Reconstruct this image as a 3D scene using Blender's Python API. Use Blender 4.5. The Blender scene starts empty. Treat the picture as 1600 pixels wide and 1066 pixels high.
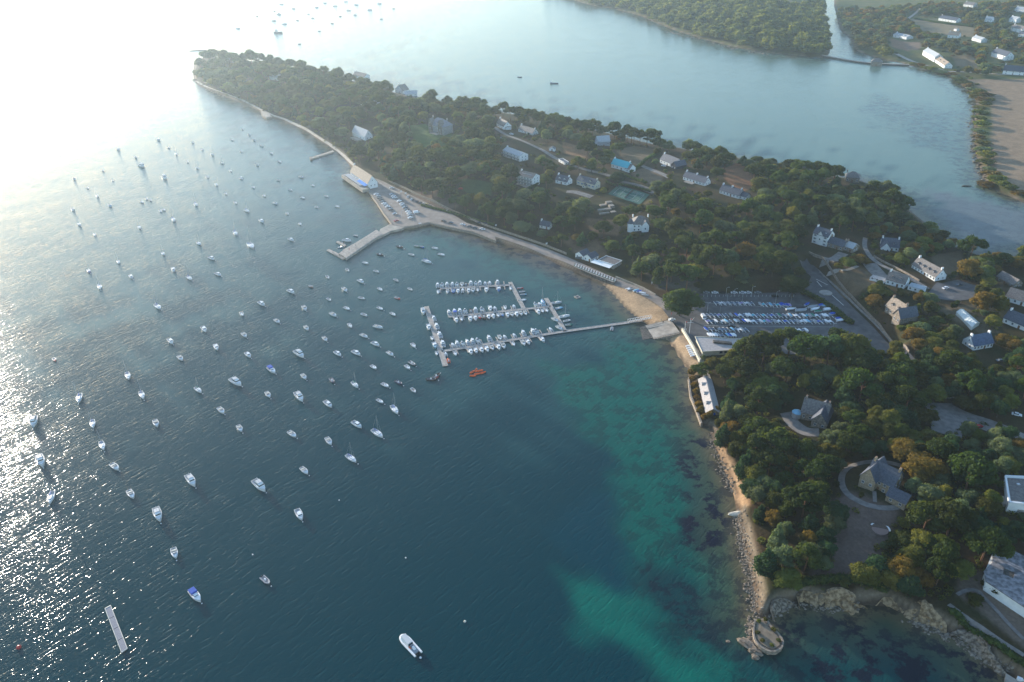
import bpy, math, random
import numpy as np
from mathutils import Vector, Matrix
random.seed(7)
R = math.radians
col = bpy.context.scene.collection
sc = bpy.context.scene

# ------------------------------------------------------------------ camera, sky, sun, exposure
TH, ROLL, CH, FPX = R(30), R(1.5), 235.0, 1244.0
cd = bpy.data.cameras.new('camera'); cam = bpy.data.objects.new('camera', cd); col.objects.link(cam)
cd.sensor_width = 36; cd.lens = 36 * FPX / 1600; cd.clip_start = 1; cd.clip_end = 30000
_f = Vector((0, math.cos(TH), -math.sin(TH))); _u = Vector((0, math.sin(TH), math.cos(TH))); _r = Vector((1, 0, 0))
_c, _s = math.cos(ROLL), math.sin(ROLL)
ax, ay = _r * _c - _u * _s, _r * _s + _u * _c
cam.matrix_world = Matrix(((ax.x, ay.x, -_f.x, 0), (ax.y, ay.y, -_f.y, 0), (ax.z, ay.z, -_f.z, CH), (0, 0, 0, 1)))
sc.camera = cam
SUN_AZ, SUN_EL = -40.0, 9.5           # degrees from +Y towards +X
wd = bpy.data.worlds.new('World'); sc.world = wd; wd.use_nodes = True
wn = wd.node_tree
sky = wn.nodes.new('ShaderNodeTexSky'); sky.sky_type = 'NISHITA'; sky.sun_disc = False
sky.sun_elevation = R(SUN_EL); sky.sun_rotation = R(SUN_AZ)
sky.air_density = 1.0; sky.dust_density = 0.4; sky.ozone_density = 2.2
wn.links.new(sky.outputs[0], wn.nodes['Background'].inputs[0]); wn.nodes['Background'].inputs[1].default_value = 0.15
sd = bpy.data.lights.new('sun', 'SUN'); sun = bpy.data.objects.new('sun', sd); col.objects.link(sun)
sd.energy = 3.6; sd.angle = R(0.5); sd.color = (1, .90, .76)
sdir = Vector((math.sin(R(SUN_AZ)) * math.cos(R(SUN_EL)), math.cos(R(SUN_AZ)) * math.cos(R(SUN_EL)), math.sin(R(SUN_EL))))
sun.rotation_euler = sdir.to_track_quat('Z', 'Y').to_euler()
sc.view_settings.view_transform = 'Standard'; sc.view_settings.look = 'None'
sc.view_settings.gamma = 1; sc.view_settings.use_curve_mapping = False
sc.view_settings.exposure = 1.55
HAZE_DENSITY = 0.00011
try:
    sc.cycles.use_denoising = True; sc.cycles.max_bounces = 5; sc.cycles.volume_bounces = 0
    sc.cycles.diffuse_bounces = 2; sc.cycles.glossy_bounces = 2; sc.cycles.transparent_max_bounces = 4
    sc.cycles.caustics_reflective = False; sc.cycles.caustics_refractive = False
except Exception: pass

# ------------------------------------------------------------------ picture <-> ground
def raydir(px, py):
    x = (px - 800) / FPX; y = -(py - 533) / FPX
    d = _f + ax * x + ay * y
    return d
def P(px, py, z=0.0):
    d = raydir(px, py); t = (z - CH) / d.z
    return Vector((d.x * t, d.y * t, z))
def pix(p):
    q = Vector(p) - Vector((0, 0, CH)); z = q.dot(_f)
    return 800 + FPX * q.dot(ax) / z, 533 - FPX * q.dot(ay) / z
def scale_at(p): return FPX / (Vector(p) - Vector((0, 0, CH))).dot(_f)

# ------------------------------------------------------------------ land outlines (traced at sea level)
L1 = [(303,124),(309,133),(325,142),(350,151),(380,162),(405,174),(412,185),(424,184),(440,189),(460,197),(480,207),(495,218),(515,230),(530,240),(541,252),(548,262),(546,276),
 (560,288),(575,299),(588,316),(600,335),(613,352),(632,356),(650,354),(671,349),(700,356),(740,364),(775,378),(810,390),(850,402),(880,418),(910,430),(940,444),(957,460),(978,484),(996,498),(1010,508),
 (1040,530),(1052,545),(1062,562),(1072,576),(1076,590),(1079,620),(1088,642),(1096,664),(1108,668),(1112,690),(1122,715),(1133,740),(1145,770),(1150,795),(1148,812),(1156,835),(1161,860),(1168,885),(1174,910),(1178,935),(1178,962),
 (1200,968),(1225,948),(1245,945),(1253,938),(1290,950),(1312,947),(1330,960),(1350,945),(1390,948),(1404,956),(1430,972),(1460,980),(1490,994),(1505,992),(1520,1006),(1532,1028),(1556,1048),(1576,1056),(1590,1080),(1700,1170),(2000,1300),
 (2500,1300),(2500,470),(1800,410),(1640,400),(1600,394),(1562,409),(1530,399),(1492,385),(1476,376),(1461,363),(1450,352),(1425,332),(1400,303),(1350,285),(1300,275),(1250,269),(1200,259),(1160,249),(1120,243),(1100,239),(1050,230),(1020,226),(980,216),(930,204),(880,194),(830,184),(780,176),(720,169),(670,159),(620,146),(580,134),(530,122),(480,112),(430,102),(390,96),(350,92),(320,88),(305,98),(301,112)]
L2 = [(700,-60),(880,-5),(920,8),(960,14),(1000,25),(1030,38),(1060,50),(1100,62),(1150,75),(1200,83),(1250,88),(1284,91),(1296,84),(1300,70),(1297,58),(1292,45),(1288,32),(1286,18),(1290,0),(1290,-60)]
L3 = [(1303,-60),(1303,10),(1308,30),(1313,48),(1328,60),(1338,80),(1356,87),(1382,94),(1404,98),(1420,102),(1450,110),(1480,118),(1498,130),(1514,143),(1524,157),(1527,170),(1521,188),(1520,210),(1522,238),(1530,262),(1537,282),(1550,295),(1570,304),(1600,318),(1700,345),(2300,420),(2600,-60)]
def wpoly(pp, z=0.0): return np.array([P(x, y, z)[:2] for x, y in pp])
def inside(pts, poly):
    if len(pts) < 400:
        x = pts[:, 0][:, None]; y = pts[:, 1][:, None]; a = poly; b = np.roll(poly, 1, 0); dy = b[:, 1] - a[:, 1]; dy = np.where(dy == 0, 1e-12, dy)
        c = ((a[:, 1] > y) != (b[:, 1] > y)) & (x < (b[:, 0] - a[:, 0]) * (y - a[:, 1]) / dy + a[:, 0]); return (c.sum(1) % 2).astype(bool)
    x, y = pts[:, 0], pts[:, 1]; r = np.zeros(len(pts), bool); n = len(poly); j = n - 1
    for i in range(n):
        xi, yi = poly[i]; xj, yj = poly[j]
        c = ((yi > y) != (yj > y)); dy = (yj - yi) or 1e-12
        r ^= c & (x < (xj - xi) * (y - yi) / dy + xi); j = i
    return r
def edged(pts, poly, closed=True):
    if len(pts) < 400:
        a = poly if closed else poly[:-1]; b = np.roll(poly, -1, 0) if closed else poly[1:]; ab = b - a; l2 = np.maximum((ab ** 2).sum(1), 1e-9)
        v = pts[:, None, :] - a[None]; t = np.clip((v * ab[None]).sum(2) / l2, 0, 1); q = v - t[:, :, None] * ab[None]; return np.sqrt((q ** 2).sum(2).min(1))
    d = np.full(len(pts), 1e12); n = len(poly)
    for i in range(n if closed else n - 1):
        a = poly[i]; b = poly[(i + 1) % n]; ab = b - a; l2 = max((ab ** 2).sum(), 1e-9)
        t = np.clip(((pts - a) @ ab) / l2, 0, 1); q = a + t[:, None] * ab
        d = np.minimum(d, ((pts - q) ** 2).sum(1))
    return np.sqrt(d)
def sdist(pts, poly):
    return np.where(inside(pts, poly), 1, -1) * edged(pts, poly)
W1, W2, W3 = wpoly(L1), wpoly(L2), wpoly(L3)
def ss(a, b, x): t = np.clip((x - a) / (b - a), 0, 1); return t * t * (3 - 2 * t)
QUAY = [(546,277),(560,268),(600,284),(628,298),(655,311),(680,323),(706,334),(735,352),(772,366),(775,376),(740,363),(700,355),(671,348.5),(650,353),(632,355),(613,351),(600,334),(588,315),(575,298)]
PARK = [(1092,458),(1240,456),(1262,420),(1285,432),(1322,470),(1400,540),(1380,560),(1170,556),(1085,548),(1066,520),(1040,500),(1030,485),(1060,478)]
TENNIS = [(948,302),(966,286),(1017,302),(1000,322)]
PADS = [(wpoly(QUAY, 1.9), 1.75, 4.0), (wpoly(PARK, 2.3), 2.15, 8.0), (wpoly(TENNIS, 7), 6.9, 7.0)]
def height(pts):
    pts = np.asarray(pts, float).reshape(-1, 2)
    s1 = sdist(pts, W1); x, y = pts[:, 0], pts[:, 1]
    n = np.sin(x * .11 + 1) * np.sin(y * .09) * .5 + np.sin(x * .31 + y * .23) * .15
    cl = ss(285, 240, y) * ss(60, 90, x)
    bch = ss(60, 30, edged(pts, np.array([P(985, 482)[:2], P(1062, 562)[:2]]), False))
    d = np.maximum(s1, 0)
    base = 1.75 * ss(0, 4 + 9 * bch, d) * (1 - cl) + cl * 4.6 * ss(0, 5, d)
    h1 = base + 8.5 * ss(16, 85, d) + n * ss(4, 30, d)
    h1 = np.where(s1 < 0, np.maximum(-3, s1 * .4), h1)
    for poly, z, bl in PADS:
        sp = sdist(pts, poly); w = ss(-bl, -.5, sp) * (s1 > 0)
        h1 = h1 * (1 - w) + z * w
    hh = h1
    for Wk, A in ((W2, 14), (W3, 9)):
        s = sdist(pts, Wk); d = np.maximum(s, 0)
        h = 1.5 * ss(0, 6, d) + A * ss(10, 140, d) + n * ss(5, 40, d)
        if Wk is W3: h = 1.5 * ss(0, 6, d) + 5 * ss(20, 200, d)
        hh = np.maximum(hh, np.where(s < 0, np.maximum(-3, s * .4), h))
    return hh
def hz(x, y): return float(height([(x, y)])[0])
def at(px, py):
    z = 2.0
    for _ in range(4):
        p = P(px, py, z); z = .3 * z + .7 * max(0.0, hz(p.x, p.y))
    p = P(px, py, z); return Vector((p.x, p.y, max(0.0, hz(p.x, p.y))))

# ------------------------------------------------------------------ materials
MATS = {}
def mat(name, c, rough=.7, var=0.0, nscale=1.0, spec=.3, metal=0.0, bump=0.0, rnd=0.0, c2=None, coord='Object'):
    if name in MATS: return MATS[name]
    m = bpy.data.materials.new(name); m.use_nodes = True; nt = m.node_tree; b = nt.nodes['Principled BSDF']
    b.inputs['Roughness'].default_value = rough; b.inputs['Specular IOR Level'].default_value = spec; b.inputs['Metallic'].default_value = metal
    c = tuple(c) + (1,); src = None
    if var or c2:
        tc = nt.nodes.new('ShaderNodeTexCoord'); no = nt.nodes.new('ShaderNodeTexNoise'); no.inputs['Scale'].default_value = nscale; no.inputs['Detail'].default_value = 5
        nt.links.new(tc.outputs[coord], no.inputs['Vector'])
        rp = nt.nodes.new('ShaderNodeValToRGB'); rp.color_ramp.elements[0].position = .36; rp.color_ramp.elements[1].position = .64
        a = [v * (1 - var) for v in c[:3]] + [1]; e = list(c2) + [1] if c2 else [min(1, v * (1 + var)) for v in c[:3]] + [1]
        rp.color_ramp.elements[0].color = a; rp.color_ramp.elements[1].color = e
        nt.links.new(no.outputs['Fac'], rp.inputs[0]); src = rp.outputs[0]
        if bump:
            bu = nt.nodes.new('ShaderNodeBump'); bu.inputs['Strength'].default_value = bump; bu.inputs['Distance'].default_value = .2
            nt.links.new(no.outputs['Fac'], bu.inputs['Height']); nt.links.new(bu.outputs[0], b.inputs['Normal'])
    if rnd:
        oi = nt.nodes.new('ShaderNodeObjectInfo'); hs = nt.nodes.new('ShaderNodeHueSaturation')
        mr = nt.nodes.new('ShaderNodeMapRange'); mr.inputs['To Min'].default_value = 1 - rnd; mr.inputs['To Max'].default_value = 1 + rnd
        nt.links.new(oi.outputs['Random'], mr.inputs['Value']); nt.links.new(mr.outputs[0], hs.inputs['Value'])
        mh = nt.nodes.new('ShaderNodeMapRange'); mh.inputs['To Min'].default_value = .5 - rnd * .09; mh.inputs['To Max'].default_value = .5 + rnd * .05
        mm = nt.nodes.new('ShaderNodeMath'); mm.operation = 'FRACT'; mp = nt.nodes.new('ShaderNodeMath'); mp.operation = 'MULTIPLY'; mp.inputs[1].default_value = 7.31
        nt.links.new(oi.outputs['Random'], mp.inputs[0]); nt.links.new(mp.outputs[0], mm.inputs[0]); nt.links.new(mm.outputs[0], mh.inputs['Value']); nt.links.new(mh.outputs[0], hs.inputs['Hue'])
        if src: nt.links.new(src, hs.inputs['Color'])
        else: hs.inputs['Color'].default_value = c
        src = hs.outputs[0]
    if src: nt.links.new(src, b.inputs['Base Color'])
    else: b.inputs['Base Color'].default_value = c
    MATS[name] = m; return m
white = mat('white_gelcoat', (.78, .78, .78), .35, .04, 2, .5)
cream = mat('cream_gelcoat', (.70, .66, .56), .4)
offw = mat('grey_deck', (.50, .51, .52), .5)
navy = mat('navy_hull', (.02, .035, .09), .3)
blueh = mat('blue_hull', (.04, .16, .42), .35)
lblue = mat('pale_blue_hull', (.22, .46, .62), .4)
redh = mat('red_hull', (.42, .03, .03), .4)
orange = mat('orange_plastic', (.75, .14, .03), .45)
greenh = mat('green_hull', (.03, .20, .13), .4)
blackr = mat('black_rubber', (.025, .025, .03), .5)
greyr = mat('grey_rubber', (.30, .31, .33), .5)
woodm = mat('varnished_wood', (.20, .10, .045), .4)
glass = mat('dark_glass', (.02, .03, .045), .08, spec=.8)
alu = mat('aluminium', (.55, .56, .58), .35, metal=.6)
bluec = mat('blue_canvas', (.02, .09, .42), .8)
turq = mat('turquoise_canvas', (.05, .42, .50), .8)
greenc = mat('green_canvas', (.02, .20, .13), .8)
greyc = mat('grey_canvas', (.33, .34, .36), .85)
lilac = mat('lilac_canvas', (.30, .25, .50), .85)
mesh_m = mat('trampoline_mesh', (.10, .14, .20), .9)
deckm = mat('weathered_decking', (.36, .31, .27), .85, .25, .6)
floatm = mat('pontoon_float', (.12, .12, .13), .8)
asphalt = mat('asphalt', (.10, .098, .10), .9, .22, .25)
asph2 = mat('pale_asphalt', (.26, .215, .185), .9, .15, .2)
gravel = mat('pale_gravel', (.36, .32, .28), .95, .15, .4)
conc = mat('concrete', (.36, .31, .26), .9, .2, .3)
stone = mat('granite_stone', (.26, .21, .165), .9, .35, 1.2, bump=.4)
stoned = mat('dark_wet_stone', (.09, .08, .07), .8, .4, 1.0, bump=.4)
render_w = mat('white_render', (.82, .82, .80), .85, .05, .5)
render_c = mat('cream_render', (.62, .55, .42), .85, .05, .5)
slate = mat('slate_roof', (.075, .085, .11), .6, .25, 1.5)
slateb = mat('weathered_slate_roof', (.17, .15, .14), .7, .25, 1.2)
tileb = mat('lichen_brown_roof', (.28, .22, .17), .8, .25, 1.2)
zinc = mat('zinc_roof', (.38, .40, .42), .85, .1, .8)
flatr = mat('flat_roof_gravel', (.40, .36, .34), .9, .12, .8)
trimw = mat('white_trim', (.75, .75, .75), .6)
shut = mat('blue_shutter', (.10, .22, .42), .6)
brick = mat('brick', (.30, .15, .10), .85, .2, 2)
bark = mat('bark', (.10, .07, .05), .95, .3, 2)
barkp = mat('orange_pine_bark', (.17, .085, .05), .95, .3, 2)
paint = mat('road_paint', (.6, .6, .58), .8)
court = mat('green_court', (.045, .13, .10), .9, .1, .5)
def leaf(name, c, c2, rnd, ns=.35):
    m = mat(name, c, .75, .35, ns, .15, rnd=rnd, c2=c2); nt = m.node_tree; b = nt.nodes['Principled BSDF']; src = b.inputs['Base Color'].links[0].from_socket
    t = nt.nodes.new('ShaderNodeBsdfTranslucent'); mx = nt.nodes.new('ShaderNodeMixShader'); mx.inputs[0].default_value = .42
    g = nt.nodes.new('ShaderNodeMixRGB'); g.blend_type = 'MULTIPLY'; g.inputs[0].default_value = 1; g.inputs[2].default_value = (1.9, 1.75, .8, 1); nt.links.new(src, g.inputs[1])
    nt.links.new(g.outputs[0], t.inputs[0]); nt.links.new(b.outputs[0], mx.inputs[1]); nt.links.new(t.outputs[0], mx.inputs[2]); nt.links.new(mx.outputs[0], nt.nodes['Material Output'].inputs[0]); return m
leaf_p = leaf('pine_needles', (.026, .055, .014), (.075, .110, .022), .35)
leaf_o = leaf('oak_leaves', (.055, .085, .018), (.180, .185, .034), .55)
leaf_c = leaf('cypress_leaves', (0.026, 0.067, 0.032), (0.052, 0.102, 0.041), .25, .5)
leaf_y = leaf('autumn_leaves', (.13, .085, .018), (.25, .17, .03), .16, .4)
leaf_g = leaf('grey_green_leaves', (0.087, 0.133, 0.070), (0.160, 0.196, 0.094), .3, .5)
leaf_s = leaf('shrub_leaves', (0.055, 0.084, 0.020), (0.145, 0.138, 0.036), .5, .3)
leaf_h = leaf('hedge_leaves', (0.032, 0.070, 0.020), (0.072, 0.116, 0.029), .3, .6)
leaf_f = leaf('far_wood_leaves', (0.043, 0.090, 0.026), (0.189, 0.210, 0.051), .1, .045)
drive = mat('drive_gravel', (.20, .18, .165), .95, .2, .4)  # gravel darkened in its colour for the shade over the oval drive

# ------------------------------------------------------------------ mesh building
class MB:
    def __init__(s): s.v = []; s.f = []
    def add(s, v, f):
        o = len(s.v); s.v += [tuple(q) for q in v]; s.f += [tuple(i + o for i in g) for g in f]; return s
    def box(s, c, d, rz=0.0, taper=1.0, ty=None):
        x, y, z = c; a, b, h = d[0] / 2, d[1] / 2, d[2] / 2; ty = taper if ty is None else ty
        v = []
        for zz, k, l in ((-h, 1, 1), (h, taper, ty)):
            for sx, sy in ((-1, -1), (1, -1), (1, 1), (-1, 1)):
                X, Y = sx * a * k, sy * b * l
                v.append((x + X * math.cos(rz) - Y * math.sin(rz), y + X * math.sin(rz) + Y * math.cos(rz), z + zz))
        return s.add(v, [(3, 2, 1, 0), (4, 5, 6, 7), (0, 1, 5, 4), (1, 2, 6, 5), (2, 3, 7, 6), (3, 0, 4, 7)])
    def tube(s, p, q, r, r2=None, n=6):
        p, q = Vector(p), Vector(q); r2 = r if r2 is None else r2; d = (q - p).normalized()
        a = d.orthogonal().normalized(); b = d.cross(a); v = []
        for c, rr in ((p, r), (q, r2)):
            for i in range(n):
                t = 2 * math.pi * i / n; v.append(c + (a * math.cos(t) + b * math.sin(t)) * rr)
        return s.add(v, [(i, (i + 1) % n, n + (i + 1) % n, n + i) for i in range(n)] + [tuple(range(n - 1, -1, -1)), tuple(range(n, 2 * n))])
    def prism(s, poly, z0, z1):
        n = len(poly); a = sum(poly[i][0] * poly[(i + 1) % n][1] - poly[(i + 1) % n][0] * poly[i][1] for i in range(n))
        if a < 0: poly = poly[::-1]
        return s.add([(x, y, z0) for x, y in poly] + [(x, y, z1) for x, y in poly], [tuple(range(n - 1, -1, -1)), tuple(range(n, 2 * n))] + [(i, (i + 1) % n, n + (i + 1) % n, n + i) for i in range(n)])
    def ball(s, c, r, seg=8, ring=5):
        v = [(c[0], c[1], c[2] + r[2])]
        for j in range(1, ring):
            t = math.pi * j / ring
            for i in range(seg):
                p = 2 * math.pi * i / seg; v.append((c[0] + r[0] * math.sin(t) * math.cos(p), c[1] + r[1] * math.sin(t) * math.sin(p), c[2] + r[2] * math.cos(t)))
        v.append((c[0], c[1], c[2] - r[2])); f = [(0, 1 + i, 1 + (i + 1) % seg) for i in range(seg)]
        for j in range(ring - 2):
            for i in range(seg): a = 1 + j * seg; f.append((a + i, a + seg + i, a + seg + (i + 1) % seg, a + (i + 1) % seg))
        a = 1 + (ring - 2) * seg; f += [(a + (i + 1) % seg, a + i, len(v) - 1) for i in range(seg)]
        return s.add(v, f)
    def mesh(s, name, m, smooth=False):
        me = bpy.data.meshes.new(name); me.from_pydata(s.v, [], s.f)
        for mm in (m if isinstance(m, (list, tuple)) else [m]): me.materials.append(mm)
        if smooth: me.polygons.foreach_set('use_smooth', [True] * len(me.polygons))
        return me
    def obj(s, name, m, parent=None, smooth=False): return put(name, s.mesh(name, m, smooth), parent)
def put(name, me, parent=None, loc=(0, 0, 0), rz=0.0, scale=None):
    o = bpy.data.objects.new(name, me); col.objects.link(o)
    if parent: o.parent = parent
    o.location = loc; o.rotation_euler = (0, 0, rz)
    if scale: o.scale = scale
    return o
def tag(o, label=None, cat=None, group=None, kind=None):
    if label: o['label'] = label
    if cat: o['category'] = cat
    if group: o['group'] = group
    if kind: o['kind'] = kind
    return o
def thing(name, label, cat, loc=(0, 0, 0), rz=0.0, group=None): return tag(put(name, None, None, loc, rz), label, cat, group)
def copytree(o, parent=None):
    c = o.copy(); col.objects.link(c); c.parent = parent
    for ch in KIDS.get(o.name, []): copytree(ch, c)
    return c
KIDS = {}
def register(o):
    KIDS[o.name] = list(o.children)
    for c in o.children: register(c)
def recolour(o, m):
    o.material_slots[0].link = 'OBJECT'; o.material_slots[0].material = m
def npmesh(name, v, f, m, attr=None):
    me = bpy.data.meshes.new(name); v = np.asarray(v, np.float32); f = np.asarray(f, np.int32); k = f.shape[1]
    me.vertices.add(len(v)); me.vertices.foreach_set('co', v.ravel())
    me.loops.add(f.size); me.loops.foreach_set('vertex_index', f.ravel())
    me.polygons.add(len(f)); me.polygons.foreach_set('loop_start', np.arange(0, f.size, k, dtype=np.int32))
    me.polygons.foreach_set('loop_total', np.full(len(f), k, np.int32))
    if attr is not None:
        for an, (ty, arr) in attr.items():
            a = me.attributes.new(an, ty, 'POINT')
            a.data.foreach_set('color' if 'COLOR' in ty else 'value', np.asarray(arr, np.float32).ravel())
    me.update(calc_edges=True); me.materials.append(m); return me

# ------------------------------------------------------------------ land
def land_material():
    m = bpy.data.materials.new('land'); m.use_nodes = True; nt = m.node_tree; b = nt.nodes['Principled BSDF']; b.inputs['Roughness'].default_value = .95; b.inputs['Specular IOR Level'].default_value = .1
    va = nt.nodes.new('ShaderNodeVertexColor'); va.layer_name = 'ground'; tc = nt.nodes.new('ShaderNodeTexCoord')
    n1 = nt.nodes.new('ShaderNodeTexNoise'); n1.inputs['Scale'].default_value = .12; n1.inputs['Detail'].default_value = 8; n1.inputs['Roughness'].default_value = .65
    n2 = nt.nodes.new('ShaderNodeTexNoise'); n2.inputs['Scale'].default_value = .9; n2.inputs['Detail'].default_value = 6
    for n in (n1, n2): nt.links.new(tc.outputs['Object'], n.inputs['Vector'])
    mr = nt.nodes.new('ShaderNodeMapRange'); mr.inputs['From Min'].default_value = .3; mr.inputs['From Max'].default_value = .7; mr.inputs['To Min'].default_value = .62; mr.inputs['To Max'].default_value = 1.4
    ad = nt.nodes.new('ShaderNodeMath'); ad.operation = 'ADD'; ml = nt.nodes.new('ShaderNodeMath'); ml.operation = 'MULTIPLY'; ml.inputs[1].default_value = .5
    nt.links.new(n1.outputs['Fac'], ad.inputs[0]); nt.links.new(n2.outputs['Fac'], ad.inputs[1]); nt.links.new(ad.outputs[0], ml.inputs[0]); nt.links.new(ml.outputs[0], mr.inputs['Value'])
    vm = nt.nodes.new('ShaderNodeVectorMath'); vm.operation = 'SCALE'
    nt.links.new(va.outputs['Color'], vm.inputs[0]); nt.links.new(mr.outputs[0], vm.inputs['Scale']); nt.links.new(vm.outputs[0], b.inputs['Base Color'])
    bu = nt.nodes.new('ShaderNodeBump'); bu.inputs['Strength'].default_value = .5; bu.inputs['Distance'].default_value = .4
    nt.links.new(n2.outputs['Fac'], bu.inputs['Height']); nt.links.new(bu.outputs[0], b.inputs['Normal'])
    return m
LAND = land_material()
GROUND_ZONES = [  # colour, outline in the photograph, softness in metres
 ((.055,.105,.025), [(636,197),(664,194),(680,206),(706,206),(702,226),(668,238),(652,226)], 2),
 ((.050,.085,.030), [(722,280),(770,286),(766,306),(738,306),(722,296)], 2),
 ((.13,.095,.055), [(962,236),(990,228),(1024,234),(1008,258),(985,262)], 2),
 ((.15,.105,.065), [(985,268),(1012,262),(1036,275),(1030,292),(1000,285)], 2),
 ((.21,.10,.05), [(1128,264),(1150,256),(1172,258),(1178,292),(1158,300),(1135,282)], 2),
 ((.12,.085,.05), [(1300,428),(1345,415),(1378,440),(1340,466),(1306,462)], 2),
 ((.115,.085,.05), [(1455,398),(1500,392),(1508,420),(1485,432),(1462,420)], 2),
 ((.12,.095,.06), [(1462,482),(1520,478),(1550,495),(1560,520),(1530,520),(1490,500)], 2),
 ((.14,.10,.08), [(1290,790),(1330,770),(1400,800),(1385,840),(1345,905),(1270,900),(1290,850)], 3),
 ((.16,.12,.09), [(1500,880),(1540,900),(1600,960),(1600,1010),(1540,960),(1500,930)], 2),
 ((.20,.11,.055), [(878,222),(915,232),(918,248),(885,240)], 2), ((.18,.11,.06), [(915,342),(970,345),(965,368),(925,360)], 2),
 ((.15,.10,.06), [(880,370),(930,375),(950,400),(900,395)], 4), ((.19,.10,.055), [(1010,395),(1080,400),(1075,420),(1010,420)], 2),
 ((.17,.12,.09), [(645,300),(690,300),(712,322),(690,330),(655,318)], 5),
 ((.42,.28,.165), [(936,444),(962,446),(990,455),(1025,476),(1046,492),(1040,500),(1012,512),(980,484),(955,460)], 1.5),
 ((.42,.28,.165), [(1036,528),(1064,524),(1078,545),(1092,566),(1086,590),(1070,582)], 1.5),
 ((.40,.25,.14), [(1112,700),(1132,700),(1150,728),(1168,752),(1172,790),(1150,788),(1136,745)], 1.5),
 ((.30,.21,.14), [(1066,505),(1092,545),(1085,560),(1060,525)], 1),
 ((.20,.15,.11), [(538,250),(552,262),(548,268),(536,258)], 2), ((.13,.12,.10), [(1005,420),(1090,440),(1090,458),(1030,450)], 3),
 ((.27,.19,.125), [(1512,124),(1700,122),(1800,330),(1600,300),(1572,292),(1550,280),(1546,240),(1552,200),(1550,160),(1530,138)], 3),
 ((.22,.17,.10), [(1425,30),(1440,28),(1500,40),(1522,44),(1520,58),(1470,54),(1440,48)], 3), ((.24,.18,.10), [(1160,-8),(1215,-6),(1250,4),(1246,16),(1205,8),(1170,0)], 3),
 ((.20,.15,.09), [(1490,88),(1525,86),(1528,106),(1495,104)], 3), ((.22,.13,.08), [(1390,60),(1422,68),(1420,80),(1395,74)], 3),
 ((.20,.14,.10), [(1415,66),(1440,66),(1436,78),(1418,78)], 3),
]
def make_land(name, W, step, label):
    lo = W.min(0) - 8; hi = W.max(0) + 8; lo[0] = max(lo[0], -700); hi[0] = min(hi[0], 1900 if step > 3 else 620); hi[1] = min(hi[1], 3800); lo[1] = max(lo[1], 100)
    nx = int((hi[0] - lo[0]) / step) + 1; ny = int((hi[1] - lo[1]) / step) + 1
    X, Y = np.meshgrid(lo[0] + np.arange(nx) * step, lo[1] + np.arange(ny) * step); pts = np.c_[X.ravel(), Y.ravel()]
    # coarse inside test first, on a thinned grid, to keep the script quick
    s = sdist(pts, W); keep = s > -3.2 * step
    idx = np.full(len(pts), -1); kp = np.nonzero(keep)[0]; idx[kp] = np.arange(len(kp)); q = pts[kp]; z = height(q); sd = s[kp]
    r = idx.reshape(ny, nx); f = np.stack([r[:-1, :-1], r[:-1, 1:], r[1:, 1:], r[1:, :-1]], -1).reshape(-1, 4); f = f[(f >= 0).all(1)]
    x, y = q[:, 0], q[:, 1]
    nn = .5 + .5 * np.sin(x * .13 + 2 * np.sin(y * .05)) * np.sin(y * .11 + 2 * np.sin(x * .07))
    c = np.array([.062, .038, .020]) * (1 - nn[:, None]) + np.array([.032, .036, .014]) * nn[:, None]
    if step > 3: c = np.array([.13, .12, .05]) * (1 - nn[:, None]) + np.array([.08, .10, .035]) * nn[:, None]
    sh = ss(5.5, 2.5, sd)[:, None]; c = c * (1 - sh) + np.array([.20, .155, .11]) * sh
    wt = (ss(2.2, 1.2, sd) * .9)[:, None]; c = c * (1 - wt) + np.array([.075, .055, .040]) * wt
    for cc, pp, soft in GROUND_ZONES:
        a = np.array([at(u, v)[:2] for u, v in pp]); bb = (x > a[:, 0].min() - soft) & (x < a[:, 0].max() + soft) & (y > a[:, 1].min() - soft) & (y < a[:, 1].max() + soft)
        if not bb.any(): continue
        w = ss(-soft, soft * .3, sdist(q[bb], a))[:, None]; c[bb] = c[bb] * (1 - w) + np.array(cc) * w
    # tide line of dark weed on the beaches
    td = ss(1.3, .5, np.abs(sd - 1.2))[:, None] * .75; c = c * (1 - td) + np.array([.09, .06, .04]) * td
    me = npmesh(name, np.c_[x, y, z], f, LAND, {'ground': ('FLOAT_COLOR', np.c_[c, np.ones(len(c))])})
    me.polygons.foreach_set('use_smooth', [True] * len(me.polygons))
    return tag(put(name, me), label, None, None, 'structure')
make_land('ground', W1, 1.6, 'wooded peninsula ground of soil, dry grass and sand')
make_land('far_shore_ground', W2, 7.0, 'ground of the wooded far shore')
make_land('far_mainland_ground', W3, 5.0, 'fields and ground of the far mainland')

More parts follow.
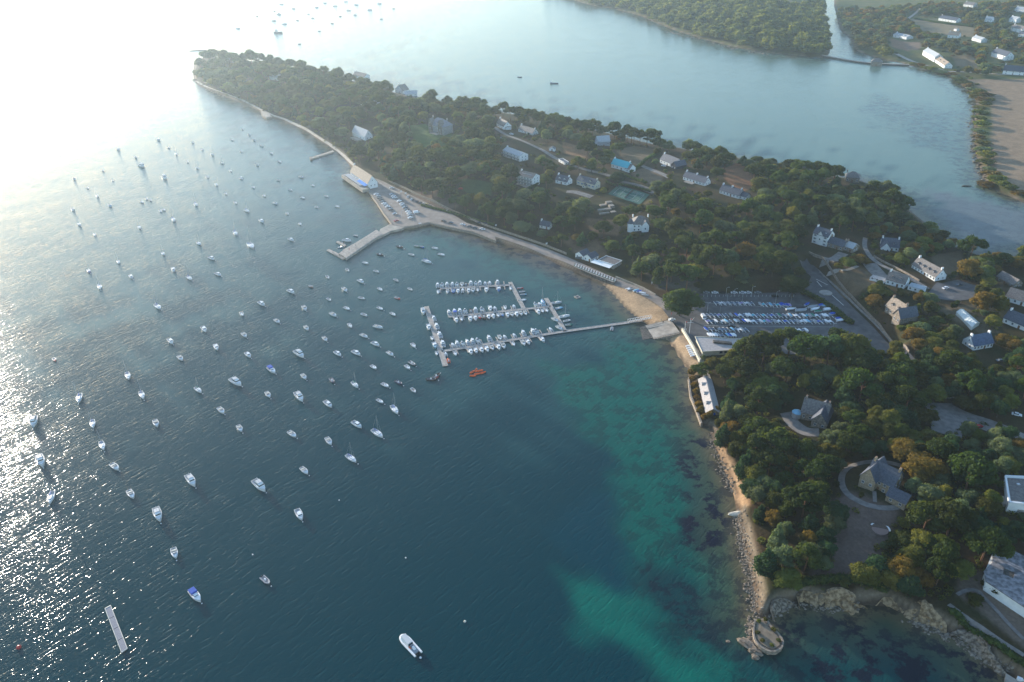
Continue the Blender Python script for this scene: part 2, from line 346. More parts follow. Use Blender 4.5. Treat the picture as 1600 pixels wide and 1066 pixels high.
# ------------------------------------------------------------------ sea
def water_material():
    m = bpy.data.materials.new('sea_water'); m.use_nodes = True; nt = m.node_tree; b = nt.nodes['Principled BSDF']; L = nt.links.new
    b.inputs['IOR'].default_value = 1.33; b.inputs['Specular IOR Level'].default_value = .20
    va = nt.nodes.new('ShaderNodeVertexColor'); va.layer_name = 'bed'; wa = nt.nodes.new('ShaderNodeAttribute'); wa.attribute_name = 'weed'
    tc = nt.nodes.new('ShaderNodeTexCoord')
    nw = nt.nodes.new('ShaderNodeTexNoise'); nw.inputs['Scale'].default_value = .11; nw.inputs['Detail'].default_value = 9; nw.inputs['Roughness'].default_value = .68; L(tc.outputs['Object'], nw.inputs['Vector'])
    mr = nt.nodes.new('ShaderNodeMapRange'); mr.inputs['From Min'].default_value = .485; mr.inputs['From Max'].default_value = .545; L(nw.outputs['Fac'], mr.inputs['Value'])
    mu = nt.nodes.new('ShaderNodeMath'); mu.operation = 'MULTIPLY'; L(mr.outputs[0], mu.inputs[0]); L(wa.outputs['Fac'], mu.inputs[1])
    mx = nt.nodes.new('ShaderNodeMixRGB'); L(mu.outputs[0], mx.inputs[0]); L(va.outputs['Color'], mx.inputs[1]); mx.inputs[2].default_value = (.008, .010, .022, 1)
    L(mx.outputs[0], b.inputs['Base Color'])
    def waves(rot, sx, sy, det, seed, rough=.55):
        mp = nt.nodes.new('ShaderNodeMapping'); mp.vector_type = 'TEXTURE'; mp.inputs['Rotation'].default_value = (0, 0, R(-rot)); mp.inputs['Scale'].default_value = (1 / sx, 1 / sy, 1); mp.inputs['Location'].default_value = (seed, seed, 0)
        n = nt.nodes.new('ShaderNodeTexNoise'); n.inputs['Scale'].default_value = 1; n.inputs['Detail'].default_value = det; n.inputs['Roughness'].default_value = rough; n.inputs['Distortion'].default_value = .25
        L(tc.outputs['Object'], mp.inputs['Vector']); L(mp.outputs[0], n.inputs['Vector']); return n
    a = waves(-50, .17, .62, 2, 3); c = waves(-36, .8, 2.1, 2, 9); d = waves(-50, .03, .05, 2, 20)
    gp = nt.nodes.new('ShaderNodeMapRange'); gp.inputs['From Min'].default_value = .35; gp.inputs['From Max'].default_value = .65; gp.inputs['To Min'].default_value = .8; gp.inputs['To Max'].default_value = 1.15; L(d.outputs['Fac'], gp.inputs['Value'])
    s1 = nt.nodes.new('ShaderNodeMath'); s1.operation = 'MULTIPLY_ADD'; s1.inputs[1].default_value = .55; L(c.outputs['Fac'], s1.inputs[0]); L(a.outputs['Fac'], s1.inputs[2])
    ri = nt.nodes.new('ShaderNodeMath'); ri.operation = 'SUBTRACT'; ri.inputs[1].default_value = .5; L(a.outputs['Fac'], ri.inputs[0])
    rb = nt.nodes.new('ShaderNodeMath'); rb.operation = 'ABSOLUTE'; L(ri.outputs[0], rb.inputs[0])
    rc = nt.nodes.new('ShaderNodeMath'); rc.operation = 'MULTIPLY_ADD'; rc.inputs[1].default_value = -.7; L(rb.outputs[0], rc.inputs[0]); L(s1.outputs[0], rc.inputs[2]); s1 = rc
    s2 = nt.nodes.new('ShaderNodeMath'); s2.operation = 'MULTIPLY'; L(s1.outputs[0], s2.inputs[0]); L(gp.outputs[0], s2.inputs[1])
    bu = nt.nodes.new('ShaderNodeBump'); bu.inputs['Strength'].default_value = 1; bu.inputs['Distance'].default_value = WAVE_H; L(s2.outputs[0], bu.inputs['Height']); L(bu.outputs[0], b.inputs['Normal'])
    b.inputs['Roughness'].default_value = WATER_ROUGH
    return m
WAVE_H, WATER_ROUGH = .18, .12
def make_sea():
    xs = np.arange(-700, 2700, 7.0); ys = np.concatenate([np.arange(-150, -60, 4.0), np.arange(-60, 1500, 7.0)])
    GX, GY = np.meshgrid(xs, ys); g = np.c_[GX.ravel(), GY.ravel()]
    d = np.array(_f)[None] + np.array(ax)[None] * ((g[:, :1] - 800) / FPX) + np.array(ay)[None] * (-(g[:, 1:] - 533) / FPX)
    t = -CH / d[:, 2]; w = np.c_[d[:, 0] * t, d[:, 1] * t]
    far = d[:, 2] > -.02
    ok = ~far
    nx = len(xs); r = np.arange(len(g)).reshape(len(ys), nx); f = np.stack([r[1:, :-1], r[1:, 1:], r[:-1, 1:], r[:-1, :-1]], -1).reshape(-1, 4); f = f[ok[f].all(1)]
    w[~ok] = 0
    ds = np.minimum(np.minimum(np.abs(sdist(w, W1)), np.abs(sdist(w, W2))), np.abs(sdist(w, W3)))
    deep = np.array([.0, .036, .047]); c = np.tile(deep, (len(w), 1)); weed = np.zeros(len(w))
    fx, fy = w[:, 0], w[:, 1]
    wob = .5 * np.sin(fx * .09 + 2 * np.sin(fy * .05)) + .4 * np.sin(fy * .13 + 1.5 * np.sin(fx * .11)) + .3 * np.sin(fx * .31 + fy * .27)
    def zone(pp, cc, soft, wd=0.0, amt=1.0):
        nonlocal c, weed
        a = wpoly(pp); k = ss(-soft, soft, sdist(w, a) + soft * wob) * amt; c = c * (1 - k[:, None]) + np.array(cc) * k[:, None]; weed = weed * (1 - k) + wd * k
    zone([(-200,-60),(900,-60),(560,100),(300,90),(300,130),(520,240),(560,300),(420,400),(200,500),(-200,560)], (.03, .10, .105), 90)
    zone([(380,330),(620,330),(760,360),(960,440),(1060,600),(900,640),(700,600),(560,520),(420,430)], (.010, .060, .066), 55)
    zone([(640,360),(740,372),(880,420),(960,470),(1000,520),(1040,560),(960,560),(860,470),(740,420),(650,390)], (.022, .088, .080), 18, .3)
    zone([(900,-60),(1600,-60),(1700,330),(1500,340),(1300,270),(1100,225),(800,165),(560,100),(700,20)], (.105, .175, .145), 60)
    zone([(860,580),(1000,535),(1060,570),(1085,660),(1120,740),(1150,840),(1170,960),(1090,960),(1000,900),(930,840),(950,720),(900,640)], (.002, .092, .070), 10, .4)
    zone([(1000,900),(1060,850),(1100,900),(1150,960),(1160,1066),(1000,1066)], (.004, .040, .044), 8, .6)
    zone([(866,885),(915,900),(990,945),(1060,990),(1130,1040),(1150,1100),(1060,1100),(960,1010),(895,940)], (.002, .115, .086), 7, .1)
    zone([(900,770),(960,760),(985,850),(960,905),(900,880),(880,830)], (.0, .040, .055), 8)
    zone([(1085,690),(1115,690),(1125,740),(1120,790),(1080,800),(1070,730)], (.008, .05, .05), 5, 1.0)
    zone([(1070,800),(1125,805),(1130,870),(1105,885),(1065,850)], (.006, .03, .035), 4, 1.0)
    zone([(1200,975),(1330,965),(1500,1005),(1580,1070),(1700,1250),(1200,1200),(1230,1040)], (.004, .045, .048), 8, .9)
    zone([(1180,1030),(1240,1020),(1300,1080),(1280,1200),(1150,1200)], (.004, .06, .055), 8, .6)
    zone([(1460,300),(1600,330),(1800,370),(1700,410),(1600,396),(1500,384),(1450,340)], (.10, .115, .12), 12, .2)
    zone([(1360,150),(1500,180),(1520,250),(1440,230),(1360,180)], (.07, .13, .12), 18, .5)
    shore = ss(26, 2, ds); near = (w[:, 1] < 700).astype(float)
    k = (shore * (.4 + .5 * near))[:, None]; c = c * (1 - k) + np.array([.062, .080, .045]) * k; weed = np.maximum(weed, ss(34, 14, ds) * .55)
    k2 = ss(9, 1, ds)[:, None] * .7; c = c * (1 - k2) + np.array([.16, .115, .065]) * k2
    a = wpoly([(700,355),(780,378),(860,404),(950,450),(940,462),(840,420),(760,388),(700,366)]); k = ss(-5, 4, sdist(w, a)); c = c * (1 - .6 * k[:, None]) + np.array([.09, .06, .045]) * .6 * k[:, None]; weed = np.maximum(weed, k * .8)
    me = npmesh('water', np.c_[w, np.zeros(len(w))], f, water_material(), {'bed': ('FLOAT_COLOR', np.c_[c, np.ones(len(c))]), 'weed': ('FLOAT', weed)})
    tag(put('water', me), 'sea water, glittering at left and deep teal below', None, None, 'structure')
make_sea()
#@@HAZE
hb = MB().box((300, 1900, 118), (6400, 4400, 244)).obj('haze', None)
hb.data.materials.clear(); hm = bpy.data.materials.new('haze'); hm.use_nodes = True; nt = hm.node_tree
nt.nodes.remove(nt.nodes['Principled BSDF']); pv = nt.nodes.new('ShaderNodeVolumePrincipled'); pv.inputs['Color'].default_value = (.68, .86, 1, 1); pv.inputs['Density'].default_value = HAZE_DENSITY; pv.inputs['Anisotropy'].default_value = .6
nt.links.new(pv.outputs[0], nt.nodes['Material Output'].inputs['Volume']); hb.data.materials.append(hm); tag(hb, 'thin pale sea haze', None, None, 'stuff')
#@@STAGE2
# ------------------------------------------------------------------ labels that single out one thing
LM = [(326,92,'the wooded tip of the point'),(355,92,'the stone tower house on the point'),(430,120,'the pale house hidden in the woods'),(418,184,'the small stone terrace on the shore path'),(515,240,'the thin stone jetty'),
 (560,205,'the white house with the terrace'),(572,160,'the white gabled house in the woods'),(622,137,'the white gabled house on the north shore'),(688,195,'the stone manor with dormers'),(567,275,'the waterside restaurant'),
 (620,320,'the quay car park'),(575,375,'the wide stone jetty'),(785,192,'the small white house with a lean-to'),(822,200,'the low slate house'),(802,240,'the white two-storey villa'),(824,277,'the white three-storey house'),(748,295,'the sloping lawn'),
 (876,280,'the small dormered cottage'),(915,287,'the cream cottage'),(944,220,'the grey angular house'),(970,255,'the turquoise covered roof'),(1045,252,'the black gabled house'),(1085,277,'the long white cottage with three chimneys'),
 (1138,298,'the cottage with a double chimney'),(985,304,'the tennis court'),(1000,348,'the turreted villa'),(850,351,'the tiny shore cottage'),(911,402,'the boathouse with twin gables'),(948,412,'the cafe with a white awning'),(925,428,'the cafe terrace'),
 (990,480,'the sandy beach'),(1040,512,'the slipway'),(1070,545,'the small beach by the slipway'),(1128,540,'the flat-roofed sailing club'),(1210,495,'the dinghy park'),(1290,457,'the roundabout'),(1280,370,'the tall white house'),(1315,382,'the stone annex'),
 (1388,382,'the white house by the loop drive'),(1450,425,'the long white house with black dormers'),(1400,440,'the white house with wings'),(1400,483,'the house with a pale stone roof'),(1507,512,'the long greenhouse'),(1533,535,'the blue slate house'),(1480,455,'the asphalt yard'),
 (1332,275,'the grey hipped roof by the bay'),(1302,256,'the lone umbrella pine'),(1270,640,'the stone house with crossed roofs'),(1375,745,'the villa inside the oval drive'),(1375,828,'the round terrace'),(1103,620,'the long narrow boathouse'),(1155,802,'the pale slipway rock'),
 (1200,995,'the walled lookout'),(1300,940,'the ochre cliffs'),(1430,955,'the pale rock face'),(1570,895,'the white house with a roof opening'),(1585,765,'the flat-roofed modern house'),(1500,650,'the pale wooded car park'),(1368,98,'the tide mill'),
 (1458,95,'the farmhouse by the mill'),(1406,52,'the grey villa above the creek'),(1320,60,'the creek'),(1560,200,'the brown shore field'),(1560,86,'the big white house by the field'),(1582,108,'the white house at the field corner'),(1480,35,'the long bungalow'),(1100,40,'the wooded far shore'),
 (725,500,'the middle pontoon'),(740,450,'the top pontoon'),(680,525,'the west pontoon'),(870,490,'the east pontoon'),(181,983,'the floating pontoon raft'),(640,1010,'the big grey inflatable'),(392,384,'the large two-spar sailboat'),(902,465,'the small bathing raft'),(745,583,'the orange boats')]
DIRS = [('right of',0),('front right of',45),('in front of',90),('front left of',135),('left of',180),('back left of',225),('behind',270),('back right of',315)]
ORD = ['nearest','second nearest','third nearest','fourth nearest','fifth nearest','sixth nearest','seventh nearest','eighth nearest','ninth nearest','tenth nearest','eleventh nearest','twelfth nearest','thirteenth nearest','fourteenth nearest','fifteenth nearest','sixteenth nearest','seventeenth nearest','eighteenth nearest','nineteenth nearest','twentieth nearest']
ORD += [w + ' nearest' for w in ('twenty-first twenty-second twenty-third twenty-fourth twenty-fifth twenty-sixth twenty-seventh twenty-eighth twenty-ninth thirtieth thirty-first thirty-second thirty-third thirty-fourth thirty-fifth thirty-sixth thirty-seventh thirty-eighth thirty-ninth fortieth').split()]
PEND = []
def later(o, desc, px=None):
    if px is None: px = pix(o.location)
    PEND.append((o, desc, px))
    if 'group' not in o: o['group'] = o.get('category', 'thing') + 's of the wooded shore'
def flush_labels():
    G = {}
    for o, desc, (x, y) in PEND:
        d, k = min((math.hypot(x - a, (y - b) * 1.25), i) for i, (a, b, _) in enumerate(LM))
        a, b, nm = LM[k]; an = math.degrees(math.atan2(y - b, x - a)) % 360; q = DIRS[int((an + 22.5) // 45) % 8][0]
        G.setdefault((desc, q, nm), []).append((d, o))
    for (desc, q, nm), l in G.items():
        l.sort(key=lambda t: t[0])
        for i, (d, o) in enumerate(l):
            s = f'{desc} {q} {nm}'
            if len(l) > 1: s = f"{ORD[min(i, len(ORD)-1)]} {s}"
            while len(s.replace('-', ' ').split()) > 16 and 'the ' in s: s = s.replace('the ', '', 1)
            o['label'] = s
            if i >= len(ORD) - 1 and 'group' not in o: o['group'] = desc

# ------------------------------------------------------------------ draped strips, walls
def resample(pts, step):
    out = [pts[0]]
    for a, b in zip(pts[:-1], pts[1:]):
        n = max(1, int((b - a).length / step))
        for i in range(1, n + 1): out.append(a.lerp(b, i / n))
    return out
def track(pp, step=3.0, px=True, smooth=2):
    q = [at(*p) if px else Vector(p) for p in pp]; q = [Vector((a.x, a.y, 0)) for a in q]
    for _ in range(smooth):
        if len(q) < 3: break
        r = [q[0]]
        for a, b in zip(q[:-1], q[1:]): r += [a.lerp(b, .25), a.lerp(b, .75)]
        q = r + [q[-1]]
    return resample(q, step)
def strip(name, pp, w, m, dz=.12, kind='structure', label=None, parent=None, smooth=2):
    q = track(pp, 3.0, smooth=smooth); V = []; n = len(q); k = 5
    for i, p in enumerate(q):
        t = (q[min(i + 1, n - 1)] - q[max(i - 1, 0)]).normalized(); nn = Vector((-t.y, t.x, 0)); ww = w(i / (n - 1)) if callable(w) else w
        for j in range(k): V.append(p + nn * ww * (.5 - j / (k - 1)))
    z = height([(v.x, v.y) for v in V]); V = [(v.x, v.y, max(zz, .1) + dz) for v, zz in zip(V, z)]
    F = [(i * k + j, i * k + j + 1, (i + 1) * k + j + 1, (i + 1) * k + j) for i in range(n - 1) for j in range(k - 1)]
    F = [g[::-1] if True else g for g in F]
    o = MB().add(V, F).obj(name, m, parent); 
    if not parent: tag(o, label, None, None, kind)
    return o
def wallrun(name, pp, h, th, m, label, cat='wall', zb=None, step=4.0, px=True, smooth=1, parent=None, top=None):
    q = track(pp, step, px, smooth); n = len(q); V = []
    zz = height([(p.x, p.y) for p in q])
    for i, p in enumerate(q):
        t = (q[min(i + 1, n - 1)] - q[max(i - 1, 0)]).normalized(); nn = Vector((-t.y, t.x, 0)) * th / 2
        b = (max(zz[i], 0) - .6) if zb is None else zb; tp = (max(zz[i], 0) + h) if top is None else top
        for a, z in ((p - nn, b), (p - nn, tp), (p + nn, tp), (p + nn, b)): V.append((a.x, a.y, z))
    F = [(i * 4 + j, (i + 1) * 4 + j, (i + 1) * 4 + j + 1, i * 4 + j + 1) for i in range(n - 1) for j in range(3)]
    F += [(0, 1, 2, 3), ((n - 1) * 4 + 3, (n - 1) * 4 + 2, (n - 1) * 4 + 1, (n - 1) * 4)]
    o = MB().add(V, F).obj(name, m, parent)
    return o if parent else tag(o, label, cat)
def flatpoly(name, pp, z0, z1, m, parent=None):
    return MB().prism([tuple(P(x, y, z1)[:2]) for x, y in pp], z0, z1).obj(name, m, parent)

# ------------------------------------------------------------------ roads and paved places
quay = flatpoly('quay_paving', QUAY, 1.2, 1.95, asph2); tag(quay, 'sunlit asphalt of the quay car park', None, None, 'structure')
park = flatpoly('car_park_asphalt', [(1092,459),(1238,457),(1252,450),(1262,446),(1268,430),(1276,440),(1322,478),(1392,540),(1378,556),(1170,552),(1090,545),(1070,520),(1048,500),(1036,484),(1060,478)], 1.6, 2.32, asphalt); tag(park, 'dark asphalt of the dinghy car park', None, None, 'structure')
strip('shore_road', [(612,318),(660,334),(700,345),(745,357),(790,371),(840,388),(880,404),(920,422),(960,440),(1000,455),(1030,470),(1048,486),(1060,498)], lambda t: 9 - 2.5 * t, asph2, .16, label='coastal road behind the beach')
strip('ridge_road', [(762,192),(778,204),(800,215),(830,226),(860,243),(890,258),(925,268),(960,278),(1010,292),(1040,305)], 4.0, drive, .14, label='narrow road along the crest')
strip('village_road', [(1255,404),(1270,425),(1292,450),(1325,484),(1360,518),(1400,552),(1440,585)], 8.0, asphalt, .24, label='village road past the dinghy park')
strip('roundabout_road', [(1240,448),(1258,462),(1285,468),(1310,476)], 7.0, asphalt, .20, label='road widening around the roundabout')
strip('pavement', [(1262,403),(1282,425),(1305,448),(1340,482),(1380,518),(1420,550)], 1.0, drive, .30, label='pale pavement beside the village road')
strip('shore_path', [(305,127),(320,136),(350,146),(380,157),(410,172),(424,180),(442,185),(462,195),(482,204),(497,215),(518,228),(538,244),(556,262),(575,274),(600,292),(625,305)], 2.4, conc, .5, label='shore path along the foot of the woods')
strip('loop_drive', [(1352,372),(1350,385),(1356,398),(1372,412),(1395,424),(1420,434),(1450,452)], 3.2, drive, .16, label='loop drive behind the white house')
strip('garden_drive', [(1282,418),(1300,408),(1318,396)], 7.0, drive, .16, label='gravel forecourt of the tall white house')
strip('garden_path', [(1292,430),(1320,425),(1340,416)], 2.5, gravel, .16, label='narrow garden path')
strip('paved_forecourt', [(1358,412),(1368,424),(1380,436)], 9.0, drive, .16, label='paved forecourt between hedges')
strip('yard', [(1455,452),(1480,458),(1510,452),(1525,448)], 24, asphalt, .2, label='asphalt yard beside the hedged garden')
strip('oval_drive', [(1440,738),(1420,732),(1385,722),(1350,722),(1325,730),(1313,745),(1318,768),(1340,785),(1375,795),(1405,793),(1430,784)], 2.6, drive, .16, label='oval drive round the villa')
strip('entrance_path', [(1366,768),(1367,785)], 1.6, drive, .2, label='path from the villa porch')
strip('stone_house_drive', [(1228,645),(1238,662),(1258,676),(1280,676)], 6.0, drive, .18, label='curved drive beside the stone house')
strip('wooded_car_park', [(1465,630),(1480,660),(1478,680)], 13.0, drive, .2, label='pale gravel of the wooded car park')
strip('wooded_lane', [(1480,640),(1510,655),(1545,665),(1600,690)], 10.0, drive, .18, label='pale gravel lane between the trees')
strip('cliff_path', [(1482,945),(1505,962),(1530,980),(1560,1000),(1600,1025)], 1.8, drive, .25, label='coast path above the cliffs')
strip('garden_loop_path', [(1495,930),(1510,922),(1528,923),(1535,932),(1555,952),(1575,975),(1600,1000)], 1.5, drive, .25, label='winding garden path below the white house')
strip('shore_promenade', [(1085,545),(1098,570),(1108,600)], 3.5, conc, .25, label='paved strip behind the beach wall')
strip('villa_terrace', [(1000,258),(1030,270),(1046,278)], 5.0, drive, .16, label='curved drive of the black gabled house')
strip('cottage_yard', [(885,300),(898,300),(925,308)], 6.0, drive, .16, label='pale yard of the cream cottage')
strip('field_lane', [(1475,112),(1500,112),(1560,116),(1600,118)], 5.0, gravel, .2, label='lane beside the brown field')
strip('mill_lane', [(1400,84),(1424,96),(1450,104),(1480,112),(1495,118)], 6.0, gravel, .2, label='lane down to the mill')
strip('far_lane', [(1418,30),(1432,20),(1442,8)], 5, gravel, .2, label='far lane among the trees')
for nm, pp, lb in (('road_marking', [(1300,462),(1318,478)], 'white centre line below the roundabout'), ('road_marking', [(1276,440),(1284,449)], 'white centre line above the roundabout'), ('road_marking', [(1275,437),(1293,446)], 'white give way line at the roundabout')):
    strip(nm, pp, .45, paint, .34, label=lb)
rb = at(1290, 458.5)
o = thing('roundabout_island', 'pale round traffic island in the road junction', 'traffic island', (rb.x, rb.y, rb.z + .2))
MB().prism([(4.0 * math.cos(i * R(15)), 4.0 * math.sin(i * R(15))) for i in range(24)], 0, .32).obj('kerb', conc, o)
MB().prism([(3.6 * math.cos(i * R(15)), 3.6 * math.sin(i * R(15))) for i in range(24)], .2, .40).obj('gravel_top', gravel, o)
def bay(par, a, b, z, w=.14):
    A, B = P(a[0], a[1], z), P(b[0], b[1], z); d = (B - A).normalized(); n = Vector((-d.y, d.x, 0)) * w / 2; MB().add([A - n, B - n, B + n, A + n], [(0, 1, 2, 3)]).obj('bay_line', paint, par)
for k in range(24): bay(park, (1100 + k * 6.1, 460.5), (1099.3 + k * 6.1, 464), 2.33)
for k in range(16): bay(park, (1182 + k * 8, 523), (1184 + k * 8, 531), 2.33)
bay(park, (1092, 470), (1110, 474), 2.33, .25); bay(park, (1110, 474), (1235, 482), 2.33, .15); bay(park, (1100, 509), (1300, 511), 2.33, .15)
for k in range(12): u = k / 11; bay(quay, (584 + 36 * u, 302 + 38 * u), (589 + 36 * u, 300.5 + 38 * u), 1.96); bay(quay, (608 + 34 * u, 303 + 37 * u), (614 + 34 * u, 301.5 + 37 * u), 1.96)
# bays painted in the quay car park, slim concrete strip between the rows
strip('kerb_strip', [(612,309),(630,325),(645,342)], 1.0, conc, .28, label='low kerb between the parking rows')

# sea walls, jetties, slipway
def seaw(pp, top, label): 
    return wallrun('sea_wall', [tuple(P(x, y, 1.0)[:2]) + (0,) for x, y in pp], 0, .9, stone, label, 'sea wall', zb=-1.2, px=False, smooth=0, top=top)
seaw([(546,276),(560,288),(575,299),(588,316),(600,335),(613,352)], 2.25, 'tall granite sea wall along the quay edge left of the jetty')
seaw([(632,356),(650,354),(671,349),(700,356),(740,364),(775,378)], 2.25, 'low granite sea wall right of the jetty root')
seaw([(1096,664),(1088,642),(1079,620),(1076,592)], 2.0, 'sea wall below the narrow boathouse')
wallrun('retaining_wall', [(604,281),(630,294),(656,307),(682,319),(708,331),(745,348),(790,364),(840,380),(885,398)], 1.6, .5, stone, 'long stone retaining wall on the hill side of the coast road')
wallrun('retaining_wall', [(962,434),(1000,449),(1024,462)], 1.2, .5, conc, 'pale roadside wall between the cafe and the beach')
wallrun('beach_wall', [(1066,517),(1078,536),(1090,560),(1094,566)], 1.9, 1.0, render_c, 'tall cream wall above the small beach')
wallrun('garden_wall', [(1264,396),(1290,420),(1315,452),(1345,482),(1385,520),(1420,552)], 1.4, .5, stone, 'stone wall along the far side of the village road')
wallrun('boundary_wall', [(1365,402),(1400,420),(1436,440)], 1.2, .5, stone, 'pale stone wall along the loop drive')
jet = thing('stone_jetty', 'wide stone jetty reaching out from the quay car park', 'jetty')
flatpoly('ramp', [(594,358),(616,347),(640,351),(628,357),(610,361),(590,371)], -1.2, 1.75, conc, jet)
flatpoly('deck', [(588,359),(597,365),(541,403),(529,396)], -.2, 1.95, deckm, jet)
flatpoly('side_walkway', [(552,381),(556,384),(540,394),(535,391)], -.2, 1.2, deckm, jet)
flatpoly('end_platform', [(513,392),(520,394),(556,391),(558,394),(537,404.5),(512,395.5)][0:0] or [(510,391),(514,389),(537,400),(552,390),(557,393),(536,405)], -.3, .8, deckm, jet)
flatpoly('mooring_finger', [(525,378),(528,376.5),(541,383),(538,385)], -.3, .8, deckm, jet)
for q in ((520,394),(530,399),(545,396),(556,387),(570,377)): MB().tube(P(*q, -1), P(*q, 3.4), .25).obj('mooring_pile', stoned, jet)
for q in ((575,372),(562,379),(550,388),(585,364)): MB().tube(P(*q, 1.9), P(*q, 2.9), .08).obj('railing_post', stoned, jet)
MB().tube(P(585,364,2.8), P(550,388,2.8), .06).obj('handrail', stoned, jet)
o = thing('stone_jetty', 'thin straight stone jetty below the woods', 'jetty')
flatpoly('deck', [(520,235),(522,237),(486,248.5),(484,246.5)], -1, 1.2, conc, o); flatpoly('end_block', [(483.5,245.5),(487,244.7),(488,248.6),(484.5,249.5)], -1, 1.5, stone, o)
o = thing('stone_terrace', 'small rounded stone terrace jutting from the shore path', 'terrace')
flatpoly('retaining_wall', [(407,172),(422,176),(425,183),(416,185),(409,181)], -1, 1.7, stone, o); flatpoly('paving', [(409,173.2),(421,176.6),(423,182),(416,183.7),(411,180.4)], 1.5, 2.4, conc, o)
sl = thing('slipway', 'broad pale concrete slipway beside the beach', 'slipway')
def quad3(name, pts, m, parent): # sloping slab: corners with heights
    t = [P(x, y, z) for x, y, z in pts]; return MB().add([v for v in t] + [Vector((v.x, v.y, -1.5)) for v in t], [(0,1,2,3),(7,6,5,4),(0,4,5,1),(1,5,6,2),(2,6,7,3),(3,7,4,0)]).obj(name, m, parent)
quad3('ramp_slab', [(1008,508.5,.35),(1021,528,.35),(1062,519,2.75),(1048,499.5,2.75)][::-1], conc, sl)
quad3('side_wall', [(1020,528,.3),(1022,530,.3),(1063,521,2.6),(1062,519,2.6)][::-1], stone, sl)
quad3('submerged_toe', [(1000,512,.02),(1004,531,.02),(1021,528,.34),(1008,508.5,.34)][::-1], stoned, sl)
MB().tube(P(1012,514,.5), P(1052,504,2.5), .12).obj('slab_joint', stoned, sl)
# causeway and mill
cw = thing('causeway', 'narrow stone causeway closing the creek beside the tide mill', 'causeway')
wallrun('', [P(1284,88,0), P(1310,93,0), P(1340,98,0), P(1368,101,0), P(1395,102,0), P(1420,103,0)], 0, 6, stoned, '', px=False, zb=-1.5, top=1.6, parent=cw).name = 'dyke'
wallrun('', [P(1284,88,0), P(1310,93,0), P(1340,98,0), P(1368,101,0), P(1395,102,0), P(1420,103,0)], 0, 3.6, conc, '', px=False, zb=1.5, top=1.9, parent=cw).name = 'footpath'
# tennis court
tc = thing('tennis_court', 'faded green tennis court between hedges', 'tennis court')
flatpoly('playing_surface', [(950,303),(966,289),(1015,304),(1000,320)], 6.5, 7.1, court, tc)
def cp(u, v, z=7.16):
    a, b, c_, d = [P(*q, 7.1) for q in ((950,303),(966,289),(1015,304),(1000,320))]; p = (a.lerp(b, v)).lerp(d.lerp(c_, v), u); return Vector((p.x, p.y, z))
for a, b in (((.12,.15),(.88,.15)),((.12,.85),(.88,.85)),((.12,.15),(.12,.85)),((.88,.15),(.88,.85)),((.12,.25),(.88,.25)),((.12,.75),(.88,.75)),((.3,.25),(.3,.75)),((.7,.25),(.7,.75)),((.3,.5),(.7,.5))):
    MB().tube(cp(*a), cp(*b), .07, n=4).obj('court_line', paint, tc)
MB().add([cp(.5,.1,7.1), cp(.5,.9,7.1), cp(.5,.9,8.1), cp(.5,.1,8.1), cp(.505,.1,7.1), cp(.505,.9,7.1), cp(.505,.9,8.1), cp(.505,.1,8.1)], [(0,1,2,3),(7,6,5,4),(3,2,6,7),(0,3,7,4),(1,5,6,2)]).obj('net', blackr, tc)
for u in np.linspace(0, 1, 6):
    for v in (0, 1): MB().tube(cp(u, v, 6.9), cp(u, v, 9.8), .05, n=4).obj('fence_post', stoned, tc)
for v in (0, 1): MB().tube(cp(0, v, 9.7), cp(1, v, 9.7), .05, n=4).obj('fence_rail', stoned, tc)

# walled lookout at the lower right
lk = thing('walled_lookout', 'rounded stone lookout platform with parapet at the shore tip', 'lookout')
LKP = [(1180,968),(1177,985),(1179,1000),(1187,1010),(1200,1018),(1213,1018),(1222,1012),(1224,1001),(1216,990),(1204,978),(1196,966)]
flatpoly('retaining_wall', LKP, -1.5, 1.8, stone, lk)
flatpoly('earth_surface', [(1184,968),(1181,985),(1183,998),(1190,1006),(1201,1013),(1212,1013),(1218,1008),(1220,1001),(1213,992),(1201,981),(1193,968)], 1.5, 2.22, mat('packed_earth', (.20,.155,.11), .95, .2, .5), lk)
wallrun('', [P(x, y, 2.2) for x, y in LKP], 0, .55, stone, '', px=False, zb=1.2, top=2.45, step=2, parent=lk).name = 'parapet'

# ------------------------------------------------------------------ buildings
PROT = []          # picture outlines that tree crowns must not cover
WINM = {}
def winmesh(w, h):
    k = (round(w, 2), round(h, 2))
    if k not in WINM:
        f = MB(); t = .09
        f.box((0, -.03, 0), (w + .2, .12, t)); f.v = []; f.f = []
        for c, d in (((0, -.03, h / 2), (w + 2 * t, .12, t)), ((0, -.03, -h / 2), (w + 2 * t, .16, t)), ((-w / 2, -.03, 0), (t, .12, h)), ((w / 2, -.03, 0), (t, .12, h)), ((0, -.03, 0), (.05, .1, h))): f.box(c, d)
        WINM[k] = (f.mesh('window', trimw), MB().box((0, 0, 0), (w, .06, h)).mesh('pane', glass), MB().box((-w / 2 - .3, -.04, 0), (.42, .07, h)).box((w / 2 + .3, -.04, 0), (.42, .07, h)).mesh('shutter', shut))
    return WINM[k]
def window(par, x, y, z, w, h, rz=0.0, shutters=None):
    a, b, c = winmesh(w, h); o = put('window', a, par, (x, y, z), rz); put('pane', b, o)
    if shutters: s = put('shutter', c, o); recolour(s, shutters)
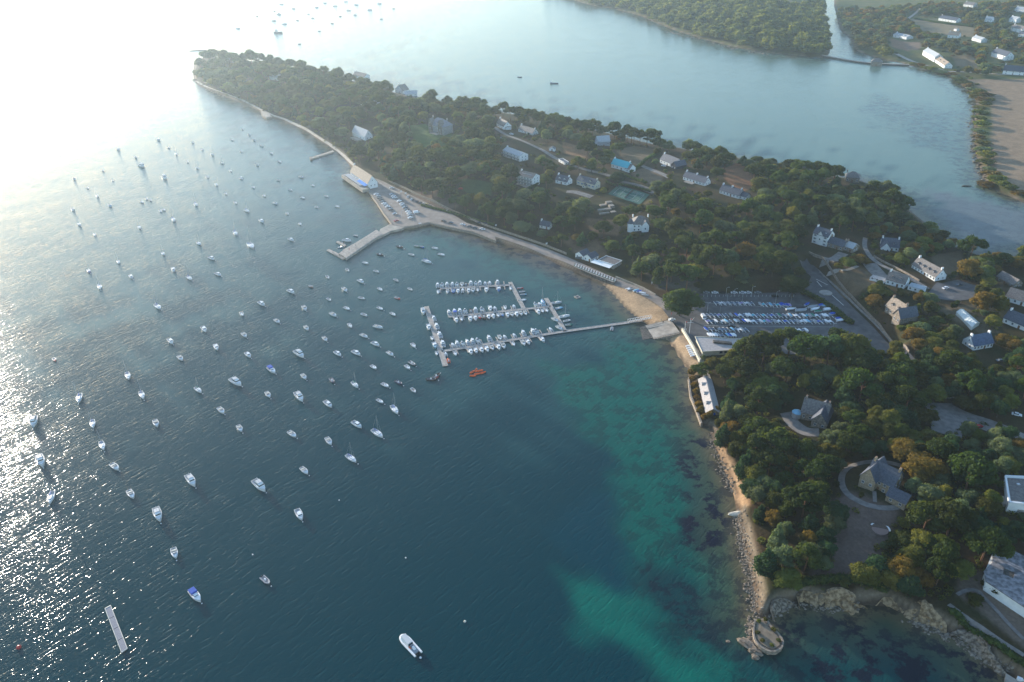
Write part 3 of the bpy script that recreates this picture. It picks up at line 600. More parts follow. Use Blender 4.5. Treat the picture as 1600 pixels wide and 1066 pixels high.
def house(p1, p2, depth, wh, label, roof='gable', rh=None, wm=None, rm=None, storeys=1, nwin=3, chim=2, dorm=0, sky=0, sh=None, name='house', cat='house', z=None, wing=None, dm=None, protect=True, over=.35, extra=None):
    wm = wm or render_w; rm = rm or slate
    a, b = at(*p1), at(*p2)
    L = max((b - a).length, 4); c = (a + b) / 2; ang = math.atan2(b.y - a.y, b.x - a.x); z0 = min(a.z, b.z) if z is None else z
    h = thing(name, label, cat, (c.x, c.y, z0), ang); D = depth; rh = rh if rh is not None else D * .42; X = L / 2
    V = [(-X, 0, -2.5), (X, 0, -2.5), (X, D, -2.5), (-X, D, -2.5), (-X, 0, wh), (X, 0, wh), (X, D, wh), (-X, D, wh)]
    F = [(0, 1, 5, 4), (2, 3, 7, 6)]
    if roof == 'gable':
        V += [(-X, D / 2, wh + rh), (X, D / 2, wh + rh)]; F += [(3, 0, 4, 8, 7), (1, 2, 6, 9, 5)]
    elif roof == 'gabley':
        V += [(0, 0, wh + rh), (0, D, wh + rh)]; F = [(0, 1, 5, 8, 4), (2, 3, 7, 9, 6), (3, 0, 4, 7), (1, 2, 6, 5)]
    else: F += [(3, 0, 4, 7), (1, 2, 6, 5), (4, 5, 6, 7)]
    MB().add(V, F).obj('wall', wm, h)
    e = over; r = MB(); T = .18
    def slab(q): # thickened roof plane
        n = (Vector(q[1]) - Vector(q[0])).cross(Vector(q[2]) - Vector(q[1])).normalized() * T
        if n.z < 0: n = -n
        k = len(q); lo = [Vector(v) + n * .2 for v in q]; up = [Vector(v) + n * 1.2 for v in q]
        r.add(lo + up, [tuple(range(k))[::-1], tuple(range(k, 2 * k))] + [(i, (i + 1) % k, k + (i + 1) % k, k + i) for i in range(k)])
    if roof == 'gable':
        s = rh / (D / 2); zt = wh + rh + .02
        slab([(-X - e, -e, wh - e * s), (X + e, -e, wh - e * s), (X + e, D / 2, zt), (-X - e, D / 2, zt)]); slab([(X + e, D + e, wh - e * s), (-X - e, D + e, wh - e * s), (-X - e, D / 2, zt), (X + e, D / 2, zt)])
    elif roof == 'gabley':
        s = rh / X; zt = wh + rh + .02
        slab([(-X - e, D + e, wh - e * s), (-X - e, -e, wh - e * s), (0, -e, zt), (0, D + e, zt)]); slab([(X + e, -e, wh - e * s), (X + e, D + e, wh - e * s), (0, D + e, zt), (0, -e, zt)])
    elif roof == 'hip':
        k = min(D / 2, X * .75); A = [(-X - e, -e, wh), (X + e, -e, wh), (X + e, D + e, wh), (-X - e, D + e, wh)]; B, C = (-X + k, D / 2, wh + rh), (X - k, D / 2, wh + rh)
        slab([A[0], A[1], C, B]); slab([A[1], A[2], C]); slab([A[2], A[3], B, C]); slab([A[3], A[0], B])
    else:
        r.box((0, D / 2, wh + .1), (2 * X + .5, D + .5, .3))
        for cc, dd in (((0, -.2, wh + .35), (2 * X + .6, .25, .5)), ((0, D + .2, wh + .35), (2 * X + .6, .25, .5)), ((-X - .2, D / 2, wh + .35), (.25, D + .1, .5)), ((X + .2, D / 2, wh + .35), (.25, D + .1, .5))): MB().box(cc, dd).obj('parapet', trimw if wm is not stone else stone, h)
    ro = r.obj('roof', rm, h)
    for k in range(chim):
        cx = (-X + .6, X - .6, 0)[k]; m = MB(); m.box((cx, D / 2, wh + rh + .3), (.8, 1.4, 2.0)); c_ = m.obj('chimney', wm, ro)
        MB().box((cx, D / 2, wh + rh + 1.4), (.95, 1.6, .18)).obj('cap', brick, c_) if False else None
        for q in (-.35, .35): c_2 = MB().tube((cx, D / 2 + q, wh + rh + 1.3), (cx, D / 2 + q, wh + rh + 1.75), .15, .12).obj('chimney_pot', brick, ro)
    s = rh / (D / 2) if roof in ('gable', 'hip') else 0
    for k in range(dorm):
        x = -X + (k + .5) * 2 * X / dorm * .86 + X * .14; y = D * .12; zb = wh + y * s
        d = MB(); d.add([(x-.75,y,zb-.2),(x+.75,y,zb-.2),(x+.75,y,zb+1.1),(x-.75,y,zb+1.1),(x,y,zb+1.8),(x-.75,y+2,zb-.2),(x+.75,y+2,zb-.2),(x+.75,y+2,zb+1.1),(x-.75,y+2,zb+1.1),(x,y+2.4,zb+1.8)], [(0,1,2,4,3),(1,6,7,2),(5,0,3,8)])
        dd = d.obj('dormer', dm or wm, ro); MB().add([(x-.9,y-.15,zb+1.02),(x,y-.15,zb+1.9),(x,y+2.5,zb+1.9),(x-.9,y+2.2,zb+1.02),(x+.9,y-.15,zb+1.02),(x+.9,y+2.2,zb+1.02)], [(0,1,2,3),(1,4,5,2)]).obj('dormer_roof', rm, ro)
        window(ro, x, y - .02, zb + .5, .8, .9)
    for k in range(sky):
        x = -X + (k + .5) * 2 * X / sky; y = D * (.24 if k % 2 else .3); MB().add([(x-.45,y-.5,wh+(y-.5)*s+.3),(x+.45,y-.5,wh+(y-.5)*s+.3),(x+.45,y+.5,wh+(y+.5)*s+.3),(x-.45,y+.5,wh+(y+.5)*s+.3)], [(0,1,2,3)]).obj('skylight', alu, ro)
    fl = wh / storeys
    for st in range(storeys):
        zc = st * fl + fl * .52
        for k in range(nwin):
            x = -X + (k + .5) * 2 * X / nwin
            if st == 0 and k == nwin // 2:
                dr = MB().box((x, -.02, 1.05), (1.1, .12, 2.1)).obj('door', shut if sh else woodm, h); MB().tube((x + .4, -.15, 1), (x + .4, -.15, 1.15), .04).obj('handle', alu, dr)
            else: window(h, x, -.02, zc, 1.0, min(1.35, fl * .5), 0, sh)
        for sx in (-1, 1):
            for y in ([D / 2] if D < 7 else [D * .3, D * .7]): window(h, sx * (X + .02), y, zc, .9, min(1.2, fl * .45), sx * R(90), None)
    if roof == 'gable' and rh > 2.2:
        for sx in (-1, 1): window(h, sx * (X + .02), D / 2, wh + rh * .35, .8, .9, sx * R(90), None)
    if wing:   # (x centre, y front, width, depth, wall height, ridge height, wall mat, roof mat, orientation)
        for (wx, wy, ww, wdp, wwh, wrh, wmm, wrm, ori) in wing:
            v0 = MB(); x0, x1, y0, y1 = wx - ww / 2, wx + ww / 2, wy, wy + wdp
            vv = [(x0,y0,-2.5),(x1,y0,-2.5),(x1,y1,-2.5),(x0,y1,-2.5),(x0,y0,wwh),(x1,y0,wwh),(x1,y1,wwh),(x0,y1,wwh)]
            if ori == 'y': vv += [(wx,y0,wwh+wrh),(wx,y1,wwh+wrh)]; ff = [(0,1,5,8,4),(2,3,7,9,6),(3,0,4,7),(1,2,6,5)]
            elif ori == 'x': vv += [(x0,(y0+y1)/2,wwh+wrh),(x1,(y0+y1)/2,wwh+wrh)]; ff = [(0,1,5,4),(2,3,7,6),(3,0,4,8,7),(1,2,6,9,5)]
            else: ff = [(0,1,5,4),(2,3,7,6),(3,0,4,7),(1,2,6,5),(4,5,6,7)]
            v0.add(vv, ff).obj('wing_wall', wmm, h); r = MB(); e = .3
            if ori == 'y':
                s2 = wrh / (ww / 2); slab([(x0-e,y1+e,wwh-e*s2),(x0-e,y0-e,wwh-e*s2),(wx,y0-e,wwh+wrh),(wx,y1+e,wwh+wrh)]); slab([(x1+e,y0-e,wwh-e*s2),(x1+e,y1+e,wwh-e*s2),(wx,y1+e,wwh+wrh),(wx,y0-e,wwh+wrh)])
            elif ori == 'x':
                s2 = wrh / (wdp / 2); ym = (y0+y1)/2; slab([(x0-e,y0-e,wwh-e*s2),(x1+e,y0-e,wwh-e*s2),(x1+e,ym,wwh+wrh),(x0-e,ym,wwh+wrh)]); slab([(x1+e,y1+e,wwh-e*s2),(x0-e,y1+e,wwh-e*s2),(x0-e,ym,wwh+wrh),(x1+e,ym,wwh+wrh)])
            else: r.box((wx, (y0+y1)/2, wwh + .1), (ww + .3, wdp + .3, .22))
            r.obj('wing_roof', wrm, h)
            for k in range(max(1, int(ww / 3))): window(h, x0 + (k + .5) * ww / max(1, int(ww / 3)), y0 - .02, max(1.4, wwh * .55), 1.0, 1.2)
    if protect:
        M = Matrix.Rotation(ang, 4, 'Z'); q = [pix(h.location + M @ Vector((x, y, zz))) for x in (-X, X) for y in (-1, D) for zz in (0, wh + rh * .6)]
        PROT.append([(min(a[0] for a in q), min(a[1] for a in q)), (max(a[0] for a in q), min(a[1] for a in q)), (max(a[0] for a in q), max(a[1] for a in q)), (min(a[0] for a in q), max(a[1] for a in q))])
    if extra: extra(h, X, D, wh)
    return h
def extras(*fs):
    def g(h, X, D, wh):
        for f in fs: f(h, X, D, wh)
    return g
def terrace(w, d, z, m=None, x=0.0): return lambda h, X, D, wh: MB().box((x, -d / 2 - .05, z / 2 - 1.5), (w, d, z + 3)).obj('terrace', m or conc, h)
def awning(x, w, m, z=2.6, d=2.4): return lambda h, X, D, wh: MB().add([(x-w/2,-.1,z),(x+w/2,-.1,z),(x+w/2,-d,z-.7),(x-w/2,-d,z-.7),(x-w/2,-.1,z-.1),(x+w/2,-.1,z-.1),(x+w/2,-d,z-.8),(x-w/2,-d,z-.8)], [(0,3,2,1),(4,5,6,7),(2,3,7,6)]).obj('awning', m, h)
def balcony(z, d=1.6): return lambda h, X, D, wh: (MB().box((0, -d / 2 - .03, z), (2 * X, d, .18)).obj('balcony', conc, h), MB().box((0, -d, z + .6), (2 * X, .08, .9)).obj('balustrade', alu, h))

def rest(h, X, D, wh):
    MB().box((-1, -3.6, .6), (2 * X + 9, 7, 3)).obj('terrace_wall', conc, h)
    MB().box((-3, -3.2, 3.0), (2 * X - 4, 5, .2)).obj('terrace_roof', zinc, h)
    MB().box((-3, -5.6, 2.5), (2 * X - 4, .12, 1)).obj('terrace_glazing', glass, h)
    MB().add([(2,-.2,4.2),(X,-.2,4.2),(X,-3.4,3.2),(2,-3.4,3.2)], [(0,3,2,1)]).obj('awning', mat('bright_blue_canvas', (.02,.2,.6), .8), h)
    for k in range(4): MB().tube((3 + k * 1.9, -5, 2), (3 + k * 1.9, -5, 4.1), .05).obj('parasol_pole', alu, h)
    for k in range(7): MB().box((-X + 3.2 + k * 2.5, -.08, 4.0), (1.3, .1, 1.0)).obj('shutter', shut, h)
house((549,280), (576,296), 9, 5.2, 'white waterside restaurant with brown roof and blue shutters on the quay', rm=tileb, rh=6.0, nwin=7, chim=1, sky=6, storeys=1, extra=rest, name='restaurant', cat='restaurant', z=1.9)
house((551,212), (571,220), 9, 4.5, 'white house with steep roof and pale terrace above the shore woods', rm=zinc, rh=5.5, nwin=4, sky=1, storeys=1, chim=0, extra=terrace(16, 6, .5), z=None)
house((670,206), (693,212), 14, 8.2, 'three storey stone manor with steep slate dormers and red chimneys', roof='hip', wm=mat('grey_stone', (.36,.33,.31), .9, .2, 1), rm=mat('grey_slate_roof', (.20,.20,.23), .7, .2, 1), rh=6.5, storeys=2, nwin=6, dorm=3, chim=2, dm=stone, name='manor_house', cat='manor house', extra=extras(terrace(12, 5, 1.0)),
      wing=[(-7, -1.2, 4.5, 5, 9.5, 5.5, stone, slateb, 'y'), (7, -1.2, 4.5, 5, 9.5, 5.5, stone, slateb, 'y')])
house((776,198), (787,203), 9, 3.6, 'small white house with steep slate roof and lean-to by the crest road', rh=4.4, rm=slateb, chim=1, sky=3, nwin=2, wing=[(7.5, 2, 6, 6, 2.6, .4, render_w, slateb, 'x')])
house((810,206), (832,212), 8, 2.8, 'low slate-roofed house beside a clipped hedge', rh=3.6, rm=slateb, nwin=5, chim=2)
house((786,244), (812,253), 10, 5.6, 'white two-storey villa with long balconies and pale slate roof', rh=2.2, rm=zinc, storeys=2, nwin=5, chim=1, extra=balcony(2.8))
house((809,287), (832,293), 10, 7.8, 'white three-storey house with a long roof dormer and balconies', rh=2.8, rm=slateb, storeys=3, nwin=5, chim=1, extra=extras(balcony(2.7), balcony(5.3), terrace(16, 5, .6)), wing=[(0, 2.5, 10, 4, 9.4, .2, render_w, zinc, 'f')])
house((868,286), (886,290), 7.5, 3.2, 'small white cottage with two dormers beside a clearing', rh=3.6, nwin=3, dorm=2, chim=2)
house((901,289), (929,297), 7.5, 4.6, 'cream cottage with blue slate roof and central porch', rh=3.2, wm=render_c, nwin=5, dorm=2, chim=2, sh=shut, wing=[(0, -2.5, 3.4, 3, 2.6, 1.4, render_c, slate, 'y')])
house((934,228), (953,229), 9, 5.0, 'grey angular house half hidden under the tall pines', wm=mat('grey_render', (.30,.32,.36), .8), rm=zinc, rh=4.6, nwin=3, chim=0, wing=[(-6, -1, 5, 7, 4, 2, mat('grey_render', (.3,.3,.3)), zinc, 'y')])
house((955,262), (980,269), 8, 3.6, 'white cottage with its roof under a turquoise tarpaulin', rm=turq, rh=4.0, nwin=4, chim=2, wing=[(9.5, -.5, 5, 8.5, 3, 3.4, render_w, slateb, 'x')])
house((1031,255), (1054,263), 9, 3.4, 'white house with black slate roof and dark gable extension', rh=4.6, nwin=5, chim=1, sky=4, wing=[(11, -2, 7, 12, 3.2, 3.6, mat('black_cladding', (.03,.035,.05), .6), slate, 'y')])
house((1067,281), (1101,291), 7.5, 2.9, 'long white cottage with three chimneys and small skylights', rh=3.8, nwin=7, chim=3, sky=5, extra=terrace(9, 4, .4, gravel, -3))
house((1124,302), (1154,311), 7.5, 2.9, 'white cottage in sections with a tall double chimney and lean-to', rh=3.8, nwin=6, chim=3, sky=1, wing=[(12, 1, 7, 6, 2.6, 2.6, render_w, slate, 'x')])
house((843,356), (858,359), 5, 2.6, 'tiny white cottage near the shore road', rh=2.8, nwin=2, chim=1)
def turret(h, X, D, wh):
    t = MB().prism([(-X - 1.5 + 2.2 * math.cos(R(45 * i)), 1 + 2.2 * math.sin(R(45 * i))) for i in range(8)], -2, wh + 1).obj('turret', render_w, h)
    MB().tube((-X - 1.5, 1, wh + 1), (-X - 1.5, 1, wh + 5), 2.7, .1, 8).obj('turret_roof', slate, h)
house((988,362), (1014,360), 11, 5.4, 'turreted pale villa with many gables under the pines', roof='hip', rm=slateb, rh=4.6, storeys=2, nwin=4, chim=2, extra=turret, wing=[(3, -2.5, 5, 5, 5.6, 3.2, render_w, slateb, 'y')])
house((899,402), (911,406), 8, 2.8, 'boathouse with slate gable and white doors by the coast road, left half', roof='gabley', rh=2.2, nwin=2, chim=0, name='boathouse', cat='boathouse')
house((912,406), (924,410), 8, 2.8, 'boathouse with slate gable and white doors by the coast road, right half', roof='gabley', rh=2.2, nwin=2, chim=0, name='boathouse', cat='boathouse')
house((935,413), (959,421), 9, 3.0, 'flat brown-roofed cafe with a long white awning', roof='flat', rm=slateb, rh=0, nwin=5, chim=0, wm=conc, name='cafe', cat='cafe', extra=awning(-2, 16, render_w, 3.0, 4.5))
house((1268,379), (1291,386), 8.5, 7.2, 'tall white three-storey house with slate roof and central gable', rh=3.8, storeys=3, nwin=3, chim=2, sky=2, wing=[(0, -.3, 3.6, 5, 7.6, 2.6, render_w, slate, 'y')], sh=greyc)
house((1292,386), (1316,393), 7, 3.6, 'stone annex with slate roof joined to the tall white house', wm=stone, rh=3.2, nwin=4, chim=2)
house((1317,391), (1331,396), 7, 3.4, 'low annex with pale zinc roof at the end of the stone range', wm=stone, rm=zinc, rh=2.6, nwin=2, chim=1)
house((1376,388), (1403,394), 9, 3.2, 'white gabled house by the loop drive with two chimneys', rm=slate, rh=4.6, nwin=4, chim=2, dorm=2, dm=slate, wing=[(-3, -4, 6, 7, 3.4, 3.6, render_w, slate, 'y')])
house((1424,419), (1460,440), 8.5, 3.0, 'long white house with four black dormers in a dry garden', rm=slateb, rh=4.6, nwin=8, dorm=4, chim=2, dm=slate)
house((1383,444), (1412,452), 8, 3.4, 'white house with low terrace wings on both sides', rm=slateb, rh=4.4, nwin=4, dorm=2, chim=1, dm=slate, wing=[(-11, 0, 9, 5, 1.4, .1, render_w, flatr, 'f'), (12, 1, 9, 6, 2.4, .1, render_w, zinc, 'f')])
house((1382,487), (1404,501), 8, 4.2, 'stone house with pale lichen-covered roof and brick chimneys', wm=stone, rm=tileb, rh=5.0, nwin=4, chim=2, dorm=2, dm=stone, wing=[(7, -3, 6, 12, 4.2, 4.6, stone, slate, 'y')])
house((1520,548), (1550,543), 8, 3.0, 'white house with blue slate roof in two steps', rm=mat('blue_slate_roof', (.07,.10,.16), .5, .2, 1), rh=4.2, nwin=6, chim=2, sky=1)
house((1556,438), (1582,449), 7, 2.6, 'low stone barn with dark slate roof by the bay', wm=stone, rm=slateb, rh=3, nwin=3, chim=0, name='barn', cat='barn')
house((1570,470), (1610,482), 10, 3, 'slate-roofed house at the right edge beside the yard', rm=slateb, rh=4, nwin=4, chim=0)
house((1566,504), (1606,520), 9, 3, 'slate-roofed house at the right edge above the greenhouse', rm=slate, rh=4, nwin=4, chim=1)
house((1320,284), (1342,286), 10, 4, 'house with grey hipped roof at the edge of the bay', roof='hip', wm=stone, rm=slateb, rh=4, nwin=3, chim=1)
def conserv(h, X, D, wh): 
    MB().prism([(-X - 2 + 2.4 * math.cos(R(45 * i)), 1.5 + 2.4 * math.sin(R(45 * i))) for i in range(8)], -1, 2.6).obj('conservatory', alu, h); MB().tube((-X - 2, 1.5, 2.6), (-X - 2, 1.5, 4.0), 2.6, .3, 8).obj('conservatory_roof', lblue, h)
house((1250,655), (1290,662), 9, 4.6, 'stone house with crossed slate roofs and glass conservatory', wm=stone, rm=slateb, rh=5.4, storeys=1, nwin=4, chim=2, extra=conserv, wing=[(3.5, -4.5, 7, 13, 4.6, 4.6, stone, slate, 'y')])
house((1350,757), (1392,776), 9, 5.6, 'stone villa with steep gables inside the oval drive', wm=mat('ochre_stone', (.36,.27,.18), .9, .25, 1.2), rm=slate, rh=5.6, storeys=2, nwin=5, chim=2, sky=2, wing=[(-4, -2.5, 6.5, 12, 5.6, 5.2, mat('ochre_stone', (.3,.3,.3)), slate, 'y'), (9, -3.5, 8, 7, 3, 2.6, mat('ochre_stone', (.3,.3,.3)), slate, 'x')])
# long narrow boathouse beside the sea
def bdoor(h, X, D, wh): MB().box((X + .06, D / 2, 1.3), (.1, 2.6, 2.6)).obj('door', bluec, h); MB().box((X + 3, D / 2, -.3), (6, 4, 1.6)).obj('ramp', conc, h)
house((1091,600), (1103,649), 6.5, 2.8, 'long narrow boathouse with pale roof and blue doors by the sea', rm=flatr, rh=2.2, wm=stone, nwin=6, chim=0, name='boathouse', cat='boathouse', extra=bdoor, dorm=3, dm=slate)
# sailing club
cl = thing('sailing_club', 'flat-roofed sailing club building beside the dinghy park', 'club house')
CLB = [(1088,527),(1165,531),(1172,544),(1098,548)]
flatpoly('wall', CLB, .5, 5.6, render_c, cl)
flatpoly('roof', [(1086,526),(1167,530),(1174,545.5),(1097,549.5)], 5.65, 6.1, flatr, cl)
flatpoly('clerestory', [(1114,531),(1143,534),(1144,537),(1115,534)], 6.0, 7.2, stoned, cl)
for k in range(9): flatpoly('window', [(1102 + k * 7.5, 549.3),(1106.5 + k * 7.5, 549.0),(1106.5 + k * 7.5, 548.2),(1102 + k * 7.5, 548.5)], 3.2, 4.6, glass, cl)
for a, b in (((1086,526),(1097,549.5)),((1097,549.5),(1174,545.5)),((1086,526),(1167,530))): MB().tube(P(*a, 6.2), P(*b, 6.2), .22, n=4).obj('parapet', render_c, cl)
PROT.append([(1086,515),(1140,515),(1140,548),(1094,548)])
# white modern house with roof opening
mh = thing('modern_house', 'white modern house with rough grey roof and a square roof opening', 'house'); ZM = 6
def wp(pp, z): return [tuple(P(x, y, z)[:2]) for x, y in pp]
ZB = at(1560, 900).z; print('ZB', ZB)
MHP = [(1552,861),(1571,857),(1660,905),(1660,985),(1541,908),(1539,893)]
MB().prism(wp(MHP, ZB + 3.6), ZB - 3, ZB + 3.4).obj('wall', render_w, mh)
op = [(1568,888),(1585,895),(1583,905),(1567,898)]
# roof as four slabs round the opening
rt = ZB + 3.5
for q in ([(1551,859),(1572,855),(1664,904),(1664,930),(1585,895),(1568,888),(1550,880)], [(1550,880),(1568,888),(1567,898),(1583,905),(1585,895),(1664,930),(1664,992),(1540,909),(1537,893)]):
    MB().prism(wp(q, rt), rt - .1, rt + .35).obj('roof', mat('rough_grey_roof', (.22,.21,.22), .95, .45, .6), mh)
MB().prism(wp(op, rt), rt - 2, rt - .02).obj('courtyard_floor', stoned, mh)
MB().prism(wp([(1563,914),(1600,934),(1600,942),(1563,921)], ZB), ZB - 2, ZB + .3).obj('terrace', render_w, mh)
for k in range(5): MB().prism(wp([(1546 + k * 12, 915 + k * 8.2),(1552 + k * 12, 919 + k * 8.2),(1551 + k * 12, 919.8 + k * 8.2),(1545 + k * 12, 915.8 + k * 8.2)], ZB + 1.5), ZB + .7, ZB + 2.6).obj('window', glass, mh)
PROT.append([(1541,862),(1571,857),(1600,872),(1600,950),(1545,912)])
fh = thing('flat_roofed_house', 'white-edged flat-roofed modern house at the right edge', 'house')
FHP = [(1571,744),(1650,748),(1655,792),(1577,785)]
ZF = at(1590, 775).z
MB().prism(wp(FHP, ZF + 3.5), ZF - 2, ZF + 3.3).obj('wall', render_w, fh); MB().prism(wp([(1574,747),(1650,751),(1652,788),(1580,782)], ZF + 3.5), ZF + 3.25, ZF + 3.6).obj('roof', slateb, fh)
for a, b in ((0, 1), (0, 3), (3, 2)): MB().tube(P(*FHP[a], ZF + 3.6), P(*FHP[b], ZF + 3.6), .5, n=4).obj('parapet', trimw, fh)
MB().prism(wp([(1565,775),(1577,778),(1580,786),(1600,795),(1600,800),(1567,788)], ZF + .2), ZF - 1, ZF + .3).obj('terrace', conc, fh)
MB().box(tuple(P(1591,757,ZF + 3.8)), (1.2, 1, .6)).obj('skylight', alu, fh)
PROT.append([(1570,744),(1600,744),(1600,798),(1566,790)])
# greenhouse
gh = thing('greenhouse', 'long white greenhouse with ribbed roof', 'greenhouse')
g0, g1, g2, g3 = [P(x, y, 6) for x, y in ((1490,503),(1503,500),(1526,520),(1514,527))]
GZ = at(1505, 515).z
def gpt(u, v, z): p = g0.lerp(g1, v).lerp(g3.lerp(g2, v), u); return Vector((p.x, p.y, z))
m_ = MB(); vs = []
for u in (0, 1):
    for v, z in ((0, -1), (0, 2.2), (.25, 3.2), (.5, 3.6), (.75, 3.2), (1, 2.2), (1, -1)): vs.append(gpt(u, v, GZ + z))
m_.add(vs, [(i, i + 1, i + 8, i + 7) for i in range(6)] + [tuple(range(7))[::-1], tuple(range(7, 14))]).obj('glazing', mat('milky_glazing', (.55,.58,.55), .35), gh)
for k in range(9):
    u = k / 8
    for v0, z0, v1, z1 in ((0, 2.25, .25, 3.25), (.25, 3.25, .5, 3.65), (.5, 3.65, .75, 3.25), (.75, 3.25, 1, 2.25)): MB().tube(gpt(u, v0, GZ + z0), gpt(u, v1, GZ + z1), .1, n=4).obj('rib', trimw, gh)
PROT.append([(1490,498),(1503,496),(1528,518),(1514,528)])
# tide mill on the causeway
house((1360,103.5), (1377,104.5), 9, 5, 'stone tide mill standing on the causeway', wm=stone, rm=slateb, roof='hip', rh=4.5, nwin=3, chim=0, name='tide_mill', cat='mill', z=.8)
# houses across the bay
for p1, p2, d, wh, lb, kw in (
 ((1395,58),(1416,62),13,4,'grey villa in the trees above the creek',dict(rm=zinc,rh=2.5,dorm=2)), ((1441,86),(1459,97),11,6.5,'white farmhouse by the mill lane, upper block',dict(rm=zinc,rh=4,storeys=2)), ((1456,94),(1475,107),10,4,'grey-roofed farm range by the mill lane, lower block',dict(rm=tileb,rh=4,nwin=6,dorm=3,chim=0)),
 ((1480,59),(1497,60),13,4.5,'small white house beyond the tan field',dict(rm=tileb,rh=4)), ((1466,32),(1493,36),12,4,'long white bungalow with slate roof beyond the tan field',dict(rh=4,nwin=6)), ((1518,63),(1532,67),10,4,'white house among the hedges behind the lane',dict(rm=zinc,rh=3)),
 ((1538,34),(1549,35),10,4,'far white house behind the orange tree',dict(rh=4,rm=zinc)), ((1576,34),(1587,36),10,5,'small far white house near the right edge',dict(rh=4,rm=zinc)), ((1578,48),(1596,52),11,5.5,'white house with rows of windows at the far right',dict(rh=4,storeys=2,rm=slateb)),
 ((1548,88),(1570,95),12,6,'big white house above the brown field',dict(rh=5,storeys=2,rm=slate)), ((1566,116),(1598,118),11,5,'white house with slate roofs at the corner of the brown field',dict(rh=6,storeys=2)), ((1590,58),(1602,60),10,5,'white house cut by the right edge of the view',dict(rh=4,)),
 ((1585,18),(1602,20),12,4,'farthest white house at the upper right',dict(rm=zinc,rh=4)), ((1505,10),(1520,12),12,4,'far cottage among trees at the top',dict(rm=slateb,rh=4)), ((1490,48),(1494,49),5,3,'little shed beside the small white house',dict(rm=slateb,rh=1.5,chim=0,nwin=1)),
 ((351,101),(360,102),9,9,'stone tower house among pines at the tip of the point',dict(wm=stone,rm=slate,roof='hip',rh=6,storeys=3,nwin=2)), ((421,124),(441,128),9,4.5,'pale house deep in the woods of the point',dict(rm=zinc,rh=3.5)), ((552,121),(570,125),9,4,'slate-roofed house behind the pines on the north shore',dict(rm=slateb,rh=3.5)),
 ((561,163),(576,167),9,5,'white gabled house half hidden in the woods',dict(rm=zinc,rh=4.5)), ((577,168),(587,170),7,5,'white gable wall beside the half hidden house',dict(roof='gabley',rm=zinc,rh=4.5,chim=0)), ((618,144),(630,147),10,4,'white house with a steep gable on the north shore ridge',dict(roof='gabley',rm=slateb,rh=6,chim=1)), ((633,149),(652,150),9,3,'low grey-roofed house on the north shore ridge',dict(rm=zinc,rh=3,chim=1)),
 ((858,236),(867,237),4,2.4,'little white garden hut by the crest road',dict(roof='gabley',rh=1.6,chim=0,nwin=1)), ((873,253),(882,258),4,2.2,'small white garage beside the crest road',dict(roof='flat',rh=0,chim=0,nwin=2))):
    kw.setdefault('chim', 1); kw.setdefault('nwin', 3); kw.setdefault('protect', not (p1[0] < 600 and p1[1] < 170)); house(p1, p2, d, wh, lb, **kw)
# ruined pale stone walls in the garden, round terrace, pale slip rock
o = thing('stone_terraces', 'pale stone block terraces in the garden above the cafe', 'terrace')
for x, y, w_, d_, h_ in ((942,322,5,3,1.2),(948,328,7,3,1.0),(955,324,4,4,1.8),(944,334,8,2.5,.8),(958,332,4,3,.8),(938,330,4,3,1.4),(951,318,5,3,1.6)): a = at(x, y); MB().box((a.x, a.y, a.z + h_ / 2 - .5), (w_, d_, h_ + 1), rz=.3).obj('stone_block', mat('pale_stone', (.27,.23,.19), .9, .2, .8), o)
a = at(1375, 828); o = thing('round_terrace', 'round pink gravel terrace with a curved white bench', 'terrace', tuple(a))
MB().prism([(3.1 * math.cos(R(15 * i)), 3.1 * math.sin(R(15 * i))) for i in range(24)], -.4, .2).obj('gravel_disc', mat('pink_gravel', (.28,.19,.16), .9), o)
vv = []; ff = []
for i in range(13):
    t = R(-20 + 13 * i)
    for r_, z_ in ((3.3, -.3), (3.3, .6), (3.9, .6), (3.9, -.3)): vv.append((r_ * math.cos(t), r_ * math.sin(t), z_))
ff = [(i * 4 + j, i * 4 + j + 1, i * 4 + 4 + j + 1, i * 4 + 4 + j) for i in range(12) for j in range(3)] + [(0, 3, 2, 1), (48, 49, 50, 51)]
MB().add(vv, ff).obj('bench', render_w, o)
PROT += [[(1352,808),(1392,808),(1392,845),(1352,845)]]
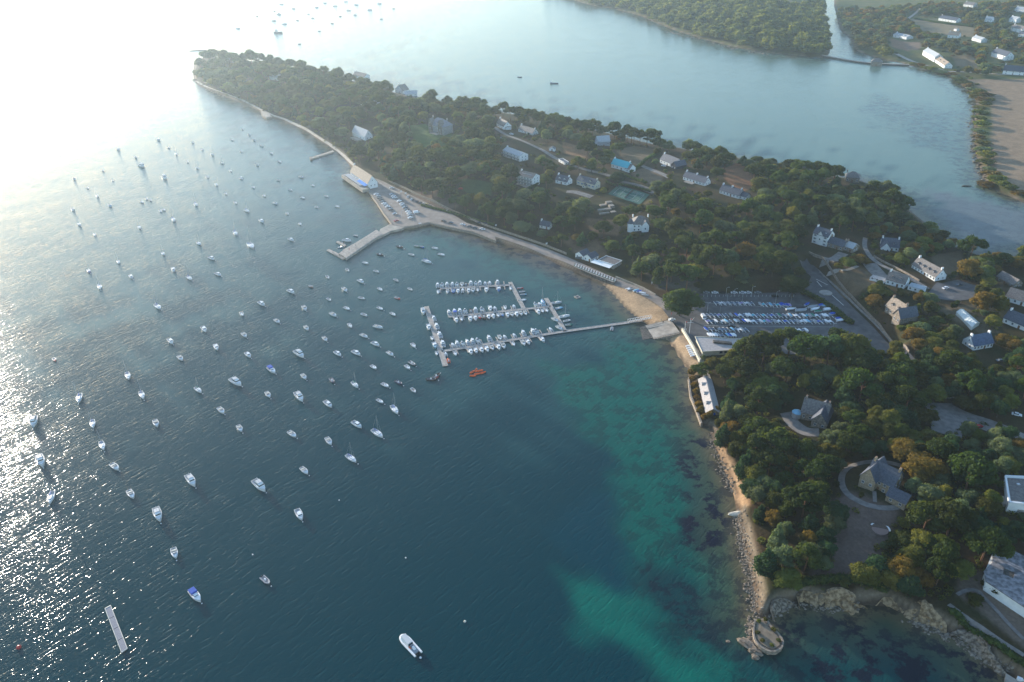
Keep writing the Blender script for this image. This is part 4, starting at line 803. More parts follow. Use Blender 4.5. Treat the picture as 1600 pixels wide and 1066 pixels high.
# ------------------------------------------------------------------ boats
def outline(L, B, t, tr=.84, pw=2.3):
    return (B / 2) * ((tr + (1 - tr) * t / .4) if t < .4 else max(0, 1 - ((t - .4) / .6) ** pw))
def hullparts(L, B, D, root, hm, dm, fd=.45, floor=.25, tr=.84, n=9, fdm=None, tipr=.02):
    A = MB(); V = []; 
    for i in range(n):
        t = i / (n - 1); w = max(outline(L, B, t, tr), tipr); y = -L / 2 + L * t; z = D * (1 + .28 * t * t); kz = -.35 + (.35 if t > .9 else 0)
        V += [(-w, y, z), (-w * .86, y - .02 * L * t, .12), (0, y - .05 * L * t, kz), (w * .86, y - .02 * L * t, .12), (w, y, z)]
    F = [(i * 5 + j, i * 5 + j + 1, i * 5 + j + 6, i * 5 + j + 5) for i in range(n - 1) for j in range(4)] + [(4, 3, 2, 1, 0)]
    A.add(V, F).obj('hull', hm, root)
    G = MB(); V = []; ins = min(.18, B * .1)
    for i in range(n):
        t = i / (n - 1); w = max(outline(L, B, t, tr), tipr); y = -L / 2 + L * t * .985 + .01; z = D * (1 + .28 * t * t) + .03; wi = max(w - ins, .01); yi = min(max(y, -L / 2 + .15), L / 2 - .25)
        V += [(-w - .03, y, z), (-wi, yi, z), (-wi * .95, yi, floor), (wi * .95, yi, floor), (wi, yi, z), (w + .03, y, z)]
    F = [(i * 6 + j, i * 6 + 6 + j, i * 6 + 7 + j, i * 6 + j + 1) for i in range(n - 1) for j in range(5)] + [(0, 1, 2, 3, 4, 5)]
    G.add(V, F).obj('cockpit', dm, root)
    if fd > 0:
        V = []; k0 = int((1 - fd) * (n - 1))
        for i in range(k0, n):
            t = i / (n - 1); w = max(outline(L, B, t, tr) - .02, .01); y = -L / 2 + L * t * .98; z = D * (1 + .28 * t * t) + .05; V += [(-w, y, z), (0, y, z + .10), (w, y, z)]
        m = n - k0; G2 = MB().add(V, [(i * 3 + j, i * 3 + 3 + j, i * 3 + 4 + j, i * 3 + 1 + j) for i in range(m - 1) for j in range(2)]); G2.add([V[0], V[1], V[2], (V[2][0] * .9, V[2][1], floor), (V[0][0] * .9, V[0][1], floor)], [(0, 4, 3, 2, 1)]); G2.obj('foredeck', fdm or hm, root)
def cabin(root, y, w, l, z0, h, m=None, t=.78, name='cabin'):
    c = MB().box((0, y, z0 + h / 2), (w, l, h), taper=t, ty=.84).obj(name, m or white, root)
    k = .5 * (1 + t); MB().box((0, y, z0 + h * .58), (w * (k + .035), l * .955, h * .34), taper=.93, ty=.97).obj('windows', glass, c)
def outboard(root, L, x=0.0, z=.55): MB().box((x, -L / 2 - .22, z + .1), (.34, .5, .5), taper=.8).box((x, -L / 2 - .2, z - .5), (.16, .22, .9)).obj('outboard_motor', blackr, root)
def b_motor():
    r = put('motorboat', None); hullparts(6.2, 2.3, .72, r, white, offw, .42); cabin(r, .35, 1.6, 2.0, .72, .95); outboard(r, 6.2); MB().tube((-.7, 2.3, .98), (0, 2.95, 1.45), .03, n=4).tube((.7, 2.3, .98), (0, 2.95, 1.45), .03, n=4).obj('bow_rail', alu, r); return r
def b_cuddy():
    r = put('motorboat', None); hullparts(5.6, 2.2, .7, r, white, offw, .50); MB().add([(-.8,.1,.78),(.8,.1,.78),(.6,.75,1.35),(-.6,.75,1.35),(-.8,.2,.76),(.8,.2,.76),(.6,.85,1.33),(-.6,.85,1.33)], [(0,1,2,3),(5,4,7,6),(3,2,6,7)]).obj('windscreen', glass, r); MB().box((0,-1.5,.5), (1.5,.5,.45)).obj('seat', cream, r); outboard(r, 5.6); return r
def b_open():
    r = put('motorboat', None); hullparts(4.8, 1.9, .6, r, white, offw, .30); MB().box((.15, -.1, .65), (.6, .5, .8), taper=.8).obj('console', white, r); MB().box((0, -1.2, .5), (1.4, .4, .35)).obj('seat', greyr, r); outboard(r, 4.8, z=.5); return r
def b_row():
    r = put('rowing_boat', None); hullparts(4.2, 1.6, .5, r, white, offw, .16, .15, tr=.7); MB().box((0, -.6, .42), (1.25, .26, .06)).obj('thwart', woodm, r); MB().box((0, .5, .42), (1.2, .26, .06)).obj('thwart', woodm, r); return r
def b_rib():
    r = put('inflatable_boat', None); hullparts(5.0, 1.5, .45, r, offw, greyr, .25, .2, tr=.9)
    pts = [(-.85, -2.6, .5), (-.85, .8, .55), (-.55, 1.9, .65), (0, 2.5, .75), (.55, 1.9, .65), (.85, .8, .55), (.85, -2.6, .5)]
    t = MB(); [t.tube(a, b, .24, .24, 8) for a, b in zip(pts[:-1], pts[1:])]; t.obj('tube', blackr, r)
    MB().box((0, -.2, .75), (.6, .7, .9), taper=.8).obj('console', white, r); outboard(r, 5.0); return r
def b_canopy():
    r = put('motorboat', None); hullparts(6.6, 2.4, .8, r, white, offw, .46); MB().box((0, -1.7, 1.75), (2.0, 2.2, .12)).box((0, -.5, 1.5), (1.9, .1, .5)).obj('canopy', bluec, r); cabin(r, .2, 1.5, 1.1, .8, .6)
    p = MB(); [p.tube((x, y, .8), (x, y, 1.72), .03, n=4) for x in (-.9, .9) for y in (-.8, -2.6)]; p.obj('canopy_frame', alu, r); outboard(r, 6.6); return r
def b_sail(L=7.5, mast=10, hm=None, cover=None, nm='sailboat'):
    B = L * .34; r = put(nm, None); hullparts(L, B, .85, r, hm or white, offw, .62, .35, tr=.68); cabin(r, L * .08, B * .52, L * .38, .92, .42, t=.8)
    MB().tube((0, L * .1, .9), (0, L * .1, mast), .075, .05).obj('mast', alu, r); MB().tube((0, L * .09, 1.9), (0, -L * .33, 1.85), .06).obj('boom', alu, r)
    MB().tube((0, L * .07, 2.02), (0, -L * .31, 1.98), .17, .11, 6).obj('sail_cover', cover or bluec, r)
    s = MB(); s.tube((0, L * .47, 1), (0, L * .1, mast * .97), .02, n=3); s.tube((0, -L * .48, .95), (0, L * .1, mast * .97), .02, n=3); [s.tube((x, L * .07, .9), (0, L * .1, mast * .85), .02, n=3) for x in (-B * .45, B * .45)]; s.obj('rigging', alu, r)
    MB().box((0, -L * .49, .1), (.35, .06, 1.2)).obj('rudder', white, r); return r
def b_big():
    r = put('motor_cruiser', None); hullparts(9.0, 3.1, 1.1, r, white, offw, .45, .5); cabin(r, .2, 2.3, 3.6, 1.1, 1.5); MB().box((0, -.2, 2.75), (1.8, 2.2, .15)).obj('roof_hatch', offw, r)
    MB().tube((0, -.8, 2.7), (0, -.8, 4.3), .05).obj('aerial', alu, r); MB().tube((-1, 3.4, 1.4), (0, 4.2, 2.0), .035, n=4).tube((1, 3.4, 1.4), (0, 4.2, 2.0), .035, n=4).obj('bow_rail', alu, r); return r
def b_trawler():
    r = put('fishing_trawler', None); hullparts(15, 4.8, 1.9, r, navy, woodm, .3, .8); cabin(r, -2.6, 3, 4, 1.9, 2.6); cabin(r, -2.9, 2.2, 2.4, 4.5, 1.4, name='upper_cabin')
    for y, h in ((3.6, 8), (-5.2, 7.5)): MB().tube((0, y, 1), (0, y, h), .14).obj('mast', woodm, r)
    MB().tube((0, 3.6, 7), (0, -1, 5), .09).obj('boom', woodm, r); MB().box((0, 2, 2), (2.4, 2.6, 1)).obj('deck_gear', greyc, r); return r
def b_barge():
    r = put('work_barge', None); hullparts(9, 3, .7, r, navy, greyc, .2, .2); MB().box((0, -3.2, 1.5), (1.6, 1.8, 1.8), taper=.9).obj('wheelhouse', offw, r); return r
def b_cat(beam=2.2, m2=None, mast=True, Lc=5.4):
    r = put('catamaran', None)
    for s in (-1, 1):
        V = []; n = 6
        for i in range(n):
            t = i / (n - 1); w = .25 * (1 if .15 < t < .75 else .5); y = -Lc / 2 + Lc * t; V += [(s * beam / 2 - w, y, .75), (s * beam / 2, y, .35), (s * beam / 2 + w, y, .75), (s * beam / 2, y, .82)]
        MB().add(V, [(i * 4 + j, i * 4 + (j + 1) % 4, i * 4 + 4 + (j + 1) % 4, i * 4 + 4 + j) for i in range(n - 1) for j in range(4)] + [(3, 2, 1, 0), tuple(range(4 * n - 4, 4 * n))]).obj('hull', white, r)
    MB().box((0, -.5, .86), (beam - .1, 2.0, .05)).obj('trampoline', m2 or mesh_m, r)
    MB().box((0, .55, .86), (beam, .14, .12)).box((0, -1.55, .86), (beam, .14, .12)).obj('crossbeam', alu, r)
    if mast: MB().tube((0, .6, .9), (0, .4, 8.2), .055, .04, 5).obj('mast', alu, r)
    return r
def b_dinghy(cover=None, Lc=4.2, mast=False):
    r = put('sailing_dinghy', None); hullparts(Lc, 1.6, .45, r, white, white, .2, .2, tr=.75)
    V = []; n = 7
    for i in range(n):
        t = i / (n - 1); w = max(outline(Lc, 1.6, t, .75) + .03, .03); y = -Lc / 2 + Lc * t; z = .45 * (1 + .28 * t * t) + .05; V += [(-w, y, z), (0, y, z + .2), (w, y, z)]
    MB().add(V, [(i * 3 + j, i * 3 + 3 + j, i * 3 + 4 + j, i * 3 + 1 + j) for i in range(n - 1) for j in range(2)]).obj('cover', cover or white, r)
    MB().box((0, -.3, -.25), (.08, 3, .08)).box((0, -.6, -.25), (1.5, .12, .3)).obj('trolley', alu, r)
    if mast: MB().tube((0, .6, .5), (0, .5, 6.2), .05, .035, 5).obj('mast', alu, r)
    return r
def b_kayak():
    r = put('kayak', None); hullparts(3.6, .75, .25, r, orange, blackr, .4, .12, tr=.2, n=8); MB().box((0, -.4, .3), (.4, .1, .35)).obj('seat_back', blackr, r); return r
BP = {'m': b_motor(), 'c': b_cuddy(), 'o': b_open(), 'w': b_row(), 'r': b_rib(), 'k': b_canopy(), 's': b_sail(), 'S': b_sail(6.2, 8, None, greenc), 'l': b_sail(11.5, 15, None, navy), 'b': b_big(), 't': b_trawler(), 'g': b_barge()}
for v in BP.values(): register(v)
USED = set()
def place(kind, loc, az, scale=1.0, hull=None, group=None, cat=None, protos=None):
    pr = (protos or BP)[kind]
    if id(pr) in USED: o = copytree(pr)
    else: o = pr; USED.add(id(pr))
    o.location = loc; o.rotation_euler = (0, 0, -R(az)); o.scale = (scale,) * 3
    if hull:
        for c in o.children:
            if c.name.split('.')[0] in ('hull', 'tube', 'foredeck') or (hull is orange and 'cockpit' in c.name): recolour(c, hull)
    if group: o['group'] = group
    o['category'] = cat or {'w': 'rowing boat', 'r': 'inflatable boat', 's': 'sailboat', 'S': 'sailboat', 'l': 'sailboat', 't': 'fishing boat', 'g': 'work boat'}.get(kind, 'motorboat')
    return o
DESC = {'m': 'white cabin motorboat', 'c': 'white runabout', 'o': 'small open motorboat', 'w': 'small pale rowing boat', 'r': 'dark inflatable boat', 'k': 'white blue-canopied motorboat', 's': 'moored white sailboat', 'S': 'small moored sailboat', 'l': 'large moored sailboat', 'b': 'large white motor cruiser'}
MOOR = """m248,219 m185,234 c212,246 b222,260 o264,231 S275,241 o293,253 S308,263 b257,278 o161,267 o176,282 c116,280 o137,294 S152,307 c172,322 c114,328 S124,351 o148,367 o222,316 o229,311 o235,313 o251,330 o256,328 S218,356 s271,344 s306,320 o324,277 S338,289 o353,303 o368,317 s386,330 s368,365 l392,384 S311,381 m331,404 S255,397 m271,422 s296,435 m341,429 m205,433 S185,410 s156,449 S139,424 o301,223 o316,234 S332,242 S347,255 o360,267 m377,279 o396,293 o363,219 o377,237 o379,202 c390,211 c397,219
c409,228 o424,240 o437,253 c402,258 w435,282 w454,297 c471,277 o489,290 w510,307 o473,309 w495,324 o527,323 o413,306 c430,318 w449,334 o469,350 m409,346 m455,375 m455,456 w486,448 w512,433 w543,422 o571,411 r594,398 w588,424 m564,440 w619,438 o594,452 w641,452 c539,453 w621,466 w514,468 w565,466 m409,475 o378,491 c476,482 o542,482 c521,492 w569,492 o594,482 o614,491 c433,502 c479,513 o547,509 c591,511 c569,525 c382,524 c508,530 m587,538 o646,540 m388,555 b468,554 m528,553 m557,552 c610,553 o584,574 k425,579 r644,568 o637,574
w85,562 m267,534 c282,560 s200,588 s222,618 S310,610 s124,623 b53,660 s145,663 s160,697 b64,721 c180,730 c244,662 m338,543 b369,598 c475,589 r519,595 S555,602 r623,598 w646,610 r674,593 w679,591 r682,588 c419,617 b468,621 m513,632 o594,627 s617,641 c375,670 c457,679 m558,664 s590,678 c514,690 s549,717 c476,736 b406,760 s80,778 c205,773 b299,752 b247,805 c273,865 k306,932 m468,805 r415,907 m319,515 s247,480 c346,642 o602,602
r625,386 w652,385 w659,386 o680,388 s667,409 w643,398 o690,398""".split()
HULLS = {(621,466): redh, (85,562): redh, (139,424): blueh, (659,386): blueh, (652,385): greenh, (486,448): blackr, (594,398): blackr, (519,595): navy, (623,598): navy, (679,591): redh, (652,385): greenh, (415,907): greyr, (644,568): greyr, (619,438): offw, (172,322): lblue}
HN = {id(orange): "orange", id(cream): "cream", id(redh): 'red', id(blueh): 'blue', id(greenh): 'green', id(blackr): 'black', id(navy): 'navy', id(greyr): 'grey', id(offw): 'grey', id(lblue): 'pale blue'}
rg = random.Random(3)
def buoy(p, m=None, s=1.0, desc='small white mooring buoy'):
    o = MB().ball((0, 0, .12), (.28 * s, .28 * s, .26 * s), 8, 5).obj('mooring_buoy', m or white); o.location = p; tag(o, None, 'buoy', 'mooring buoys'); later(o, desc); return o
for e in MOOR:
    k = e[0]; x, y = map(int, e[1:].split(',')); hm = HULLS.get((x, y)); az = 141 + rg.uniform(-11, 11)
    if y < 330 and x > 420: az -= 8
    if x > 560 and y < 520: az -= 12
    if x < 160 and y > 600: az += 12
    if (x, y) == (674, 593): az = 100
    if (x, y) == (679, 591): az = 60
    if (x, y) == (682, 588): az = 30
    sc_ = {'m': 1.05, 'c': 1.05, 'o': 1.0, 'w': 1.1, 'r': .95, 's': 1.0, 'S': .95, 'l': 1, 'b': .98, 'k': 1.05}[k] * 1.15 * rg.uniform(.92, 1.08)
    loc = P(x, y, .4); loc.z = 0
    o = place(k, loc, az, sc_, hm, 'boats on moorings in the bay'); d = DESC[k]
    if hm: d = {'w': 'small %s rowing boat', 'r': '%s inflatable boat', 'o': '%s open motorboat', 'c': '%s motorboat', 'S': 'small %s sailboat', 's': '%s sailboat'}.get(k, '%s motorboat') % HN.get(id(hm), "pale")
    later(o, d, (x, y))
    if y > 330 and k not in 'w' and rg.random() < .75:
        hl = {'m': 3.1, 'c': 2.8, 'o': 2.4, 'r': 2.6, 's': 3.8, 'S': 3.1, 'l': 5.8, 'b': 4.5, 'k': 3.3}[k] + 1.4
        buoy(loc + Vector((math.sin(R(az)) * hl, math.cos(R(az)) * hl, 0)))
buoy(P(29.7, 1012), redh, 3.2, 'big red round buoy near the lower left corner'); buoy(P(726.5, 971.5), cream, 1.8, 'lone cream buoy in dark open water')
for q in ((395,867),(530,782),(634,872),(300,221),(540,282),(500,249)): buoy(P(*q), None, 1.1, 'lone little white buoy')
# sailboats and trawler beyond the point
FARB = "s440,7 s459,14 b436,23 w429,18 w402,26 s428,33 s445,38 s372,45 w465,32 w482,22 S489,29 s495,12 s508,5 s524,10 w519,37 w532,26 s541,3 s545,17 S555,24 s557,8 s578,16 s593,6 w615,14 w596,30 w499,49 w468,69 g866,131 w812,121".split()
for e in FARB:
    k = e[0]; x, y = map(int, e[1:].split(',')); az = 105 + rg.uniform(-12, 12)
    o = place(k, P(x, y), az, {'s': 1.45, 'S': 1.3, 'b': 1.2, 'w': 1.5, 'g': 1.25}[k], navy if k == 'w' else None, 'boats anchored beyond the point'); later(o, {'s': 'distant pale sailboat', 'S': 'small distant sailboat', 'b': 'distant motor cruiser', 'w': 'tiny distant dinghy', 'g': 'dark flat work barge'}[k], (x, y))
o = place('t', P(435, 52), 100, 1.15); o['label'] = 'dark two-masted fishing trawler beyond the tip of the point'
# the big inflatable ferry with twin stern sponsons
r = thing('work_inflatable', 'big grey and white inflatable with a long pale cabin roof', 'inflatable boat', P(641, 1010), R(38))
pts = [(-1.35, -5.2, .6), (-1.5, 2.6, .6), (-1.1, 4.6, .7), (-.4, 5.3, .8), (.4, 5.3, .8), (1.1, 4.6, .7), (1.5, 2.6, .6), (1.35, -5.2, .6)]
t = MB(); [t.tube(a, b, .42, .42, 8) for a, b in zip(pts[:-1], pts[1:])]; t.obj('tube', white, r); MB().box((0, .3, .5), (2.4, 9.0, .5)).obj('hull_floor', greyr, r)
MB().box((0, 2.0, 1.35), (2.1, 4.8, 1.5), taper=.9).obj('cabin', white, r); MB().box((0, 2.0, 2.15), (2.0, 4.6, .1)).obj('roof', offw, r); MB().box((0, -.45, 1.5), (1.9, .12, .8)).obj('windows', glass, r)
MB().box((.1, -2.2, 1.15), (.9, 1.5, .9), taper=.75).obj('console', white, r); MB().box((-.8, -1.0, 1.0), (.25, 1.4, .3)).obj('lifebuoy_rack', orange, r)
MB().box((-.45, -5.0, .9), (.4, .6, .8), taper=.8).obj('outboard_motor', blackr, r); MB().box((.45, -5.0, .9), (.4, .6, .8), taper=.8).obj('outboard_motor', blackr, r)
r.rotation_euler.z = -R(320) ; buoy(P(657, 1028), None, 1.6, 'white mooring buoy')
# raft pontoon
r = thing('pontoon_raft', 'long ribbed floating pontoon raft alone at the lower left', 'pontoon')
a, b, c_, d_ = [P(x, y, .5) for x, y in ((164,951),(173,946.4),(199,1013.5),(190,1020))]
for k in range(4):
    u0, u1 = k / 4 + .004, (k + 1) / 4 - .004; MB().prism([tuple(a.lerp(d_, u0)[:2]), tuple(b.lerp(c_, u0)[:2]), tuple(b.lerp(c_, u1)[:2]), tuple(a.lerp(d_, u1)[:2])], -.2, .5).obj('float', floatm, r)
    for q in range(9):
        v0 = u0 + (u1 - u0) * (q + .08) / 9; v1 = u0 + (u1 - u0) * (q + .85) / 9
        MB().prism([tuple(a.lerp(d_, v0)[:2]), tuple(b.lerp(c_, v0)[:2]), tuple(b.lerp(c_, v1)[:2]), tuple(a.lerp(d_, v1)[:2])], .45, .56).obj('plank', mat('pale_planks', (.36,.34,.36), .85, .1, 2), r)
for p0, p1 in ((a, d_), (b, c_), (a, b), (c_, d_)): MB().tube(p0 + Vector((0, 0, .08)), p1 + Vector((0, 0, .08)), .14, n=4).obj('edge_rail', cream, r)
r = thing('bathing_raft', 'small square bathing raft with dark centre off the terrace', 'raft', P(902, 465), .5); MB().box((0, 0, .3), (3.2, 3.2, .5)).obj('deck', deckm, r); MB().box((0, 0, .6), (1.6, 1.6, .12)).obj('mat', blackr, r)
for s in ((-1.4, -1.4), (1.4, -1.4), (1.4, 1.4), (-1.4, 1.4)): MB().tube((s[0], s[1], .4), (s[0], s[1], 1.2), .06).obj('post', alu, r)

# ------------------------------------------------------------------ marina
def pontoon(a, b, w, label, fingers=()):
    A, B = P(*a, .45), P(*b, .45); d = (B - A); L = d.length; d.normalize(); n = Vector((-d.y, d.x, 0))
    o = thing('pontoon', label, 'pontoon', A, math.atan2(d.y, d.x)); MB().box((L / 2, 0, 0), (L, w, .18)).obj('deck', deckm, o)
    m = MB(); k = max(2, int(L / 6)); [m.box((L * (i + .5) / k, 0, -.35), (2.2, w * .8, .5)) for i in range(k)]; m.obj('float', floatm, o)
    for s in (-1, 1): MB().box((L / 2, s * (w / 2 + .04), .03), (L, .1, .26)).obj('edge_beam', woodm if False else alu, o)
    for x, y, s, Lf in fingers:
        q = P(x, y, .45) - A; u = q.x * d.x + q.y * d.y
        if -1 < u < L + 1: MB().box((u, s * (w / 2 + Lf / 2), -.02), (.6, Lf, .16)).add([(u - .3, s * w / 2, .05), (u - 1.3, s * w / 2, .05), (u - .3, s * (w / 2 + 1.6), .05)], [(0, 1, 2) if s < 0 else (2, 1, 0)]).obj('finger', deckm, o)
    return o, A, d, n
zz = lambda x, y: (640 + x / 5, 420 + y / 5)
ORDN = ['first','second','third','fourth','fifth','sixth','seventh','eighth','ninth','tenth','eleventh','twelfth','thirteenth','fourteenth','fifteenth','sixteenth','seventeenth','eighteenth','nineteenth','twentieth','twenty-first','twenty-second','twenty-third','twenty-fourth','twenty-fifth','twenty-sixth','twenty-seventh','twenty-eighth','twenty-ninth','thirtieth','thirty-first','thirty-second','thirty-third','thirty-fourth','thirty-fifth']
def berths(row, a, b, w, xs, side, kinds, plabel, sidename, az_off=0, hulls={}, Lf=5.0):
    """boats moored stern to the walkway, one per berth; row = list of zoomed x positions"""
    out = []
    A, B = P(*a, 0), P(*b, 0); d = (B - A).normalized(); n = Vector((-d.y, d.x, 0))
    for i, x in enumerate(xs):
        px, py = 640 + x / 5, 0; u = (px - a[0]) / (b[0] - a[0]); base = P(a[0] + u * (b[0] - a[0]), a[1] + u * (b[1] - a[1]), .5); base.z = 0
        k = kinds[i % len(kinds)]; s = rg.uniform(.95, 1.08) * 1.08; hl = {'m': 3.2, 'c': 2.9, 'o': 2.5, 'r': 2.7, 'S': 3.2, 's': 3.8, 'k': 3.4}[k] * s
        pos = base + n * side * (w / 2 + hl + .8); v = n * side; az = math.degrees(math.atan2(v.x, v.y)) + rg.uniform(-3, 3)
        if side > 0: az = az
        o = place(k, pos, az if rg.random() < .85 else az + 180, s, hulls.get(i), 'boats berthed along ' + plabel)
        c = HN.get(id(hulls.get(i)), 'white')
        o['label'] = f"{c} {DESC[k].replace('white ', '').replace('moored ', '').replace('dark ','')}, {ORDN[i]} from the left on the {sidename} side of {plabel}"
    return out
def fing(xs, side, y, Lf=5.2):
    return [(640 + x / 5, y, side, Lf) for x in xs]
T1, M1, W1p = ((688,451),(799,445.5)), ((701,495),(860,479)), ((690,549),(884,517.5))
def on(seg, x): (x0, y0), (x1, y1) = seg; return y0 + (x - x0) / (x1 - x0) * (y1 - y0)
def fl(seg, north, south): return [(640 + x / 5, on(seg, 640 + x / 5), s, 5.2) for xs, s in ((north, 1), (south, -1)) for x in xs]
pontoon(*T1, 2.0, 'top pontoon of the marina, shortest of the three berth walkways', fl(T1, [236,313,390,460,535,610,672,740], [243,325,436,512,552,615,676,741]))
pontoon(*M1, 2.0, 'middle pontoon of the marina with boats on both sides', fl(M1, [338,422,505,593,660,733,803,1015,1070], [342,418,485,556,625,700,772,840,918,975,1045]))
pontoon(W1p[0], W1p[1], 2.2, 'lower berth pontoon joining the west pontoon to the shore walkway', fl(W1p, [332,410,490,575,660,695,740,815,885,960,1040,1100], [362,440,520,565,610,655,707,780,858,930,1000]))
pontoon((666,479),(696,572), 2.8, 'wide west pontoon at the outer end of the marina'); pontoon((797,441),(818,481.5), 2.4, 'short link pontoon between top and middle walkways'); pontoon((853,466),(883,518), 2.4, 'east pontoon with small boats along it')
pontoon((884,517.5),(1003,501), 2.4, 'long bare walkway from the marina to the slipway')
g = thing('gangway', 'white railed gangway bridge from the walkway to the slipway head', 'gangway')
ga, gb = P(981,503.5,.6), P(1017,496.5,2.3); dd = (gb - ga).normalized(); nn_ = Vector((-dd.y, dd.x, 0)) * 1.1
MB().add([ga - nn_, ga + nn_, gb + nn_, gb - nn_] + [v - Vector((0, 0, .2)) for v in (ga - nn_, ga + nn_, gb + nn_, gb - nn_)], [(3,2,1,0),(4,5,6,7),(0,1,5,4),(2,3,7,6),(1,2,6,5),(3,0,4,7)]).obj('deck', deckm, g)
for s in (-1, 1):
    MB().tube(ga + nn_ * s + Vector((0, 0, 1.3)), gb + nn_ * s + Vector((0, 0, 1.3)), .1, n=4).obj('top_rail', white, g)
    for k in range(10): p0 = ga.lerp(gb, k / 9) + nn_ * s; MB().tube(p0, p0 + Vector((0, 0, 1.3)) + dd * .5, .08, n=4).obj('truss_bar', white, g)
PL = ('the top pontoon', 'the middle pontoon', 'the lower pontoon', 'the west pontoon', 'the east pontoon')
berths(0, *T1, 2.0, [218,253,292,334,370,410,441,480,518,551,592,628,690], 1, 'mcmmccrmcmoom', PL[0], 'far', hulls={6: blackr})
berths(0, *T1, 2.0, [225,297,343,378,414,460,494,532,597,694,787], -1, 'ocrmomcommS'.replace('S','o'), PL[0], 'near', hulls={2: blueh, 9: blueh})
berths(0, *M1, 2.0, [315,360,401,442,487,524,573,640,676,755,825,995,1027,1055], 1, 'mkmcrmcmooocos', PL[1], 'far', hulls={4: blackr, 13: lblue})
berths(0, *M1, 2.0, [357,399,466,505,540,573,607,643,683,716,754,789,823,858,893,992,1027,1060], -1, 'mommormmoomcmccmoo', PL[1], 'near', hulls={4: redh, 9: blueh})
berths(0, *W1p, 2.2, [352,388,430,468,510,550,640,722,760,835,910,985,1012,1122], 1, 'omcmmcmcoommco', PL[2], 'far')
berths(0, *W1p, 2.2, [342,460,500,543,585,628,675,715,793,868,905,1017], -1, 'ommmmcmcocmm', PL[2], 'near')
def along(lst, az, plabel, side):
    n = len(lst)
    for i, (k, x, y, s, hm) in enumerate(lst):
        o = place(k, P(x, y), az + rg.uniform(-4, 4), s * 1.1, hm, 'boats berthed along ' + plabel); c = HN.get(id(hm), 'white')
        o['label'] = f"{c} {DESC[k].replace('white ', '').replace('dark ', '').replace('moored ', '').replace('small pale ', '')} alongside {plabel}, number {['one','two','three','four','five','six'][i]} from the top, {side} side"
wz = [zz(*q) for q in ((106,338),(150,462),(176,548),(197,603),(212,665))]; along([(k, q[0], q[1], s, hm) for k, q, s, hm in zip('bmomo', wz, (.85,1.1,.9,1.05,.9), (None,None,None,lblue,None))], 168, PL[3], 'outer')
wz = [zz(*q) for q in ((190,393),(213,455),(236,523),(260,592),(284,672),(303,722))]; along([(k, q[0], q[1], s, hm) for k, q, s, hm in zip('mmmmoo', wz, (.95,1.05,1.1,1.1,.8,.9), (None,None,None,None,None,orange))], 345, PL[3], 'inner')
wz = [zz(*q) for q in ((1150,272),(1168,312),(1210,378),(1230,410),(1243,443))]; along([(k, q[0], q[1], 1, hm) for k, q, hm in zip('SoSww', wz, (offw,lblue,white,white,greenh))], 78, PL[4], 'shore')
wz = [zz(*q) for q in ((1137,403),(1170,467))]; along([(k, q[0], q[1], 1, None) for k, q in zip('cc', wz)], 150, PL[4], 'inner')
wz = [zz(*q) for q in ((866,155),(880,183),(890,205),(884,249))]; along([(k, q[0], q[1], .9, hm) for k, q, hm in zip('wwwo', wz, (redh,offw,lblue,white))], 82, 'the link pontoon', 'shore')
o = place('r', P(956, 514.5), 10, .9, greyr); o['label'] = 'grey inflatable with a red bow tied to the long shore walkway'
for i, (x, y, az) in enumerate(((738,582,40),(744,579,10),(750,580,70),(755,583,60),(739,588,95),(746,585,80))):
    o = place('w', P(x, y), az, .85, orange, 'orange school boats tied together'); o['label'] = ['orange dinghy at the upper left of the orange cluster','topmost orange dinghy of the cluster','orange dinghy at the upper right of the cluster','rightmost orange dinghy of the cluster','lowest orange dinghy of the cluster','middle orange dinghy of the cluster'][i]
# boats at the stone jetty
for k, x, y, az, s, lb, hm in (('m',542,377,108,1.25,'large white cabin boat along the stone jetty',None),('o',556,369,115,.9,'grey open boat moored behind the stone jetty',offw),('r',535,380,128,.8,'small dark inflatable between the jetty fingers',None),('c',532,387,70,.75,'small white boat by the jetty end platform',None),('w',549,398,85,.8,'white tender at the near side of the jetty platform',white),('b',656,353,82,.8,'white motor cruiser tied up beneath the quay wall',None)):
    o = place(k, P(x, y), az, s, hm); o['label'] = lb
# ------------------------------------------------------------------ dinghy park
CP = {'A': b_cat(mast=False), 'B': b_cat(2.2, lilac), 'D': b_cat(2.2, bluec), 'E': b_cat(1.9, turq, False), 'F': b_cat(2.3, greyc), 'G': b_cat(2.1, white, False), 'h': b_dinghy(), 'i': b_dinghy(greyc), 'j': b_dinghy(lblue), 'n': b_dinghy(lilac, mast=True), 'p': b_dinghy(greenc), 'q': b_dinghy(bluec), 'u': b_dinghy(blackr)}
for v in CP.values(): register(v)
CD = {'A': 'white catamaran with dark trampoline', 'B': 'white catamaran with lilac cover', 'D': 'white catamaran with blue cover', 'E': 'small catamaran with turquoise cover', 'F': 'white catamaran with grey cover', 'G': 'white catamaran with white trampoline', 'h': 'white covered dinghy', 'i': 'grey covered dinghy', 'j': 'pale blue covered dinghy', 'n': 'lilac covered dinghy', 'p': 'green covered dinghy', 'q': 'blue covered dinghy', 'u': 'dark upturned dinghy'}
